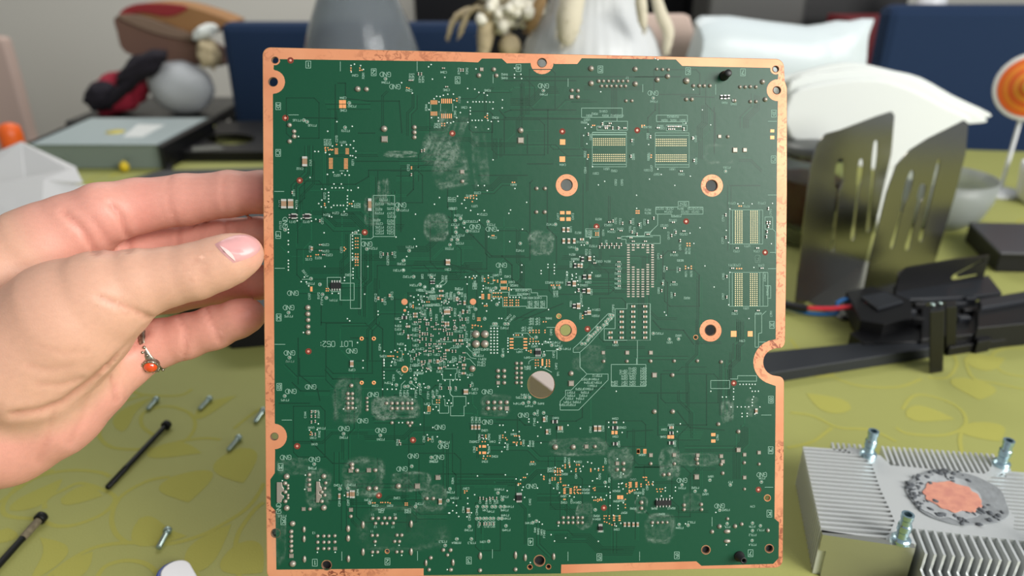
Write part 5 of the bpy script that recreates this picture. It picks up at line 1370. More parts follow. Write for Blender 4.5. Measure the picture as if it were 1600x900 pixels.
INDEX = chain([(95, 372, .378, 60), (160, 335, .380, 48), (215, 322, .387, 42), (290, 312, .390, 39), (360, 303, .388, 35), (410, 300, .385, 32), (432, 299, .384, 28)])
MIDDLE = chain([(120, 420, .39, 50), (190, 400, .405, 40), (270, 385, .412, 36), (350, 373, .407, 33), (405, 370, .398, 30), (428, 370, .394, 27)])
RINGF = chain([(130, 480, .40, 46), (200, 465, .413, 36), (270, 455, .418, 33), (350, 444, .412, 30), (405, 441, .40, 26), (420, 440, .397, 24)])
PINKY = chain([(130, 585, .383, 56), (190, 560, .388, 46), (250, 536, .391, 37), (290, 526, .391, 34.5), (335, 512, .390, 33), (372, 498, .388, 29.5), (387, 493, .3875, 27)])
THUMB = chain([(40, 560, .352, 110), (110, 500, .348, 96), (160, 468, .347, 76), (215, 444, .348, 54), (262, 433, .350, 45.5), (305, 424, .351, 43.5), (340, 412, .352, 41), (364, 403, .3525, 37.5), (380, 397, .353, 31)])
PALM1 = chain([(-90, 520, .375, 120), (0, 445, .374, 95), (60, 395, .376, 72), (110, 365, .379, 56)])
PALM2 = chain([(-120, 640, .37, 130), (0, 655, .368, 104), (70, 622, .372, 96), (130, 590, .378, 72), (172, 566, .384, 54)])
PALM3 = chain([(-60, 560, .385, 110), (60, 500, .392, 90), (120, 470, .395, 60)])
ARM = chain([(-60, 580, .372, 150), (-200, 660, .365, 125), (-420, 790, .35, 120), (-700, 960, .33, 130)])


def cone_sdf(P, a, b_, r1, r2):
    ba = b_ - a
    L2 = ba @ ba
    t = np.clip(((P - a) @ ba) / L2, 0, 1)
    d = np.linalg.norm(P - a - t[..., None] * ba, axis=-1)
    return d - (r1 + (r2 - r1) * t)


def smin(a, b_, k):
    h = np.clip(0.5 + 0.5 * (b_ - a) / k, 0, 1)
    return b_ * (1 - h) + a * h - k * h * (1 - h)


def chain_sdf(P, ch):
    d = None
    for (a, r1), (b_, r2) in zip(ch[:-1], ch[1:]):
        q = cone_sdf(P, a, b_, r1, r2)
        d = q if d is None else smin(d, q, 0.003)
    return d


def hand_sdf(P):
    d = smin(chain_sdf(P, PALM1), chain_sdf(P, PALM2), 0.016)
    d = smin(d, chain_sdf(P, PALM3), 0.02)
    d = smin(d, chain_sdf(P, ARM), 0.02)
    d = smin(d, chain_sdf(P, THUMB), 0.007)
    d = smin(d, chain_sdf(P, INDEX), 0.006)
    d = smin(d, chain_sdf(P, PINKY), 0.005)
    d = smin(d, chain_sdf(P, MIDDLE), 0.003)
    d = smin(d, chain_sdf(P, RINGF), 0.003)
    return d


def surface_nets(sdf, lo_, hi_, h):
    n = np.ceil((hi_ - lo_) / h).astype(int) + 1
    ax = [lo_[i] + h * np.arange(n[i]) for i in range(3)]
    V = np.empty(n)
    for i in range(n[0]):
        g = np.stack(np.meshgrid([ax[0][i]], ax[1], ax[2], indexing='ij'), -1)
        V[i] = sdf(g)[0]
    sgn = V < 0
    c = sgn[:-1, :-1, :-1].astype(int)
    tot = sum(sgn[dx:n[0] - 1 + dx, dy:n[1] - 1 + dy, dz:n[2] - 1 + dz].astype(int) for dx in (0, 1) for dy in (0, 1) for dz in (0, 1))
    act = (tot > 0) & (tot < 8)
    idx = -np.ones(act.shape, int)
    cells = np.argwhere(act)
    idx[tuple(cells.T)] = np.arange(len(cells))
    P = lo_ + (cells + 0.5) * h
    for _ in range(4):
        d = sdf(P)
        e = 0.0004
        g = np.stack([sdf(P + np.eye(3)[k] * e) - sdf(P - np.eye(3)[k] * e) for k in range(3)], -1) / (2 * e)
        P = P - g * (d / np.maximum((g * g).sum(-1), 0.2))[:, None] * 0.9
    F_ = []
    for a in range(3):
        b_, cc = (a + 1) % 3, (a + 2) % 3
        s0 = [slice(None)] * 3; s1 = [slice(None)] * 3
        s0[a] = slice(0, n[a] - 1); s1[a] = slice(1, n[a])
        ch = sgn[tuple(s0)] != sgn[tuple(s1)]
        e_ = np.argwhere(ch)
        e_ = e_[(e_[:, b_] > 0) & (e_[:, cc] > 0) & (e_[:, b_] < n[b_] - 1) & (e_[:, cc] < n[cc] - 1)]
        off = np.zeros((4, 3), int)
        off[1, b_] = -1; off[2, b_] = -1; off[2, cc] = -1; off[3, cc] = -1
        q = [idx[tuple((e_ + o).T)] for o in off]
        q = np.stack(q, -1)
        neg = sgn[tuple(s0)][tuple(e_.T)]
        q[~neg] = q[~neg][:, ::-1]
        F_.append(q[(q >= 0).all(1)])
    return P, np.concatenate(F_)


allp = np.array([p for ch in (INDEX, MIDDLE, RINGF, PINKY, THUMB, PALM1, PALM2, ARM[:3]) for p, r in ch])
lo_ = allp.min(0) - 0.055
hi_ = allp.max(0) + 0.055
lo_[0] = max(lo_[0], -0.50)
HV, HF = surface_nets(hand_sdf, lo_, hi_, 0.0021)
# project to photo pixels for creases and tint
R3 = np.array([RT, UP, FW])
q = (HV - np.array(CAM)) @ R3.T
hx = 800 + FPX * q[:, 0] / q[:, 2]
hy = 450 - FPX * q[:, 1] / q[:, 2]
e = 0.0005
HN = np.stack([hand_sdf(HV + np.eye(3)[k] * e) - hand_sdf(HV - np.eye(3)[k] * e) for k in range(3)], -1)
HN /= np.linalg.norm(HN, axis=1)[:, None] + 1e-9
facing = -(HN @ np.array(FW)) > 0.05
dch = {k: chain_sdf(HV, c) for k, c in dict(index=INDEX, middle=MIDDLE, ring=RINGF, pinky=PINKY, thumb=THUMB).items()}


def seg_dist(px, py, pts):
    best = np.full(px.shape, 1e9)
    for (x0, y0), (x1, y1) in zip(pts[:-1], pts[1:]):
        dx, dy = x1 - x0, y1 - y0
        t = np.clip(((px - x0) * dx + (py - y0) * dy) / (dx * dx + dy * dy), 0, 1)
        best = np.minimum(best, np.hypot(px - x0 - t * dx, py - y0 - t * dy))
    return best


disp = np.zeros(len(HV))
sub = {k: (v < 0.0035) for k, v in dch.items()}
CREASE = [([(100, 332), (128, 358), (150, 395)], 5, .0012, None), ([(172, 318), (190, 340), (200, 372), (201, 392)], 4.5, .0012, None), ([(145, 342), (160, 360), (175, 385)], 5, .0004, None),
          ([(266, 277), (262, 300), (270, 330), (276, 350)], 3.5, .0004, 'index'), ([(351, 272), (350, 300), (354, 335)], 3.5, .0004, 'index'),
          ([(277, 352), (280, 392)], 3, .0006, 'middle'), ([(350, 342), (352, 375)], 3, .0006, 'middle'),
          ([(278, 488), (292, 520), (288, 560)], 3.5, .0007, 'pinky'), ([(322, 482), (334, 510), (345, 535)], 3.5, .0007, 'pinky'),
          ([(296, 402), (304, 420), (300, 440)], 3, .0004, 'thumb'), ([(306, 404), (314, 420), (311, 438)], 3, .0005, 'thumb'), ([(317, 404), (324, 418), (321, 432)], 3, .0004, 'thumb'), ([(288, 408), (292, 422)], 3, .0003, 'thumb'),
          ([(150, 462), (190, 476), (225, 492), (234, 497)], 4, .0010, None), ([(165, 470), (200, 492)], 3, .0005, None),
          ([(20, 648), (60, 643), (100, 628), (150, 590), (200, 545), (226, 520)], 6, .0014, None), ([(168, 575), (180, 600), (182, 625)], 4, .0011, None),
          ([(40, 570), (75, 578), (110, 572)], 4, .0004, None), ([(55, 600), (95, 602), (130, 590)], 4, .0005, None), ([(60, 540), (100, 552), (140, 548)], 4, .0003, None),
          ([(85, 640), (75, 680), (60, 720)], 6, .0005, None), ([(140, 612), (130, 650), (110, 690)], 5, .0004, None)]
for pts, w_, dep, key in CREASE:
    d = seg_dist(hx, hy, pts)
    m = facing if key is None else facing & sub[key]
    disp += np.where(m, -dep * np.exp(-(d / w_) ** 2) + dep * 0.22 * np.exp(-((d - 2.2 * w_) / (1.3 * w_)) ** 2), 0)
HV2 = HV + HN * disp[:, None]
me = bpy.data.meshes.new('hand')
me.from_pydata(HV2.tolist(), [], HF.tolist())
me.polygons.foreach_set('use_smooth', [True] * len(me.polygons))
# natural skin tint: pinker fingers and outer palm, paler thumb
base = np.array(s2l((212, 164, 140)))
pink = np.array(s2l((216, 152, 136)))
deep = np.array(s2l((212, 128, 116)))
k = np.zeros(len(HV))
for nm, amt in (('index', .9), ('middle', 1.0), ('ring', 1.0), ('pinky', .9)):
    k = np.maximum(k, amt * np.clip(1 - dch[nm] / 0.006, 0, 1))
k = np.maximum(k, 0.9 * np.clip((chain_sdf(HV, THUMB) - 0.001) / 0.006, 0, 1) * np.clip((hy - 560) / 70, 0, 1))
k = np.maximum(k, 0.85 * np.clip(1 - np.hypot((hx - 165) / 45, (hy - 365) / 40), 0, 1) ** .6)
tipk = np.clip(1 - np.hypot(hx - 405, hy - 303) / 45, 0, 1) + np.clip(1 - np.hypot(hx - 392, hy - 492) / 40, 0, 1) + np.clip(1 - np.hypot(hx - 395, hy - 395) / 28, 0, 1) * .8
tipk = np.clip(tipk + .4 * np.clip(1 - np.abs(hx - 225) / 30, 0, 1) * (dch['index'] < .004), 0, 1)
colr = base * (1 - k[:, None]) + pink * k[:, None]
colr = colr * (1 - .6 * tipk[:, None]) + deep * .6 * tipk[:, None]
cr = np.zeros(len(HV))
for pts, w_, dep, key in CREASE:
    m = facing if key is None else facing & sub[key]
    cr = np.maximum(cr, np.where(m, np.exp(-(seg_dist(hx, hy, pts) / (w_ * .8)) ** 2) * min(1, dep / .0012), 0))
colr = colr * (1 - .35 * cr[:, None]) + np.array(s2l((170, 92, 78))) * .35 * cr[:, None]  # creases darkened in the tint, like shade in the folds
ca = me.color_attributes.new('skin_tint', 'FLOAT_COLOR', 'POINT')
ca.data.foreach_set('color', np.concatenate([colr, np.ones((len(HV), 1))], 1).ravel())
M_skin = mat('skin', (210, 160, 136), 0.46, spec=0.4, bump=0.12, bump_scale=1400, sss=0.15)
nt = M_skin.node_tree
at = nt.nodes.new('ShaderNodeAttribute'); at.attribute_name = 'skin_tint'
nzz = nt.nodes.new('ShaderNodeTexNoise'); nzz.inputs['Scale'].default_value = 90; nzz.inputs['Detail'].default_value = 5
hs = nt.nodes.new('ShaderNodeHueSaturation')
mrr = nt.nodes.new('ShaderNodeMapRange'); mrr.inputs[1].default_value = .3; mrr.inputs[2].default_value = .7; mrr.inputs[3].default_value = .97; mrr.inputs[4].default_value = 1.03
nt.links.new(nzz.outputs['Fac'], mrr.inputs[0]); nt.links.new(mrr.outputs[0], hs.inputs['Value']); nt.links.new(at.outputs['Color'], hs.inputs['Color'])
nt.links.new(hs.outputs[0], nt.nodes['Principled BSDF'].inputs['Base Color'])
me.materials.append(M_skin)
root = PD(-60, 600, .37)
person = thing('person', "bare left hand and wrist gripping the left edge of the green circuit board", 'person', root)
ho = bpy.data.objects.new('hand', me)
COL.objects.link(ho)
ho.parent = person
ho.matrix_parent_inverse = Matrix.Translation(-Vector(root))


def on_hand(px, py, d0=0.31, lift=0.0004):
    r = np.array(ray(px, py).normalized())
    o = np.array(CAM)
    t = d0
    for _ in range(80):
        s_ = float(hand_sdf((o + r * t)[None])[0])
        if s_ < lift:
            break
        t += max(s_ - lift * .5, 0.00005)
    return Vector(o + r * t)


# thumbnail following the curve of the thumb tip
mb = MB()
nu, nv = 18, 12
ang = math.radians(-17)
vs = []
for j in range(nv + 1):
    for i in range(nu + 1):
        a, b_ = -1 + 2 * i / nu, -1 + 2 * j / nv
        # rounded nail outline: square-ish base at the left, oval free edge at the right
        sx_ = a * math.sqrt(max(0, 1 - (0.45 if a > 0 else 0.12) * b_ * b_))
        sy_ = b_ * math.sqrt(max(0, 1 - (0.5 if a > 0 else 0.15) * a * a))
        X = 375.5 + sx_ * 27 + sy_ * 16
        Y = 386 - sx_ * 11 + sy_ * 16
        edge_ = min(1 - abs(a), 1 - abs(b_))
        p = on_hand(min(X, 407.5), Y, lift=0.0001 + 0.0009 * min(1, edge_ * 5))
        vs.append(p)
mb.add(vs, [(j * (nu + 1) + i, (j + 1) * (nu + 1) + i, (j + 1) * (nu + 1) + i + 1, j * (nu + 1) + i + 1) for j in range(nv) for i in range(nu)], 0, True)
M_nail = mat('nail', (214, 158, 156), 0.3, spec=0.5)
mb.build('thumbnail', M_nail, person, label='pale pink thumbnail')
# paler half-moon at the nail base
mb = MB()
vs = []
nn = 12
for i in range(nn + 1):
    t_ = -1 + 2 * i / nn
    ox, oy = 354 + 12 * t_ + 1.5 * t_ * t_, 396 + 12 * t_
    for s_ in (0, 1):
        vs.append(on_hand(ox + s_ * 6 * (1 - t_ * t_ * .95), oy - s_ * 2 * (1 - t_ * t_), lift=0.00135))
mb.add(vs, [(2 * i, 2 * i + 2, 2 * i + 3, 2 * i + 1) for i in range(nn)], 0, True)
mb.build('nail_moon', mat('nail_moon', (230, 200, 194), 0.35), person)

# ring on the little finger
M_silver = mat('aged_silver', (176, 168, 152), 0.3, metal=0.9, noise_amt=0.6, noise_scale=500)
M_gem = mat('orange_gem', (214, 70, 24), 0.08, spec=0.8, coat=1.0)
c0 = Vector(PD(243, 538, .391))
axis = (Vector(PINKY[3][0]) - Vector(PINKY[2][0])).normalized()
tocam = (CAM - c0).normalized()
side = axis.cross(tocam).normalized()
fr = side.cross(axis).normalized()
if fr.dot(tocam) < 0:
    fr = -fr
RM = Matrix((fr, axis.cross(fr), axis)).transposed().to_4x4()
RM.translation = c0
dn = -1 if (RM.to_3x3() @ Vector((0, 1, 0))).z > 0 else 1
rng = thing('finger_ring', 'silver ring with a round orange stone on the little finger', 'ring', c0)
Rr = 37.6 * .391 / FPX
mb = MB()
n = 48
vs, fs = [], []
for i in range(n):
    a = 2 * math.pi * i / n
    # shoulders widen towards the stone
    da = math.atan2(math.sin(a - dn * .75), math.cos(a - dn * .75))
    wd = 0.0016 + 0.0022 * math.exp(-(da / .55) ** 2)
    th = 0.0010 + 0.0008 * math.exp(-(da / .5) ** 2)
    for (rr, zz_) in ((Rr, -wd), (Rr + th, -wd * .8), (Rr + th * 1.15, 0), (Rr + th, wd * .8), (Rr, wd)):
        vs.append(RM @ Vector((rr * math.cos(a), rr * math.sin(a), zz_)))
for i in range(n):
    for k in range(5):
        fs.append((i * 5 + k, i * 5 + (k + 1) % 5, ((i + 1) % n) * 5 + (k + 1) % 5, ((i + 1) % n) * 5 + k))
mb.add(vs, fs, 0, True)
mb.build('band', M_silver, rng)
ga = dn * .75
gd = RM.to_3x3() @ Vector((math.cos(ga), math.sin(ga), 0))
gM = gd.to_track_quat('Z', 'Y').to_matrix().to_4x4()
gM.translation = c0 + gd * (Rr + 0.0011)
gM = gM @ Matrix.Scale(1.25, 4)
mb = MB()
mb.lathe([(0.0034, -0.001), (0.0034, 0.0012), (0.0031, 0.0017), (0.0026, 0.0016)], gM, 24)
for k in range(16):
    a = 2 * math.pi * k / 16
    mb.blob(gM @ Vector((0.0033 * math.cos(a), 0.0033 * math.sin(a), 0.0015)), (0.00045,) * 3, None, 6, 4)
mb.build('setting', M_silver, rng)
mb = MB(); mb.lathe([(0.0027, 0.0012), (0.0025, 0.0021), (0.0018, 0.0029), (0.0008, 0.0033), (0.0001, 0.0034)], gM, 24)
mb.build('stone', M_gem, rng, label='round orange stone')
mb = MB()
for s_ in (-1, 1):
    for k in range(3):
        aa = ga + s_ * (.42 + .16 * k)
        mb.blob(RM @ Vector(((Rr + .0013) * math.cos(aa), (Rr + .0013) * math.sin(aa), 0.0008 * (-1) ** k)), (0.0009, 0.0009, 0.0009), None, 8, 6)
mb.build('scroll_ornament', M_silver, rng)

# =====================================================================
# loose screws on the cloth
# =====================================================================
M_steel = mat('zinc_steel', (158, 176, 172), 0.32, metal=0.85)
M_black_steel = mat('blackened_steel', (20, 21, 20), 0.45, metal=0.4)
M_dusty = mat('dusty_thread_lock', (120, 110, 88), 0.8, noise_amt=0.4, noise_scale=400)
M_hex = mat('screw_recess', (60, 66, 64), 0.5, metal=0.6)


def screw(name, label, group, head, tip, rs_, rh, hl, m, threads=0.8, pitch=0.0011, dusty=0.0):
    zt = TZ + 0.0002
    H0 = PZ(head[0], head[1], zt + rh)
    T0 = PZ(tip[0], tip[1], zt + rs_)
    d = (T0 - H0)
    L = d.length
    d.normalize()
    M = d.to_track_quat('Z', 'Y').to_matrix().to_4x4()
    M.translation = H0
    t = thing(name, label, 'screw', H0, group)
    mb = MB()
    mb.lathe([(rh * .72, -hl * .5), (rh * .95, -hl * .42), (rh, -hl * .2), (rh, hl * .42), (rh * .9, hl * .5)], M, 24)
    hd = mb.build('head', m, t)
    mb = MB()
    mb.lathe([(rh * .42, -hl * .52), (rh * .36, -hl * .3)], M, 6, cap=True)
    mb.build('socket', M_hex, hd)
    mb = MB()
    prof = [(rs_ * .9, hl * .4)]
    z = hl * .5
    L0 = L * (1 - threads)
    if L0 > z:
        prof.append((rs_ * .92, L0)); z = L0
    while z < L - pitch:
        prof += [(rs_ * .78, z + pitch * .1), (rs_, z + pitch * .5)]
        z += pitch
    prof += [(rs_ * .7, L - pitch * .3), (rs_ * .25, L)]
    mb.lathe(prof, M, 16, smooth=False)
    mb.build('shank', m, t)
    if dusty:
        mb = MB()
        mb.lathe([(rs_ * 1.04, hl * .55), (rs_ * 1.1, L * dusty * .5), (rs_ * 1.03, L * dusty)], M, 16)
        mb.build('thread_lock_patch', M_dusty, t, label='dusty grey-brown coating')
    return t


G1 = 'small silver screws on the cloth'
screw('silver_screw', 'small silver screw nearest the hand, left of the two in the upper row', G1, (244, 624), (230, 640), .0019, .0027, .0032, M_steel)
screw('silver_screw', 'small silver screw right of the first, in the upper row between hand and board', G1, (327, 623), (311, 640), .0019, .0027, .0032, M_steel)
screw('silver_screw', 'small silver screw half hidden behind the left edge of the board', G1, (411, 641), (398, 660), .0019, .0027, .0032, M_steel)
screw('silver_screw', 'small silver screw below the half hidden one, left of the board', G1, (373, 684), (356, 704), .0019, .0027, .0032, M_steel)
screw('silver_screw', 'frontmost silver screw, large and near the bottom of the cloth', G1, (262, 829), (247, 857), .0019, .0028, .0032, M_steel)
G2 = 'long black screws on the cloth'
screw('long_black_screw', 'long clean black screw lying between the silver screws', G2, (260, 664), (167, 763), .0022, .0038, .0045, M_black_steel, .3)
screw('long_black_screw', 'long black screw with a dusty shank at the lower left corner', G2, (64, 809), (-40, 925), .0024, .0040, .005, M_black_steel, .25, dusty=.3)

# blue and white rounded gadget tip at the bottom edge
p = PZ(278, 915, TZ)
g = thing('toothbrush_handle', 'white and blue rounded plastic handle end at the bottom edge of the table', 'handle', p)
M_wp = mat('glossy_white_plastic', (226, 228, 232), 0.25)
M_bp = mat('glossy_blue_plastic', (34, 66, 150), 0.25)
dirv = (PZ(330, 1010, TZ) - PZ(274, 905, TZ)); dirv.z = 0; dirv.normalize()
nv_ = Vector((-dirv.y, dirv.x, 0))


def capsule(wd, z0, z1, m, nm, shift=Vector((0, 0, 0))):
    mb = MB()
    st = PZ(274, 906, TZ) + shift
    P = []
    for k in range(17):
        a = math.pi / 2 + math.pi * k / 16
        P.append(st + dirv * (math.cos(a) * wd) + nv_ * (math.sin(a) * wd))
    P += [st + dirv * .09 - nv_ * wd, st + dirv * .09 + nv_ * wd]
    mb.prism([Vector((q.x, q.y, z0)) for q in P], (0, 0, z1 - z0))
    mb.build(nm, m, g, bevel=.0015)


capsule(.0105, TZ + .0002, TZ + .0065, M_bp, 'blue_shell')
capsule(.0088, TZ + .0066, TZ + .0085, M_wp, 'white_shell', dirv * .0016 + nv_ * .0012)

# =====================================================================
# aluminium heat sink
# =====================================================================
M_alu = mat('machined_aluminium', (214, 217, 216), 0.42, metal=0.55, bump=0.05, bump_scale=900)
M_alu_side = mat('sawn_aluminium_side', (190, 190, 180), 0.3, metal=0.9)
M_zinc = mat('zinc_plated_post', (170, 196, 205), 0.22, metal=0.9)
M_paste = mat('dried_thermal_paste', (136, 140, 142), 0.7, noise_amt=0.2, noise_scale=150, bump=0.5, bump_scale=350)
M_paste2 = mat('smeared_thermal_paste', (168, 172, 174), 0.55, noise_amt=0.25, noise_scale=120, bump=0.4, bump_scale=260)
M_core = mat('copper_core', (214, 150, 126), 0.6, metal=0.1, noise_amt=0.25, noise_scale=160, col2=(196, 132, 116), bump=0.3, bump_scale=500)
HZ = TZ + 0.034
O_ = PZ(1255, 699, HZ); Sx = PZ(1590, 723, HZ) - O_; Ty = PZ(1284, 830, HZ) - O_
hs_ = thing('heat_sink', 'finned aluminium heat sink with dried grey paste round a copper core', 'heat sink', O_ + (Sx + Ty) / 2 - Vector((0, 0, .034)))
print('heatsink', Sx.length, Ty.length, math.degrees(Sx.angle(Ty)))


def HP(s, t, z=0.0):
    v = O_ + Sx * s + Ty * t
    return Vector((v.x, v.y, HZ + z))


def st_of(px, py, z=0.0):
    p = PZ(px, py, HZ + z) - O_
    m = np.array([[Sx.x, Ty.x], [Sx.y, Ty.y]])
    r = np.linalg.solve(m, [p.x, p.y])
    return r


def hprism(mb, st, z0, z1, mi=0):
    mb.prism([HP(s, t, z0) for s, t in st], (0, 0, z1 - z0), mi)


ZB = -0.034 + 0.0003
# post positions
posts = [st_of(1356, 711), st_of(1564, 726), st_of(1407, 845)]
posts.append(posts[1] + posts[2] - posts[0])
print('posts', posts)
pa, pb, pc, pd = [tuple(p_) for p_ in posts]
# solid plate between the four fin fields
mb = MB()
sp = lambda x, y: tuple(st_of(x, y))
A1, A2 = sp(1374, 712), sp(1392, 718)
core = [sp(1352, 704), sp(1376, 712), sp(1392, 727), sp(1470, 734), sp(1538, 740), sp(1545, 736), sp(1550, 726), sp(1578, 728), sp(1580, 736), sp(1555, 742), sp(1540, 748), sp(1552, 768), sp(1572, 790),
        sp(1585, 808), sp(1583, 826), sp(1598, 832), sp(1640, 860), sp(1655, 880), sp(1630, 885), sp(1600, 845), sp(1500, 834), sp(1425, 825), sp(1420, 846), sp(1400, 850), sp(1388, 842), sp(1392, 828), sp(1398, 815), sp(1390, 795), sp(1376, 765), sp(1368, 742), sp(1362, 725), sp(1350, 716), sp(1322, 702), sp(1326, 698)]
hprism(mb, core, -0.026, 0)
mb.build('base_block', M_alu, hs_)


def tfins():
    # left field: fins parallel to the back edge
    n = 21
    for k in range(n):
        t = 0.0 + k / (n - 1) * 1.0
        y = 699 + (830 - 699) * t
        # boundary on the right from the photo
        bx_ = np.interp(y, [699, 708, 720, 740, 770, 795, 812, 825, 832], [1322, 1344, 1362, 1370, 1380, 1394, 1400, 1392, 1384])
        s1 = st_of(bx_ + 3, y + (bx_ - 1260) * .045)[0]
        s0 = 0.0 if k > 0 else 0.0
        mb = MB()
        hprism(mb, [(s0, t - .011), (s1, t - .011), (s1, t + .011), (s0, t + .011)], ZB, 0)
        mb.build('fin', M_alu, hs_)
    # right field
    for k in range(18):
        y = 736 + k * 6.2
        xl = np.interp(y, [736, 744, 760, 785, 800, 830, 845], [1556, 1540, 1546, 1566, 1578, 1584, 1600])
        s0, t0 = st_of(xl - 3, y)
        s1 = 1.03 + .00 * k
        mb = MB()
        hprism(mb, [(s0, t0 - .011), (s1, t0 - .011), (s1, t0 + .011), (s0, t0 + .011)], ZB, 0)
        mb.build('fin', M_alu, hs_)
    # rear field: fins parallel to the left edge, tips at the back
    xs = list(np.linspace(1303, 1345, 6)) + list(np.linspace(1380, 1545, 21))
    for i, x in enumerate(xs):
        s, _ = st_of(x, 700)
        y1 = np.interp(x, [1303, 1345, 1380, 1400, 1545, 1560], [703, 711, 722, 730, 744, 738])
        t1 = st_of(x + 14 if x > 1350 else x, y1)[1]
        t0 = -0.10 + .0 * i
        mb = MB()
        ds = .0055
        hprism(mb, [(s - ds, t0), (s + ds, t0), (s + ds, t1), (s - ds, t1)], ZB, 0)
        mb.build('fin', M_alu, hs_)
    # front field: stepped fins running towards the viewer
    s0 = st_of(1430, 826)[0]
    for k in range(20):
        s = s0 + .006 + k * .0358
        t0 = st_of(1430 + k * 12, 824 + k * 1.2)[1]
        mb = MB()
        ds = .0052
        hprism(mb, [(s - ds, t0 - .03), (s + ds, t0 - .03), (s + ds, 1.14), (s - ds, 1.14)], -.0125, 0)
        hprism(mb, [(s - ds, t0 - .03), (s + ds, t0 - .03), (s + ds, 1.36), (s - ds, 1.36)], ZB, -.0125)
        mb.build('fin', M_alu, hs_)


tfins()
# front left skirt: plain outer wall with a cut-back foot
mb = MB()
f0, f1 = 1.0, 1.035
s_end = st_of(1428, 850)[0]
hprism(mb, [(0.0, f0 - .012), (s_end, f0 - .012 + .06), (s_end, f1 + .06), (0.0, f1)], -.0125, 0)
hprism(mb, [(0.03, f0 - .012), (s_end, f0 + .048), (s_end, f1 + .06), (0.03, f1)], ZB, -.0125)
mb.build('side_wall', M_alu_side, hs_)
# smooth landing under the base
mb = MB()
hprism(mb, [sp(1384, 836), sp(1420, 822), sp(1432, 850), sp(1385, 842)], -.026, -.0004)
mb.build('corner_web', M_alu, hs_)
for (s, t) in (pa, pb, pc, pd):
    M = Matrix.Translation(HP(s, t, 0))
    mb = MB()
    k = .9
    mb.lathe([(.0062 * k, 0), (.0062 * k, .0022), (.0052 * k, .0030), (.0040 * k, .0036), (.0037 * k, .0075), (.0044 * k, .0085), (.0044 * k, .0125), (.0037 * k, .0135), (.0035 * k, .0165), (.0040 * k, .0175), (.0040 * k, .0205), (.0026 * k, .0205), (.0024 * k, .012), (.0001, .012)], M, 28, smooth=False, cap=False)
    mb.build('threaded_post', M_zinc, hs_)


def irregular(cx, cy, rx, ry, rot, z0, z1, n=64, amp=.1, seed=0, fr=3.0, hole=None):
    P = []
    for i in range(n):
        a = 2 * math.pi * i / n
        k = 1 + amp * noise.noise(Vector((math.cos(a) * fr, math.sin(a) * fr, seed)))
        x, y = rx * k * math.cos(a), ry * k * math.sin(a)
        X = cx + x * math.cos(rot) - y * math.sin(rot)
        Y = cy + x * math.sin(rot) + y * math.cos(rot)
        s, t = st_of(X, Y)
        P.append(HP(s, t, z0))
    mb = MB()
    mb.prism(P, (0, 0, z1 - z0))
    return mb


irregular(1496, 779, 82, 40, .22, 0, .0009, amp=.10, seed=2, fr=1.6).build('thermal_paste', M_paste, hs_, bevel=.0004)
irregular(1478, 779, 56, 35, .3, .0009, .0013, amp=.2, seed=8, fr=2.4).build('paste_smear', M_paste2, hs_)
irregular(1487, 779, 47, 22, .25, .0013, .0019, amp=.16, seed=5, fr=3.2).build('copper_core', M_core, hs_, bevel=.0004, label='rough pinkish copper disc')
M_crack = mat('dark_paste_crust', (84, 88, 92), 0.85, bump=0.6, bump_scale=500)
mb = MB()
rp = random.Random(9)
for i in range(95):
    a = rp.choice([rp.gauss(2.9, .45), rp.gauss(.5, .4), rp.gauss(1.7, .5), rp.gauss(4.3, .4)])
    k = rp.uniform(.82, 1.0) if rp.random() < .6 else rp.uniform(.55, .8)
    x, y = 82 * k * math.cos(a), 40 * k * math.sin(a)
    X = 1496 + x * math.cos(.22) - y * math.sin(.22)
    Y = 779 + x * math.sin(.22) + y * math.cos(.22)
    s, t = st_of(X, Y)
    e_ = rp.uniform(.0004, .0011)
    mb.blob(HP(s, t, .0011), (e_ * rp.uniform(1, 3.4), e_ * rp.uniform(.7, 2.2), e_ * rp.uniform(.8, 1.3)), Matrix.Rotation(rp.uniform(0, 3), 3, 'Z'), 7, 5, 0, .5, 2.5, i)
mb.build('paste_crumbs', M_crack, hs_, kind='stuff')

# =====================================================================
# black plastic drive carriage with wires (right, behind the board)
# =====================================================================
M_bk = mat('matt_black_plastic', (13, 13, 15), 0.42, spec=0.4)
M_bk2 = mat('dark_grey_plastic', (33, 36, 41), 0.45)
M_red = mat('red_wire', (214, 52, 66), 0.4)
M_blue = mat('blue_wire', (20, 96, 160), 0.4)
M_kw = mat('black_wire', (24, 24, 26), 0.5)


def slab(name, px, zt, zb, m, parent, bevel=.0008, label=None):
    """prism whose top face, at height zt, is seen at the given photo pixels"""
    mb = MB()
    mb.prism([PZ(x, y, zt) for x, y in px], (0, 0, zb - zt))
    return mb.build(name, m, parent, bevel=bevel, label=label)


def plate(name, base, h0, h1, thick, m, parent, bevel=.0006):
    """upright plate over the table line between two table pixels"""
    a, b_ = PZ(base[0][0], base[0][1], TZ), PZ(base[1][0], base[1][1], TZ)
    d = (b_ - a).normalized()
    nrm = Vector((-d.y, d.x, 0)) * thick
    mb = MB()
    mb.prism([Vector((a.x, a.y, TZ + h0)), Vector((b_.x, b_.y, TZ + h0)), Vector((b_.x, b_.y, TZ + h1)), Vector((a.x, a.y, TZ + h1))], nrm)
    return mb.build(name, m, parent, bevel=bevel)


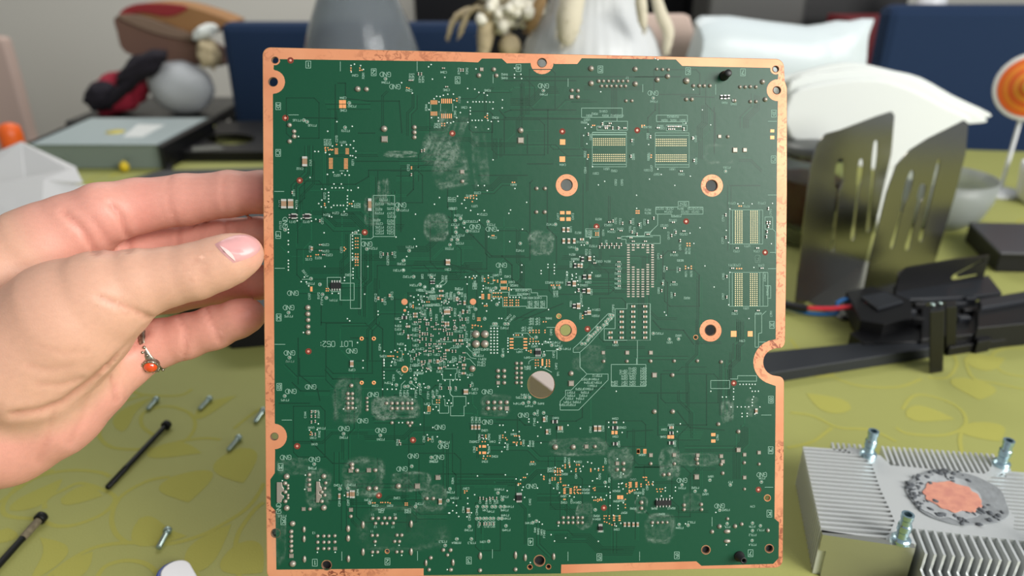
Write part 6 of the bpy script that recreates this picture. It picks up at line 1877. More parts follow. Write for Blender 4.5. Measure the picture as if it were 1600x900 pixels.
dc = thing('drive_carriage', 'black plastic carriage with connector and long rails lying right of the board', 'plastic part', PZ(1430, 540, TZ))
z = TZ
slab('long_bar', [(1150, 554), (1460, 524), (1470, 541), (1150, 591)], z + .012, z + .0004, M_bk2, dc)
slab('end_block', [(1070, 500), (1160, 495), (1165, 550), (1095, 560), (1100, 540)], z + .014, z + .0004, M_bk, dc)
slab('lower_body', [(1328, 520), (1452, 478), (1478, 480), (1476, 532), (1350, 536)], z + .014, z + .0004, M_bk, dc)
slab('connector_block', [(1322, 455), (1362, 447), (1424, 468), (1426, 496), (1382, 506), (1345, 500)], z + .026, z + .006, M_bk, dc)
slab('connector_step', [(1345, 462), (1385, 455), (1412, 470), (1372, 482)], z + .029, z + .0262, M_bk2, dc)
slab('shelf', [(1397, 446), (1545, 430), (1566, 457), (1500, 464), (1402, 468)], z + .024, z + .018, M_bk2, dc)
slab('rear_rail', [(1530, 467), (1640, 448), (1640, 462), (1534, 480)], z + .030, z + .012, M_bk2, dc)
slab('rear_body', [(1528, 478), (1650, 460), (1650, 500), (1528, 512)], z + .026, z + .0004, M_bk, dc)
slab('front_rail', [(1484, 530), (1650, 508), (1650, 518), (1484, 543)], z + .010, z + .0004, M_bk, dc)
slab('middle_body', [(1440, 478), (1540, 470), (1540, 520), (1440, 530)], z + .018, z + .0004, M_bk, dc)
slab('latch', [(1526, 510), (1548, 507), (1550, 530), (1528, 534)], z + .014, z + .0004, M_bk, dc)
for pq, zt_, ft in (([(1452, 474), (1474, 471), (1476, 484), (1453, 487)], z + .076, (1463, 583)), ([(1477, 470), (1494, 468), (1495, 478), (1478, 480)], z + .060, (1486, 552))):
    mb = MB(); P = [PZ(x, y, zt_) for x, y in pq]
    mb.prism(P, PZ(ft[0], ft[1], z + .0006) - (P[2] + P[3]) / 2); mb.build('post', M_bk, dc, bevel=.001)
for i, (x, y) in enumerate([(1405, 478), (1420, 486), (1436, 474), (1500, 474), (1512, 484), (1515, 466), (1432, 498), (1505, 496)]):
    mb = MB(); c = PZ(x, y, z + .022)
    mb.box((c.x, c.y, c.z - .004), (.012, .007, .012), Matrix.Identity(4)); mb.build('gear_mount', M_bk2 if i % 2 else M_bk, dc, bevel=.001)
mb = MB(); c = PZ(1457, 476, z + .0775); mb.blob(c, (.0022, .0022, .0018)); c = PZ(1469, 474, z + .0775); mb.blob(c, (.0018, .0018, .0015)); mb.build('pivot_pin', M_steel, dc)
# flap: upright plate with an open V slot showing the cloth
fa, fb = PZ(1397, 458, z + .022), PZ(1534, 437, z + .022)
fd = (fb - fa).normalized(); fn = Vector((-fd.y, fd.x, 0)); fh = .030
Lf = (fb - fa).length
cu = bpy.data.curves.new('flap', 'CURVE'); cu.dimensions = '2D'; cu.fill_mode = 'BOTH'; cu.extrude = .0012


def poly(cu, P):
    sp_ = cu.splines.new('POLY'); sp_.points.add(len(P) - 1)
    for i, p_ in enumerate(P):
        sp_.points[i].co = (p_[0], p_[1], 0, 1)
    sp_.use_cyclic_u = True


def cut_plate(name, outl, cuts, M, thick, m, parent):
    cu = bpy.data.curves.new(name, 'CURVE'); cu.dimensions = '2D'; cu.fill_mode = 'BOTH'; cu.extrude = thick / 2
    poly(cu, outl)
    for c_ in cuts:
        poly(cu, c_)
    t_ = bpy.data.objects.new('tmp', cu); COL.objects.link(t_)
    dg = bpy.context.evaluated_depsgraph_get()
    me = bpy.data.meshes.new_from_object(t_.evaluated_get(dg))
    bpy.data.objects.remove(t_)
    me.transform(M); me.materials.clear(); me.materials.append(m); me.name = name
    o = bpy.data.objects.new(name, me); COL.objects.link(o); o.parent = parent
    o.matrix_parent_inverse = Matrix.Translation(-Vector(parent['root']))
    return o


def frame(o, ex, ey):
    ez = ex.cross(ey)
    M = Matrix((ex, ey, ez)).transposed().to_4x4()
    M.translation = o
    return M


sl = [(.63, .40), (.61, .30), (.63, .20), (.67, .15), (.93, .20), (.93, .30), (.70, .27), (.68, .32), (.70, .40), (.95, .78), (.95, .90)]
cut_plate('flap', [(0, -.002), (Lf, -.002), (Lf, fh * .98), (Lf * .6, fh * 1.02), (Lf * .08, fh * .96), (0, fh * .8)], [[(a * Lf, b_ * fh) for a, b_ in sl]], frame(fa, fd, Vector((0, 0, 1))), .0024, M_bk, dc)
# wires: their own things, plugged into the connector
cn = [(1345, 477, .022)]
w1 = thing('red_wire', 'red insulated wire running from the black connector behind the board', 'wire', PZ(1280, 480, TZ))
mb = MB(); mb.tube(smoothed([PZ(1352, 476, z + .024), PZ(1330, 479, z + .021), PZ(1300, 482, z + .016), PZ(1262, 481, z + .012), PZ(1225, 474, z + .010), PZ(1180, 462, z + .008), PZ(1120, 455, z + .006)], 6), .0023); mb.build('insulation', M_red, w1)
w2 = thing('blue_wire', 'blue insulated wire looping beneath the red one', 'wire', PZ(1290, 490, TZ))
mb = MB(); mb.tube(smoothed([PZ(1345, 472, z + .021), PZ(1322, 468, z + .022), PZ(1308, 474, z + .018), PZ(1308, 489, z + .009), PZ(1285, 491, z + .006), PZ(1255, 488, z + .005), PZ(1215, 478, z + .004), PZ(1160, 470, z + .003)], 6), .0021); mb.build('insulation', M_blue, w2)
w3 = thing('black_wire_sleeve', 'black sleeve over the wires next to the right board edge', 'sleeve', PZ(1240, 485, TZ))
mb = MB(); mb.tube(smoothed([PZ(1262, 482, z + .012), PZ(1242, 479, z + .011), PZ(1225, 475, z + .0098), PZ(1180, 463, z + .008)], 6), .0042); mb.build('sleeve', M_kw, w3)

# black slab at the right edge
pb_ = thing('power_brick', 'black box with a grey top lying at the right edge of the table', 'box', PZ(1600, 390, TZ))
M_gtop = mat('dark_grey_lid', (60, 60, 64), 0.5)
slab('lid', [(1514, 347), (1700, 350), (1760, 398), (1563, 394)], z + .030, z + .026, M_gtop, pb_, .0015)
slab('case', [(1514.5, 348), (1699, 351), (1758, 398), (1563, 394.6)], z + .0258, z + .0004, M_bk, pb_, .0015)
slab('port', [(1535, 372), (1547, 384), (1546, 386), (1534, 374)], z + .020, z + .008, M_bk2, pb_, 0)

# =====================================================================
# napkin holder: two steel panels with cutlery cut-outs, napkins between
# =====================================================================
M_ss = mat('brushed_stainless', (150, 148, 142), 0.22, metal=1.0, bump=0.03, bump_scale=400)
nh = thing('napkin_holder', 'stainless steel napkin holder with spoon, fork and knife cut-outs', 'napkin holder', PZ(1350, 440, TZ))


def panel(bl, br, outl_px, cuts_px, lean):
    a, b_ = PZ(*bl, TZ + .0005), PZ(*br, TZ + .0005)
    ex = (b_ - a).normalized()
    nn_ = Vector((-ex.y, ex.x, 0))
    ey = (Vector((0, 0, 1)) * math.cos(lean) + nn_ * math.sin(lean)).normalized()
    pn = ex.cross(ey)

    def toP(x, y):
        r = ray(x, y)
        k_ = (a - CAM).dot(pn) / r.dot(pn)
        p_ = CAM + r * k_ - a
        return (p_.dot(ex), p_.dot(ey))
    O2 = [toP(*q_) for q_ in outl_px]
    print('panel h', max(q_[1] for q_ in O2), 'w', max(q_[0] for q_ in O2) - min(q_[0] for q_ in O2))
    O2 = [(u, max(v, 0)) for u, v in O2]
    cut_plate('steel_panel', O2, [[toP(*q_) for q_ in c_] for c_ in cuts_px], frame(a, ex, ey), .0012, M_ss, nh)


def cutlery(hx_, hy_, tx_, ty_, hw, hl_, sw, kind):
    """cut-out outline in pixels: bowl/blade centre, handle tip"""
    d = Vector((tx_ - hx_, ty_ - hy_)); L = d.length; d.normalize(); n_ = Vector((-d.y, d.x))
    c = Vector((hx_, hy_))
    prof = []
    for i in range(13):
        a = math.pi * i / 12
        s_ = -math.cos(a) * hl_
        ww = hw * (math.sin(a) ** (.8 if kind == 'spoon' else .45)) if i < 12 else sw
        if s_ > 0 and ww < sw:
            ww = sw
        prof.append((s_, max(ww, .2)))
    prof += [(L * .7, sw * .9), (L * .94, sw * 1.5), (L, sw * .8)]
    return [tuple(c + d * s_ + n_ * w_) for s_, w_ in prof] + [tuple(c + d * s_ - n_ * w_) for s_, w_ in reversed(prof)]


panel((1247, 482), (1352, 412), [(1241, 484), (1255, 350), (1266, 262), (1276, 225), (1290, 209), (1312, 203), (1370, 181), (1392, 174), (1397, 180), (1392, 240), (1372, 330), (1350, 414), (1300, 446)],
      [cutlery(1311, 272, 1299, 393, 7.5, 25, 2.4, 'spoon'), cutlery(1343, 270, 1331, 375, 4.5, 22, 2.2, 'fork'), cutlery(1366, 245, 1355, 362, 4, 26, 2.2, 'knife')], .06)
panel((1352, 470), (1452, 430), [(1345, 474), (1360, 400), (1385, 300), (1400, 258), (1420, 235), (1450, 216), (1490, 196), (1506, 188), (1512, 193), (1508, 240), (1490, 310), (1460, 410), (1450, 432), (1400, 452)],
      [cutlery(1418, 292, 1392, 388, 5.5, 27, 2.2, 'spoon'), cutlery(1439, 300, 1416, 391, 5.5, 13, 2.8, 'fork'), cutlery(1462, 270, 1437, 377, 2.6, 22, 2.6, 'knife')], .06)
slab('base_plate', [(1262, 470), (1352, 408), (1460, 425), (1350, 500), (1316, 500)], z + .0016, z + .0004, M_ss, nh, 0)

M_nap = mat('white_paper_napkin', (218, 222, 218), 0.9)
# fan of napkins: thick folded sheets leaning together
fan = [[(1190, 134), (1238, 118), (1300, 102), (1345, 100), (1400, 112), (1440, 122), (1490, 150), (1545, 176), (1543, 184), (1500, 192), (1430, 228), (1390, 260), (1330, 215), (1240, 200), (1190, 205)],
       [(1236, 128), (1300, 112), (1360, 108), (1430, 124), (1485, 156), (1541, 186), (1532, 193), (1480, 200), (1410, 245), (1380, 270), (1300, 225), (1236, 195)],
       [(1236, 150), (1290, 130), (1370, 124), (1430, 142), (1480, 168), (1520, 188), (1478, 205), (1400, 262), (1340, 260), (1236, 215)]]
for i, f_ in enumerate(fan):
    y0 = .98 - .018 * i
    nk = thing('paper_napkin', ['rearmost white paper napkin fanning out of the steel holder', 'middle white paper napkin fanning out of the steel holder', 'front white paper napkin wedged behind the steel panels'][i], 'napkin', PY(1380, 300, y0), 'napkins in the holder')
    mb = MB()
    P = smoothed([PY(x, y, y0) for x, y in f_], 3, True)
    # tail down into the holder
    mb.prism(P, (0, .010, 0))
    mb.build('folded_sheet', M_nap, nk, bevel=.003)
    mb = MB()
    mb.prism([PY(1374, 190, y0 + .003), PY(1440, 190, y0 + .003), Vector((PY(1402, 330, y0 + .003).x, y0 + .003, TZ + .002)), Vector((PY(1378, 330, y0 + .003).x, y0 + .003, TZ + .002))], (0, .004, 0))
    mb.build('folded_tail', M_nap, nk)

# glass bowl behind the holder, jar with brown contents
gt = thing('grey_card_tray', 'flat light grey tray behind the board, seen through its upper mounting holes', 'tray', PZ(1000, 310, TZ))
M_gt = mat('light_grey_card', (140, 144, 142), .7)
slab('tray_body', [(858, 268), (1165, 268), (1172, 325), (850, 325)], z + .02, z + .0005, M_gt, gt, .002)
pbx = thing('pale_card_box', 'pale pinkish grey box behind the board, its edge seen through the big round hole', 'box', PZ(880, 590, TZ))
M_pb = mat('pale_card', (196, 184, 176), .7)
mb = MB(); mb.prism([PZ(826, 583, z + .03), PZ(874, 619, z + .03), PZ(960, 580, z + .03), PZ(900, 545, z + .03)], (0, 0, -.0295)); mb.build('box_body', M_pb, pbx, bevel=.001)
slab('box_lid', [(826, 583), (874, 619), (960, 580), (900, 545)], z + .0315, z + .0302, M_pb, pbx, .0004)
M_glass = mat('clear_glass', (235, 240, 240), 0.03, trans=1.0, ior=1.3, spec=.5)
M_brown = mat('brown_preserve', (110, 60, 44), 0.5, noise_amt=.3, noise_scale=40)
jc = PZ(1250, 372, TZ); jr = .042
jar = thing('glass_jar', 'glass jar of brown contents half hidden behind the right board edge', 'jar', jc)
mb = MB(); mb.lathe([(jr, .0005), (jr, .095), (jr * .93, .112), (jr * .93, .118), (jr * .88, .118), (jr * .88, .111), (jr * .95, .094), (jr * .95, .004), (.0001, .004)], Matrix.Translation(jc), 36, cap=False); mb.build('glass_body', M_glass, jar)
mb = MB(); mb.lathe([(jr * .93, .030), (jr * .93, .085)], Matrix.Translation(jc), 32); mb.build('contents', M_brown, jar, label='brown contents')
mb = MB(); mb.lathe([(jr * .98, .1185), (jr * 1.0, .128), (jr * .9, .131), (.0001, .132)], Matrix.Translation(jc), 36); mb.build('lid', mat('grey_tin_lid', (110, 112, 110), .4, metal=.6), jar)
bc = PZ(1462, 350, TZ); br_ = .062
bw = thing('glass_bowl', 'frosted glass bowl standing behind the napkin holder', 'bowl', bc)
M_frost = mat('frosted_glass', (190, 196, 190), 0.35, trans=.6, ior=1.3)
mb = MB(); mb.lathe([(br_ * .5, .0005), (br_ * .85, .018), (br_, .045), (br_ * 1.02, .070), (br_ * .99, .070), (br_ * .96, .046), (br_ * .8, .021), (br_ * .45, .004), (.0001, .004)], Matrix.Translation(bc), 36, cap=False); mb.build('bowl_body', M_frost, bw)

# white cup at the right frame edge
c = PZ(1618, 318, TZ)
cp_ = thing('white_cup', 'white porcelain cup cut off by the right frame edge', 'cup', c)
M_porc = mat('white_porcelain', (216, 216, 214), .25)
mb = MB(); mb.lathe([(.018, .0005), (.028, .01), (.033, .05), (.0335, .062), (.031, .062), (.030, .05), (.024, .012), (.0001, .008)], Matrix.Translation(c), 32, cap=False); mb.build('cup_body', M_porc, cp_)
mb = MB(); mb.tube([c + Vector((.031 + .016 * math.sin(a), 0, .032 + .018 * math.cos(a))) for a in [math.pi * k_ / 10 for k_ in range(11)]], .003); mb.build('handle', M_porc, cp_)

# orange disc ornament with rings, on a stick
dcn = PY(1612, 136, 1.12)
od = thing('orange_disc_ornament', 'round orange and yellow ringed disc with white rim at the right edge', 'ornament', Vector((dcn.x, dcn.y, TZ)))
dR = 52 * (dcn - CAM).dot(FW) / FPX
tq = (CAM - dcn).normalized().to_track_quat('Z', 'Y').to_matrix().to_4x4(); tq.translation = dcn
for i, (r0, colr_) in enumerate([(1.0, (222, 220, 214)), (.88, (226, 104, 40)), (.72, (236, 140, 44)), (.6, (226, 100, 40)), (.46, (236, 152, 50)), (.34, (226, 110, 40)), (.22, (238, 190, 70))]):
    mb = MB(); zt_ = .004 + .0015 * i
    mb.lathe([(dR * r0, -.006 if i == 0 else zt_ - .0015), (dR * r0, zt_ - .001), (dR * r0 * .96, zt_), (.0001, zt_ + .0002)], tq, 40)
    mb.build('coloured_ring' if i else 'white_rim', mat('disc_colour', colr_, .4), od)
mb = MB(); mb.tube([Vector((dcn.x, dcn.y + .004, TZ + .001)), Vector((dcn.x, dcn.y + .004, dcn.z))], .003); mb.build('stick', M_wp, od)
mb = MB(); mb.lathe([(.03, .0005), (.03, .006), (.006, .010)], Matrix.Translation(Vector((dcn.x, dcn.y + .004, TZ))), 24); mb.build('foot', M_wp, od)

# =====================================================================
# left side of the table
# =====================================================================
M_drive = mat('grey_steel_case', (164, 178, 180), 0.4, metal=0.25)
M_drive_f = mat('grey_green_front', (114, 126, 118), 0.5)
M_lab = mat('white_label', (206, 210, 208), 0.6)
M_yel = mat('yellow_spot', (196, 182, 70), 0.6)
dv = thing('optical_drive', 'flat grey metal disc drive with a white and yellow label, left of the board', 'disc drive', PZ(180, 262, TZ))
zt = TZ + .043
Cq = [(45, 226), (246, 226), (326, 184), (140, 184)]
slab('case', Cq, zt, TZ + .0006, M_drive_f, dv, .001)
slab('top_cover', [(46, 225.5), (245, 225.5), (324, 184.5), (142, 184.5)], zt + .0018, zt + .0001, M_drive, dv, .0006)
slab('label', [(192, 214), (222, 214), (258, 195), (215, 194)], zt + .0022, zt + .0019, M_lab, dv, 0)
mb = MB(); mb.lathe([(.017, 0), (.017, .0003), (.0001, .0003)], Matrix.Translation(PZ(180, 206, zt + .0019)), 28); mb.build('yellow_spot', M_yel, dv, label='yellow round print')
mb = MB(); mb.prism([PZ(44, 225, zt), PZ(140, 183, zt), PZ(144, 183, zt), PZ(50, 225, zt)], (0, 0, .003)); mb.build('dark_edge_trim', M_bk, dv)
slab('side_plate', [(246, 227), (327, 185), (333, 187), (252, 230)], zt, TZ + .0006, M_bk, dv, 0)
for x, y in ((200, 222), (100, 222)):
    mb = MB(); c = PZ(x, 248, TZ + .02)
    mb.lathe([(.0022, -.0008), (.0022, .0002)], Matrix.Translation(c) @ Matrix.Rotation(math.pi / 2, 4, 'X'), 16); mb.build('case_screw', M_steel, dv)
# black tray frame right of the drive, with openings that show the cloth
tf = thing('black_tray_frame', 'thin black plastic tray frame between the disc drive and the board', 'tray', PZ(380, 240, TZ))
zf = TZ + .018


def W2(px, py, zz=zf):
    p_ = PZ(px, py, zz)
    return (p_.x, p_.y)


def flat_cut(name, o_px, cuts, z0, z1, m, parent):
    M = Matrix.Translation((0, 0, (z0 + z1) / 2))
    return cut_plate(name, [W2(*q_, z1) for q_ in o_px], [[W2(*q_, z1) for q_ in c_] for c_ in cuts], M, z1 - z0, m, parent)


ov = [(360 + 38 * math.cos(a) * 1.0, 217 + 8.5 * math.sin(a)) for a in [2 * math.pi * k_ / 24 for k_ in range(24)]]
flat_cut('tray_top', [(338, 196), (345, 190), (620, 186), (640, 236), (420, 237), (290, 238), (274, 237)], [ov], zf - .004, zf, M_bk, tf)
slab('tray_side', [(276, 238), (640, 237), (640, 240), (274, 241)], zf - .0042, TZ + .0006, M_bk, tf, 0)
slab('tray_rail', [(252, 243), (262, 236), (270, 262), (262, 268)], TZ + .012, TZ + .0006, M_bk, tf, 0)
slab('guide_plate', [(300, 229), (340, 227), (352, 233), (300, 236)], zf + .0016, zf + .0002, mat('grey_slide', (96, 98, 92), .5), tf, 0)
# dark ribbed metal chassis behind hand and board
ch_ = thing('ribbed_metal_chassis', 'dark perforated metal chassis lying behind the hand and the board', 'metal case', PZ(400, 420, TZ))
M_ch = mat('dark_sheet_metal', (58, 62, 66), .42, metal=.6)
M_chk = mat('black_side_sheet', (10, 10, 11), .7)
CQ = [(196, 281), (250, 266), (415, 262), (470, 302), (640, 302), (660, 470), (352, 494), (250, 430)]
slab('top_sheet', CQ, TZ + .040, TZ + .0385, M_ch, ch_, 0)
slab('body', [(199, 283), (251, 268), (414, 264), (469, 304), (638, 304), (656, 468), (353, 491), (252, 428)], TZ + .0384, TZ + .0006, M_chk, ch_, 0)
a_, b2_ = PZ(214, 283, TZ + .040), PZ(414, 271, TZ + .040)
ribs = bpy.data.meshes.new('rib')
rm = MB(); rm.box((0, 0, .0008), (.0022, .022, .0016)); ribm = rm.mesh('rib', mat('rib_metal', (84, 88, 92), .4, metal=.6))
for k_ in range(44):
    o = bpy.data.objects.new('rib', ribm); COL.objects.link(o); o.parent = ch_
    o.matrix_parent_inverse = Matrix.Translation(-Vector(ch_['root']))
    o.location = a_.lerp(b2_, k_ / 43) + Vector((0, 0, .0001))
    o.rotation_euler = (0, 0, .25)

# white open carton
M_card = mat('white_card', (204, 204, 204), .8)
wb = thing('open_white_carton', 'open white cardboard carton with lifted flaps at the left edge', 'carton', PZ(20, 390, TZ))


def sheet(name, pts, m, parent, th=.0012):
    P = [Vector(p_) for p_ in pts]
    for p_ in P:
        p_.z = max(p_.z, TZ + .002)
    n_ = (P[1] - P[0]).cross(P[2] - P[0]).normalized()
    if n_.dot(CAM - P[0]) > 0:
        n_ = -n_
    mb = MB(); mb.prism(P, n_ * th); return mb.build(name, m, parent)


yb, yf = 1.12, .98
sheet('rear_flap', [PY(-60, 262, yb), PY(33, 221, yb), PY(38, 281, yb - .05), PY(-60, 298, yb - .05)], M_card, wb)
sheet('side_flap', [PY(33, 221, yb), PY(119, 261, yb - .02), PY(120, 270, yb - .06), PY(38, 283, yb - .05)], M_card, wb)
sheet('front_flap', [PY(-60, 300, yf + .04), PY(38, 281, yf + .05), PY(118, 262, yf + .04), PY(130, 286, yf), PY(68, 282, yf), PY(-60, 296, yf)], M_card, wb)
sheet('front_panel', [PY(-60, 292, yf), PY(68, 280, yf), PY(64, 352, .93), PY(-60, 400, .93)], M_card, wb)
sheet('side_panel', [PY(68, 280, yf), PY(180, 296, yf + .01), PY(170, 330, .96), PY(64, 352, .93)], M_card, wb)
slab('carton_body', [(-60, 372), (66, 340), (150, 318), (150, 330), (66, 362), (-60, 396)], TZ + .02, TZ + .0005, M_card, wb, 0)
# yellow bead and orange cap
c = PZ(196, 268, TZ)
yb_ = thing('yellow_bead', 'small yellow round bead in front of the disc drive', 'bead', c)
mb = MB(); mb.blob(c + Vector((0, 0, .0088)), (.0082, .0082, .0085), None, 20, 12); mb.build('bead_body', mat('yellow_plastic', (206, 178, 30), .35), yb_)
mb = MB(); mb.lathe([(.0028, 0), (.0028, .002), (.0001, .002)], Matrix.Translation(c + Vector((0, 0, .0168))), 12); mb.build('bead_eye', M_yel, yb_)
c = PZ(-6, 262, TZ)
oc_ = thing('orange_beaker', 'orange round object peeking in at the left frame edge', 'beaker', c)
mb = MB(); mb.lathe([(.02, .0005), (.021, .03), (.019, .046), (.008, .052), (.0001, .053)], Matrix.Translation(c + Vector((-.040, .12, 0))), 24); mb.build('beaker_body', mat('orange_plastic', (226, 96, 30), .4), oc_)

# =====================================================================
# vases and dried flowers
# =====================================================================


def lathe_px(name, rows, Y, m, parent, n=48, ribs=0, zmin=TZ + .0006, double=None):
    """rows: (py, left px, right px) silhouettes at depth plane Y"""
    mb = MB()
    ctr = [PY((l + r) / 2, y, Y) for y, l, r in rows]
    prof = []
    for (y, l, r), c in zip(rows, ctr):
        prof.append(((PY(r, y, Y) - PY(l, y, Y)).length / 2, max(c.z, zmin)))
    cx = sum(c.x for c in ctr) / len(ctr)
    if double:
        prof = prof + [(max(r_ - double, .0001), z_) for r_, z_ in reversed(prof)]
    vs, fs = [], []
    for r_, z_ in prof:
        for k_ in range(n):
            a = 2 * math.pi * k_ / n
            rr_ = r_ * (1 + (.005 * math.cos(a * ribs) if ribs else 0))
            vs.append((cx + rr_ * math.cos(a), Y + rr_ * math.sin(a), z_))
    for i in range(len(prof) - 1):
        for k_ in range(n):
            fs.append((i * n + k_, i * n + (k_ + 1) % n, (i + 1) * n + (k_ + 1) % n, (i + 1) * n + k_))
    mb.add(vs, fs, 0, True)
    mb.add(vs[:n], [tuple(range(n))], 0)
    o = mb.build(name, m, parent)
    return cx


Yv = 1.16
gv = thing('glass_carafe', 'cone-shaped clear glass carafe standing behind the board', 'carafe', PY(562, 300, Yv))
M_vg = mat('smoky_glass', (180, 188, 194), .12, trans=.8, ior=1.25, spec=.6)
lathe_px('glass_body', [(215, 490, 636), (205, 470, 656), (170, 466, 660), (120, 468, 657), (78, 474, 651), (40, 486, 642), (0, 500, 627), (-50, 522, 604), (-110, 540, 586), (-150, 536, 590)], Yv, M_vg, gv, double=.003)
c0v = PY(563, 150, Yv)
mb = MB(); zb_ = TZ + .004
mb.lathe([(.070, zb_ + .002), (.083, zb_ + .02), (.078, TZ + .11), (.0001, TZ + .11)], Matrix.Translation((c0v.x, Yv, 0)), 36); mb.build('clear_filling', mat('pale_blue_water', (150, 168, 184), .05, trans=.8, ior=1.33), gv)

wv = thing('white_ribbed_vase', 'white ribbed ceramic vase of dried flowers behind the top edge of the board', 'vase', PY(925, 300, Yv))
M_cer = mat('white_ceramic', (206, 209, 210), .4)
lathe_px('vase_body', [(225, 880, 972), (205, 850, 1002), (160, 822, 1028), (120, 816, 1034), (82, 816, 1030), (62, 821, 1023), (45, 829, 1014), (30, 842, 1002), (18, 852, 994), (0, 856, 991), (-25, 858, 989), (-60, 852, 995), (-66, 850, 997)], Yv, M_cer, wv, n=144, ribs=36, double=.004)

M_dry = mat('dried_straw', (196, 180, 146), .85, noise_amt=.25, noise_scale=90)
M_fluff = mat('white_dried_blossom', (226, 222, 206), .95)
M_bun = mat('cream_plume', (214, 206, 184), .95, bump=.6, bump_scale=600)
M_brd = mat('brown_dried_leaf', (150, 122, 84), .9)
neck = PY(925, -55, Yv)


def plume(label, name, pts_px, wpx, m, Y, cat='dried flower', group='dried stems in the white vase', seed=0):
    P = smoothed([PY(x, y, Y) for x, y in pts_px], 5)
    t = thing(name, label, cat, P[-1], group)
    mb = MB()
    mb.tube([neck + Vector((0, 0, -.04)), neck.lerp(P[0], .5) + Vector((0, 0, .03)), P[0]] + P[:2], .0012, 6)
    mb.build('stem', M_dry, t)
    mb = MB()
    n_ = len(P)
    rs2 = [(.25 + math.sin(math.pi * min(1, .08 + .9 * i / (n_ - 1))) ** .6) * wpx * (P[0] - CAM).dot(FW) / FPX * .8 for i in range(n_)]
    mb.tube(P, rs2, 12)
    mb.build('plume', m, t)
    rr = random.Random(seed)
    mb = MB()
    for i in range(70):
        k_ = rr.randrange(1, n_)
        dr = Vector((rr.gauss(0, 1), rr.gauss(0, 1), rr.gauss(0, 1))).normalized()
        p0 = P[k_] + dr * rs2[k_] * .7
        dd = (P[k_] - P[k_ - 1]).normalized()
        mb.tube([p0, p0 + dr * rs2[k_] * .45 + dd * .006], .0006, 3)
    mb.build('bristles', m, t, kind='stuff')
    return t


plume('cream bunny-tail plume hanging down over the left of the white vase', 'bunny_tail_grass', [(905, -20), (892, 12), (888, 40), (884, 70)], 21, M_bun, Yv - .10, seed=1)
plume('cream plume curving down past the right shoulder of the white vase', 'bunny_tail_grass', [(1020, -25), (1032, 20), (1044, 50), (1040, 84)], 10, M_bun, Yv - .04, seed=2)
plume('small cream plume between vase and the right hanging plume', 'bunny_tail_grass', [(1000, -20), (1002, 10), (1006, 45)], 9, M_bun, Yv - .10, seed=3)
plume('leftmost drooping dried wheat ear above the board', 'wheat_ear', [(735, 12), (718, 22), (706, 38), (700, 58)], 5, M_dry, Yv + .02, seed=4)
plume('dried wheat ear drooping right of the leftmost one', 'wheat_ear', [(750, 10), (732, 20), (724, 38), (718, 56)], 5, M_dry, Yv, seed=5)
plume('wide dried straw spray tapering down to the board edge', 'straw_spray', [(756, 10), (760, 38), (758, 62), (754, 92)], 14, M_dry, Yv - .02, seed=6)
plume('brown curled dried leaf left of the white vase', 'dried_leaf', [(850, -10), (838, 18), (832, 34), (826, 48)], 11, M_brd, Yv - .03, seed=7)
# white blossom cluster
bl_ = thing('white_blossom_spray', 'cluster of small white dried blossoms leaning left out of the vase', 'dried flower', PY(780, 30, Yv), 'dried stems in the white vase')
rr = random.Random(21)
bmb = MB(); bmb.blob((0, 0, 0), (1, 1, 1), None, 12, 8, 0, .35, 3.0, 3); blm = bmb.mesh('blossom', M_fluff)
for i in range(85):
    t_ = rr.random()
    x = 757 + 85 * t_ + rr.gauss(0, 7)
    y = 22 - 16 * t_ + rr.gauss(0, 15)
    if i > 62:
        x, y = 783 + rr.gauss(0, 6), 36 + rr.gauss(0, 7)
    y = min(y, 48)
    o = bpy.data.objects.new('blossom', blm); COL.objects.link(o); o.parent = bl_
    o.matrix_parent_inverse = Matrix.Translation(-Vector(bl_['root']))
    o.location = PY(x, y, Yv + rr.uniform(-.05, .04)); s_ = rr.uniform(.0058, .0095); o.scale = (s_, s_, s_); o.rotation_euler = (rr.uniform(0, 6), rr.uniform(0, 6), 0)
mb = MB()
for i in range(16):
    tgt = PY(750 + 6 * i, rr.uniform(0, 30), Yv)
    mb.tube([neck + Vector((0, 0, -.03)), neck.lerp(tgt, .5) + Vector((0, 0, .02)), tgt], .0008, 4)
mb.tube([PY(797, 10, Yv), PY(798, 60, Yv)], .0007, 4)
mb.build('stem_spray', M_dry, bl_, kind='stuff')
c = PY(797, 72, Yv - .02)
pod = thing('dried_poppy_pod', 'round beige dried seed pod left of the white vase', 'seed pod', c)
mb = MB(); mb.blob(c, (.0165, .0165, .0165), None, 20, 12, 0, .06); mb.build('pod', M_dry, pod)
mb = MB(); mb.tube([c + Vector((0, 0, .01)), PY(798, 20, Yv - .01), PY(830, -40, Yv)], .0012, 6); mb.build('stem', M_dry, pod)

# beige cloth bag and long white package
M_beige = mat('beige_paper', (196, 174, 162), .8)
bb = thing('beige_paper_bag', 'beige paper bag standing between the white vase and the white package', 'bag', PY(1060, 200, 1.30))
mb = MB(); mb.prism([PY(985, 24, 1.30), PY(1078, 24, 1.30), PY(1085, 50, 1.30), PY(1100, 110, 1.30), PY(1120, 190, 1.30), Vector((PY(1124, 190, 1.30).x, 1.30, TZ + .001)), Vector((PY(990, 190, 1.30).x, 1.30, TZ + .001))], (0, .04, 0)); mb.build('bag_body', M_beige, bb, bevel=.004)
M_pkg = mat('white_plastic_package', (206, 216, 218), .35, bump=.6, bump_scale=40)
pk = thing('white_plastic_package', 'long crumpled white plastic package lying behind the napkins', 'package', PY(1230, 160, 1.22))
mb = MB()
pts = [(1084, 34, 110), (1092, 25, 118), (1130, 25, 122), (1190, 34, 122), (1250, 41, 120), (1275, 38, 118), (1300, 33, 116), (1320, 34, 112), (1335, 30, 112), (1350, 30, 110), (1352, 32, 104)]
n = 20
rws = []
vs, fs = [], []
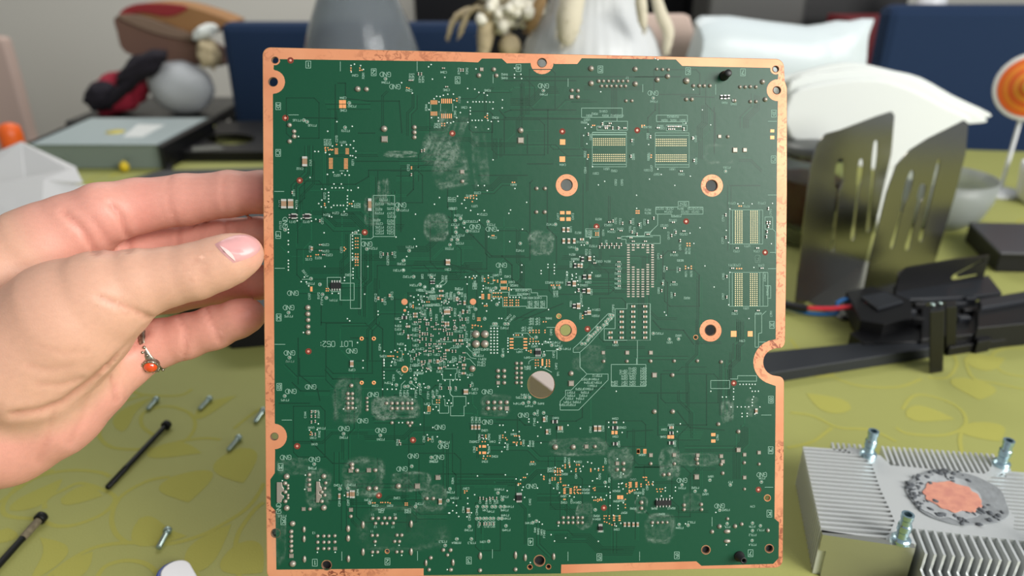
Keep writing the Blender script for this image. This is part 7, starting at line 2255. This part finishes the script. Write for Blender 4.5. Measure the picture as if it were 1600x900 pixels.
for i, (x, y0, y1) in enumerate(pts):
    p0, p1 = PY(x, y0, 1.22), PY(x, y1 + 30, 1.22)
    cc = (p0 + p1) / 2; hh_ = (p0 - p1).length / 2
    th = .045 * (1 if i < 5 else [.9, .6, .75, .4, .28, .05][i - 5])
    for k_ in range(n):
        a = 2 * math.pi * k_ / n
        wob = 1 + .12 * noise.noise(Vector((i * .9, math.cos(a) * 2, math.sin(a) * 2)))
        vs.append(cc + Vector((.004 * math.sin(a * 3 + i), math.cos(a) * th * wob, math.sin(a) * hh_)))
for i in range(len(pts) - 1):
    for k_ in range(n):
        fs.append((i * n + k_, i * n + (k_ + 1) % n, (i + 1) * n + (k_ + 1) % n, (i + 1) * n + k_))
mb.add(vs, fs, 0, True)
mb.add(vs[:n], [tuple(range(n - 1, -1, -1))]); mb.add(vs[-n:], [tuple(range(n))])
mb.build('package_body', M_pkg, pk)
sb = thing('grey_storage_box', 'grey lidded storage box under the long white package, behind the napkins', 'box', PY(1220, 200, 1.22))
g0, g1 = PY(1105, 158, 1.17), PY(1338, 158, 1.17)
M_sb = mat('grey_box_plastic', (120, 122, 122), .5)
zt3 = PY(1220, 152, 1.22).z - .012
mb = MB(); mb.box(((g0.x + g1.x) / 2, 1.225, (TZ + .001 + zt3 - .013) / 2), (g1.x - g0.x, .10, zt3 - .013 - TZ - .001)); mb.build('box_body', M_sb, sb, bevel=.004)
mb = MB(); mb.box(((g0.x + g1.x) / 2, 1.225, zt3 - .006), (g1.x - g0.x + .008, .106, .012)); mb.build('box_lid', mat('darker_grey_lid', (92, 94, 96), .5), sb, bevel=.003)

# =====================================================================
# chairs and the far end of the room
# =====================================================================
M_navy = mat('navy_chair_fabric', (17, 41, 72), .9, bump=.3, bump_scale=500)
M_leg = mat('black_chair_leg', (22, 22, 22), .5)


def chair(label, x0, x1, ytop, Y, rot=0.0):
    a, b_ = PY(x0, ytop, Y), PY(x1, ytop, Y)
    zt_ = (a.z + b_.z) / 2
    cx, wd = (a.x + b_.x) / 2, (b_.x - a.x)
    t = thing('dining_chair', label, 'chair', (cx, Y + .22, 0), 'navy dining chairs behind the table')
    sgn = 1
    mb = MB(); mb.box((cx, Y + .03, (zt_ + .50) / 2), (wd, .055, zt_ - .50)); mb.build('backrest', M_navy, t, bevel=.018)
    mb = MB(); mb.box((cx, Y - .20 + .43, .45), (wd, .44, .09)); mb.build('seat', M_navy, t, bevel=.02)
    for sx_ in (-1, 1):
        for dy_ in (.04, .40):
            mb = MB(); mb.tube([(cx + sx_ * wd * .42, Y + dy_, .002), (cx + sx_ * wd * .40, Y + dy_, .41)], [.011, .016], 10); mb.build('leg', M_leg, t)
    return t


chair('navy upholstered chair behind the glass carafe, left of the flowers', 340, 762, 36, 1.70)
chair('navy upholstered chair at the right edge behind the napkins', 1393, 1830, 9, 1.52)
# dark sofa / cabinet masses
M_dk = mat('black_lacquer', (14, 14, 16), .4)
cab = thing('black_cabinet', 'low black cabinet against the wall behind the flowers', 'cabinet', (.35, 2.95, 0))
xa, xb = PY(645, 0, 2.7).x, PY(1290, 0, 2.7).x
mb = MB(); mb.box(((xa + xb) / 2, 2.92, .56), (xb - xa, .40, 1.10)); mb.build('body', M_dk, cab, bevel=.01)
for k_ in range(3):
    mb = MB(); wdd = (xb - xa) / 3
    mb.box((xa + wdd * (k_ + .5), 2.712, .56), (wdd - .02, .014, 1.02)); dr_ = mb.build('door', mat('black_door', (20, 20, 22), .3), cab)
    mb = MB(); mb.box((xa + wdd * (k_ + .85), 2.70, .60), (.012, .012, .16)); h_ = mb.build('handle', M_steel, dr_)
gp = thing('grey_metal_panel', 'dark grey metal appliance in front of the black cabinet', 'appliance', PY(1195, 60, 2.2))
q0, q1 = PY(1105, 28, 2.2), PY(1258, 28, 2.2)
mb = MB(); mb.box(((q0.x + q1.x) / 2, 2.3, .55), (q1.x - q0.x, .2, 1.09)); mb.build('housing', mat('dark_grey_metal', (86, 86, 84), .35, metal=.4), gp, bevel=.01)
mb = MB(); mb.box(((q0.x + q1.x) / 2, 2.195, .8), ((q1.x - q0.x) * .8, .008, .04)); mb.build('handle_bar', M_steel, gp)
# red and white clutter left of the right chair
rc = thing('dark_shelf', 'dark shelf unit between the white package and the right navy chair', 'shelf', PY(1350, 120, 1.95))
q0, q1 = PY(1320, 60, 1.95), PY(1500, 60, 1.95)
mb = MB(); mb.box(((q0.x + q1.x) / 2, 2.12, .39), (q1.x - q0.x, .30, .78)); mb.build('body', M_dk, rc, bevel=.004)
mb = MB(); mb.box(((q0.x + q1.x) / 2, 2.26, .95), (q1.x - q0.x, .02, .34)); mb.build('back_board', M_dk, rc)
rb = thing('red_box', 'dark red box standing on the dark shelf', 'box', PY(1375, 60, 1.98))
q0, q1 = PY(1325, 50, 1.98), PY(1410, 50, 1.98)
mb = MB(); mb.box(((q0.x + q1.x) / 2, 2.06, .86), (q1.x - q0.x, .14, .155)); rbb = mb.build('box_body', mat('dark_red_card', (104, 20, 28), .6), rb, bevel=.004)
mb = MB(); mb.box(((q0.x + q1.x) / 2, 1.987, .80), ((q1.x - q0.x) * .8, .003, .035)); mb.build('box_label', mat('grey_label', (110, 108, 112), .6), rbb)
wt = thing('white_tin', 'small white tin on top, above the right navy chair', 'tin', PY(1465, 2, 1.98))
c = PY(1465, 8, 2.02)
mb = MB(); mb.lathe([(.034, .7805), (.034, c.z + .03), (.03, c.z + .035)], Matrix.Translation((c.x, c.y + .03, 0)), 24); mb.build('tin_body', M_wp, wt)
mb = MB(); mb.lathe([(.0345, c.z + .036), (.0345, c.z + .045)], Matrix.Translation((c.x, c.y + .03, 0)), 24); mb.build('tin_lid', M_steel, wt)

sp_ = thing('salmon_panel', 'pale salmon fabric panel standing by the wall at the left edge', 'fabric panel', (PY(-30, 100, 2.6).x, 2.6, 0))  # panel added for the blurred salmon tone by the wall
fp = [PY(-140, 40, 2.6), PY(4, 60, 2.6), PY(22, 120, 2.6), PY(46, 210, 2.6)]
fp += [Vector((fp[3].x + .03, 2.6, .002)), Vector((fp[0].x, 2.6, .002))]
mb = MB(); mb.prism(fp, (0, .05, 0)); mb.build('fabric', mat('salmon_surface', (190, 168, 158), .95), sp_, bevel=.01)
# heap on a stool at the left
st_ = thing('dark_side_stool', 'dark stool carrying the heap of bags left of the navy chair', 'stool', (PY(235, 170, 1.80).x, 1.80, 0))
q0, q1 = PY(118, 184, 1.76), PY(334, 184, 1.76)
mb = MB(); mb.box(((q0.x + q1.x) / 2, 1.86, q0.z - .012), (q1.x - q0.x, .30, .03)); stt = mb.build('stool_top', M_dk, st_, bevel=.006)
for sx_ in (q0.x + .03, q1.x - .03):
    for sy_ in (1.75, 1.97):
        mb = MB(); mb.tube([(sx_, sy_, .002), (sx_, sy_, q0.z - .02)], .012, 8); mb.build('leg', M_leg, st_)
zs_ = q0.z + .004


def blob_thing(name, label, cat, px, py, Y, rx, rz, ry, m, jit=.12, rot=0.0, seed=0, child='body', fr=2.0):
    c_ = PY(px, py, Y)
    k_ = (c_ - CAM).dot(FW) / FPX
    t = thing(name, label, cat, c_)
    mb = MB(); mb.blob(c_, (rx * k_, ry, rz * k_), Matrix.Rotation(rot, 3, 'Y'), 36, 24, 0, jit, fr, seed)
    mb.build(child, m, t)
    return t, c_, k_


blob_thing('white_plush_ball', 'round white plush cushion below the brown paper bag', 'cushion', 284, 137, 1.80, 49, 41, .055, mat('white_plush', (186, 190, 194), .95, bump=.5, bump_scale=300), .05, 0, 1)
t, c_, k_ = blob_thing('red_fabric_bag', 'crumpled red and black fabric bag beside the white cushion', 'bag', 182, 145, 1.80, 48, 30, .05, mat('dark_red_fabric', (150, 30, 52), .8, bump=.4, bump_scale=60), .3, -.35, 4)
for (x, y, rx, rz, ro) in ((222, 106, 46, 16, -.5), (158, 150, 26, 20, -.4), (196, 138, 52, 8, -.65)):
    mb = MB(); cc = PY(x, y, 1.755); mb.blob(cc, (rx * k_, .03, rz * k_), Matrix.Rotation(ro, 3, 'Y'), 24, 16, 0, .3, 2.4, int(x)); mb.build('black_strap', mat('black_fabric', (26, 22, 32), .9), t)
# brown paper bag with red print and pale contents, lying on the heap
pbg = thing('brown_paper_bag', 'crumpled brown paper bag with a red printed top on the heap', 'bag', PY(265, 60, 1.86))


def tri_sheet(name, P, Y0, th, m, parent):
    mb = MB(); mb.prism(smoothed([PY(x, y, Y0) for x, y in P], 3, True), (0, th, 0)); return mb.build(name, m, parent, bevel=.006)


tri_sheet('bag_side', [(178, 28), (200, 26), (250, 44), (300, 66), (345, 92), (342, 104), (250, 96), (195, 82), (182, 50)], 1.80, .10, mat('brown_bag_side', (110, 82, 70), .85, bump=.5, bump_scale=30), pbg)
tri_sheet('bag_gusset', [(182, 26), (215, 24), (262, 40), (312, 60), (300, 64), (240, 52)], 1.792, .02, mat('bag_gusset', (128, 106, 90), .85), pbg)
tri_sheet('bag_front', [(200, 10), (250, 4), (300, 12), (362, 34), (345, 42), (312, 58), (260, 36), (200, 22), (184, 26)], 1.805, .09, mat('brown_bag_front', (146, 106, 66), .8), pbg)
tri_sheet('red_print', [(196, 12), (225, 5), (285, 8), (290, 16), (262, 26), (222, 20), (186, 25)], 1.798, .006, mat('red_print', (140, 40, 44), .7), pbg)
blob_thing('crumpled_white_tissue', 'crumpled white tissue between brown bag and navy chair', 'tissue', 320, 50, 1.765, 20, 10, .02, M_nap, .3, -.4, 8)
blob_thing('pale_yarn_ball', 'pale beige yarn bundle squeezed behind the navy chair', 'yarn', 326, 84, 1.76, 16, 22, .03, M_dry, .3, 0, 9)
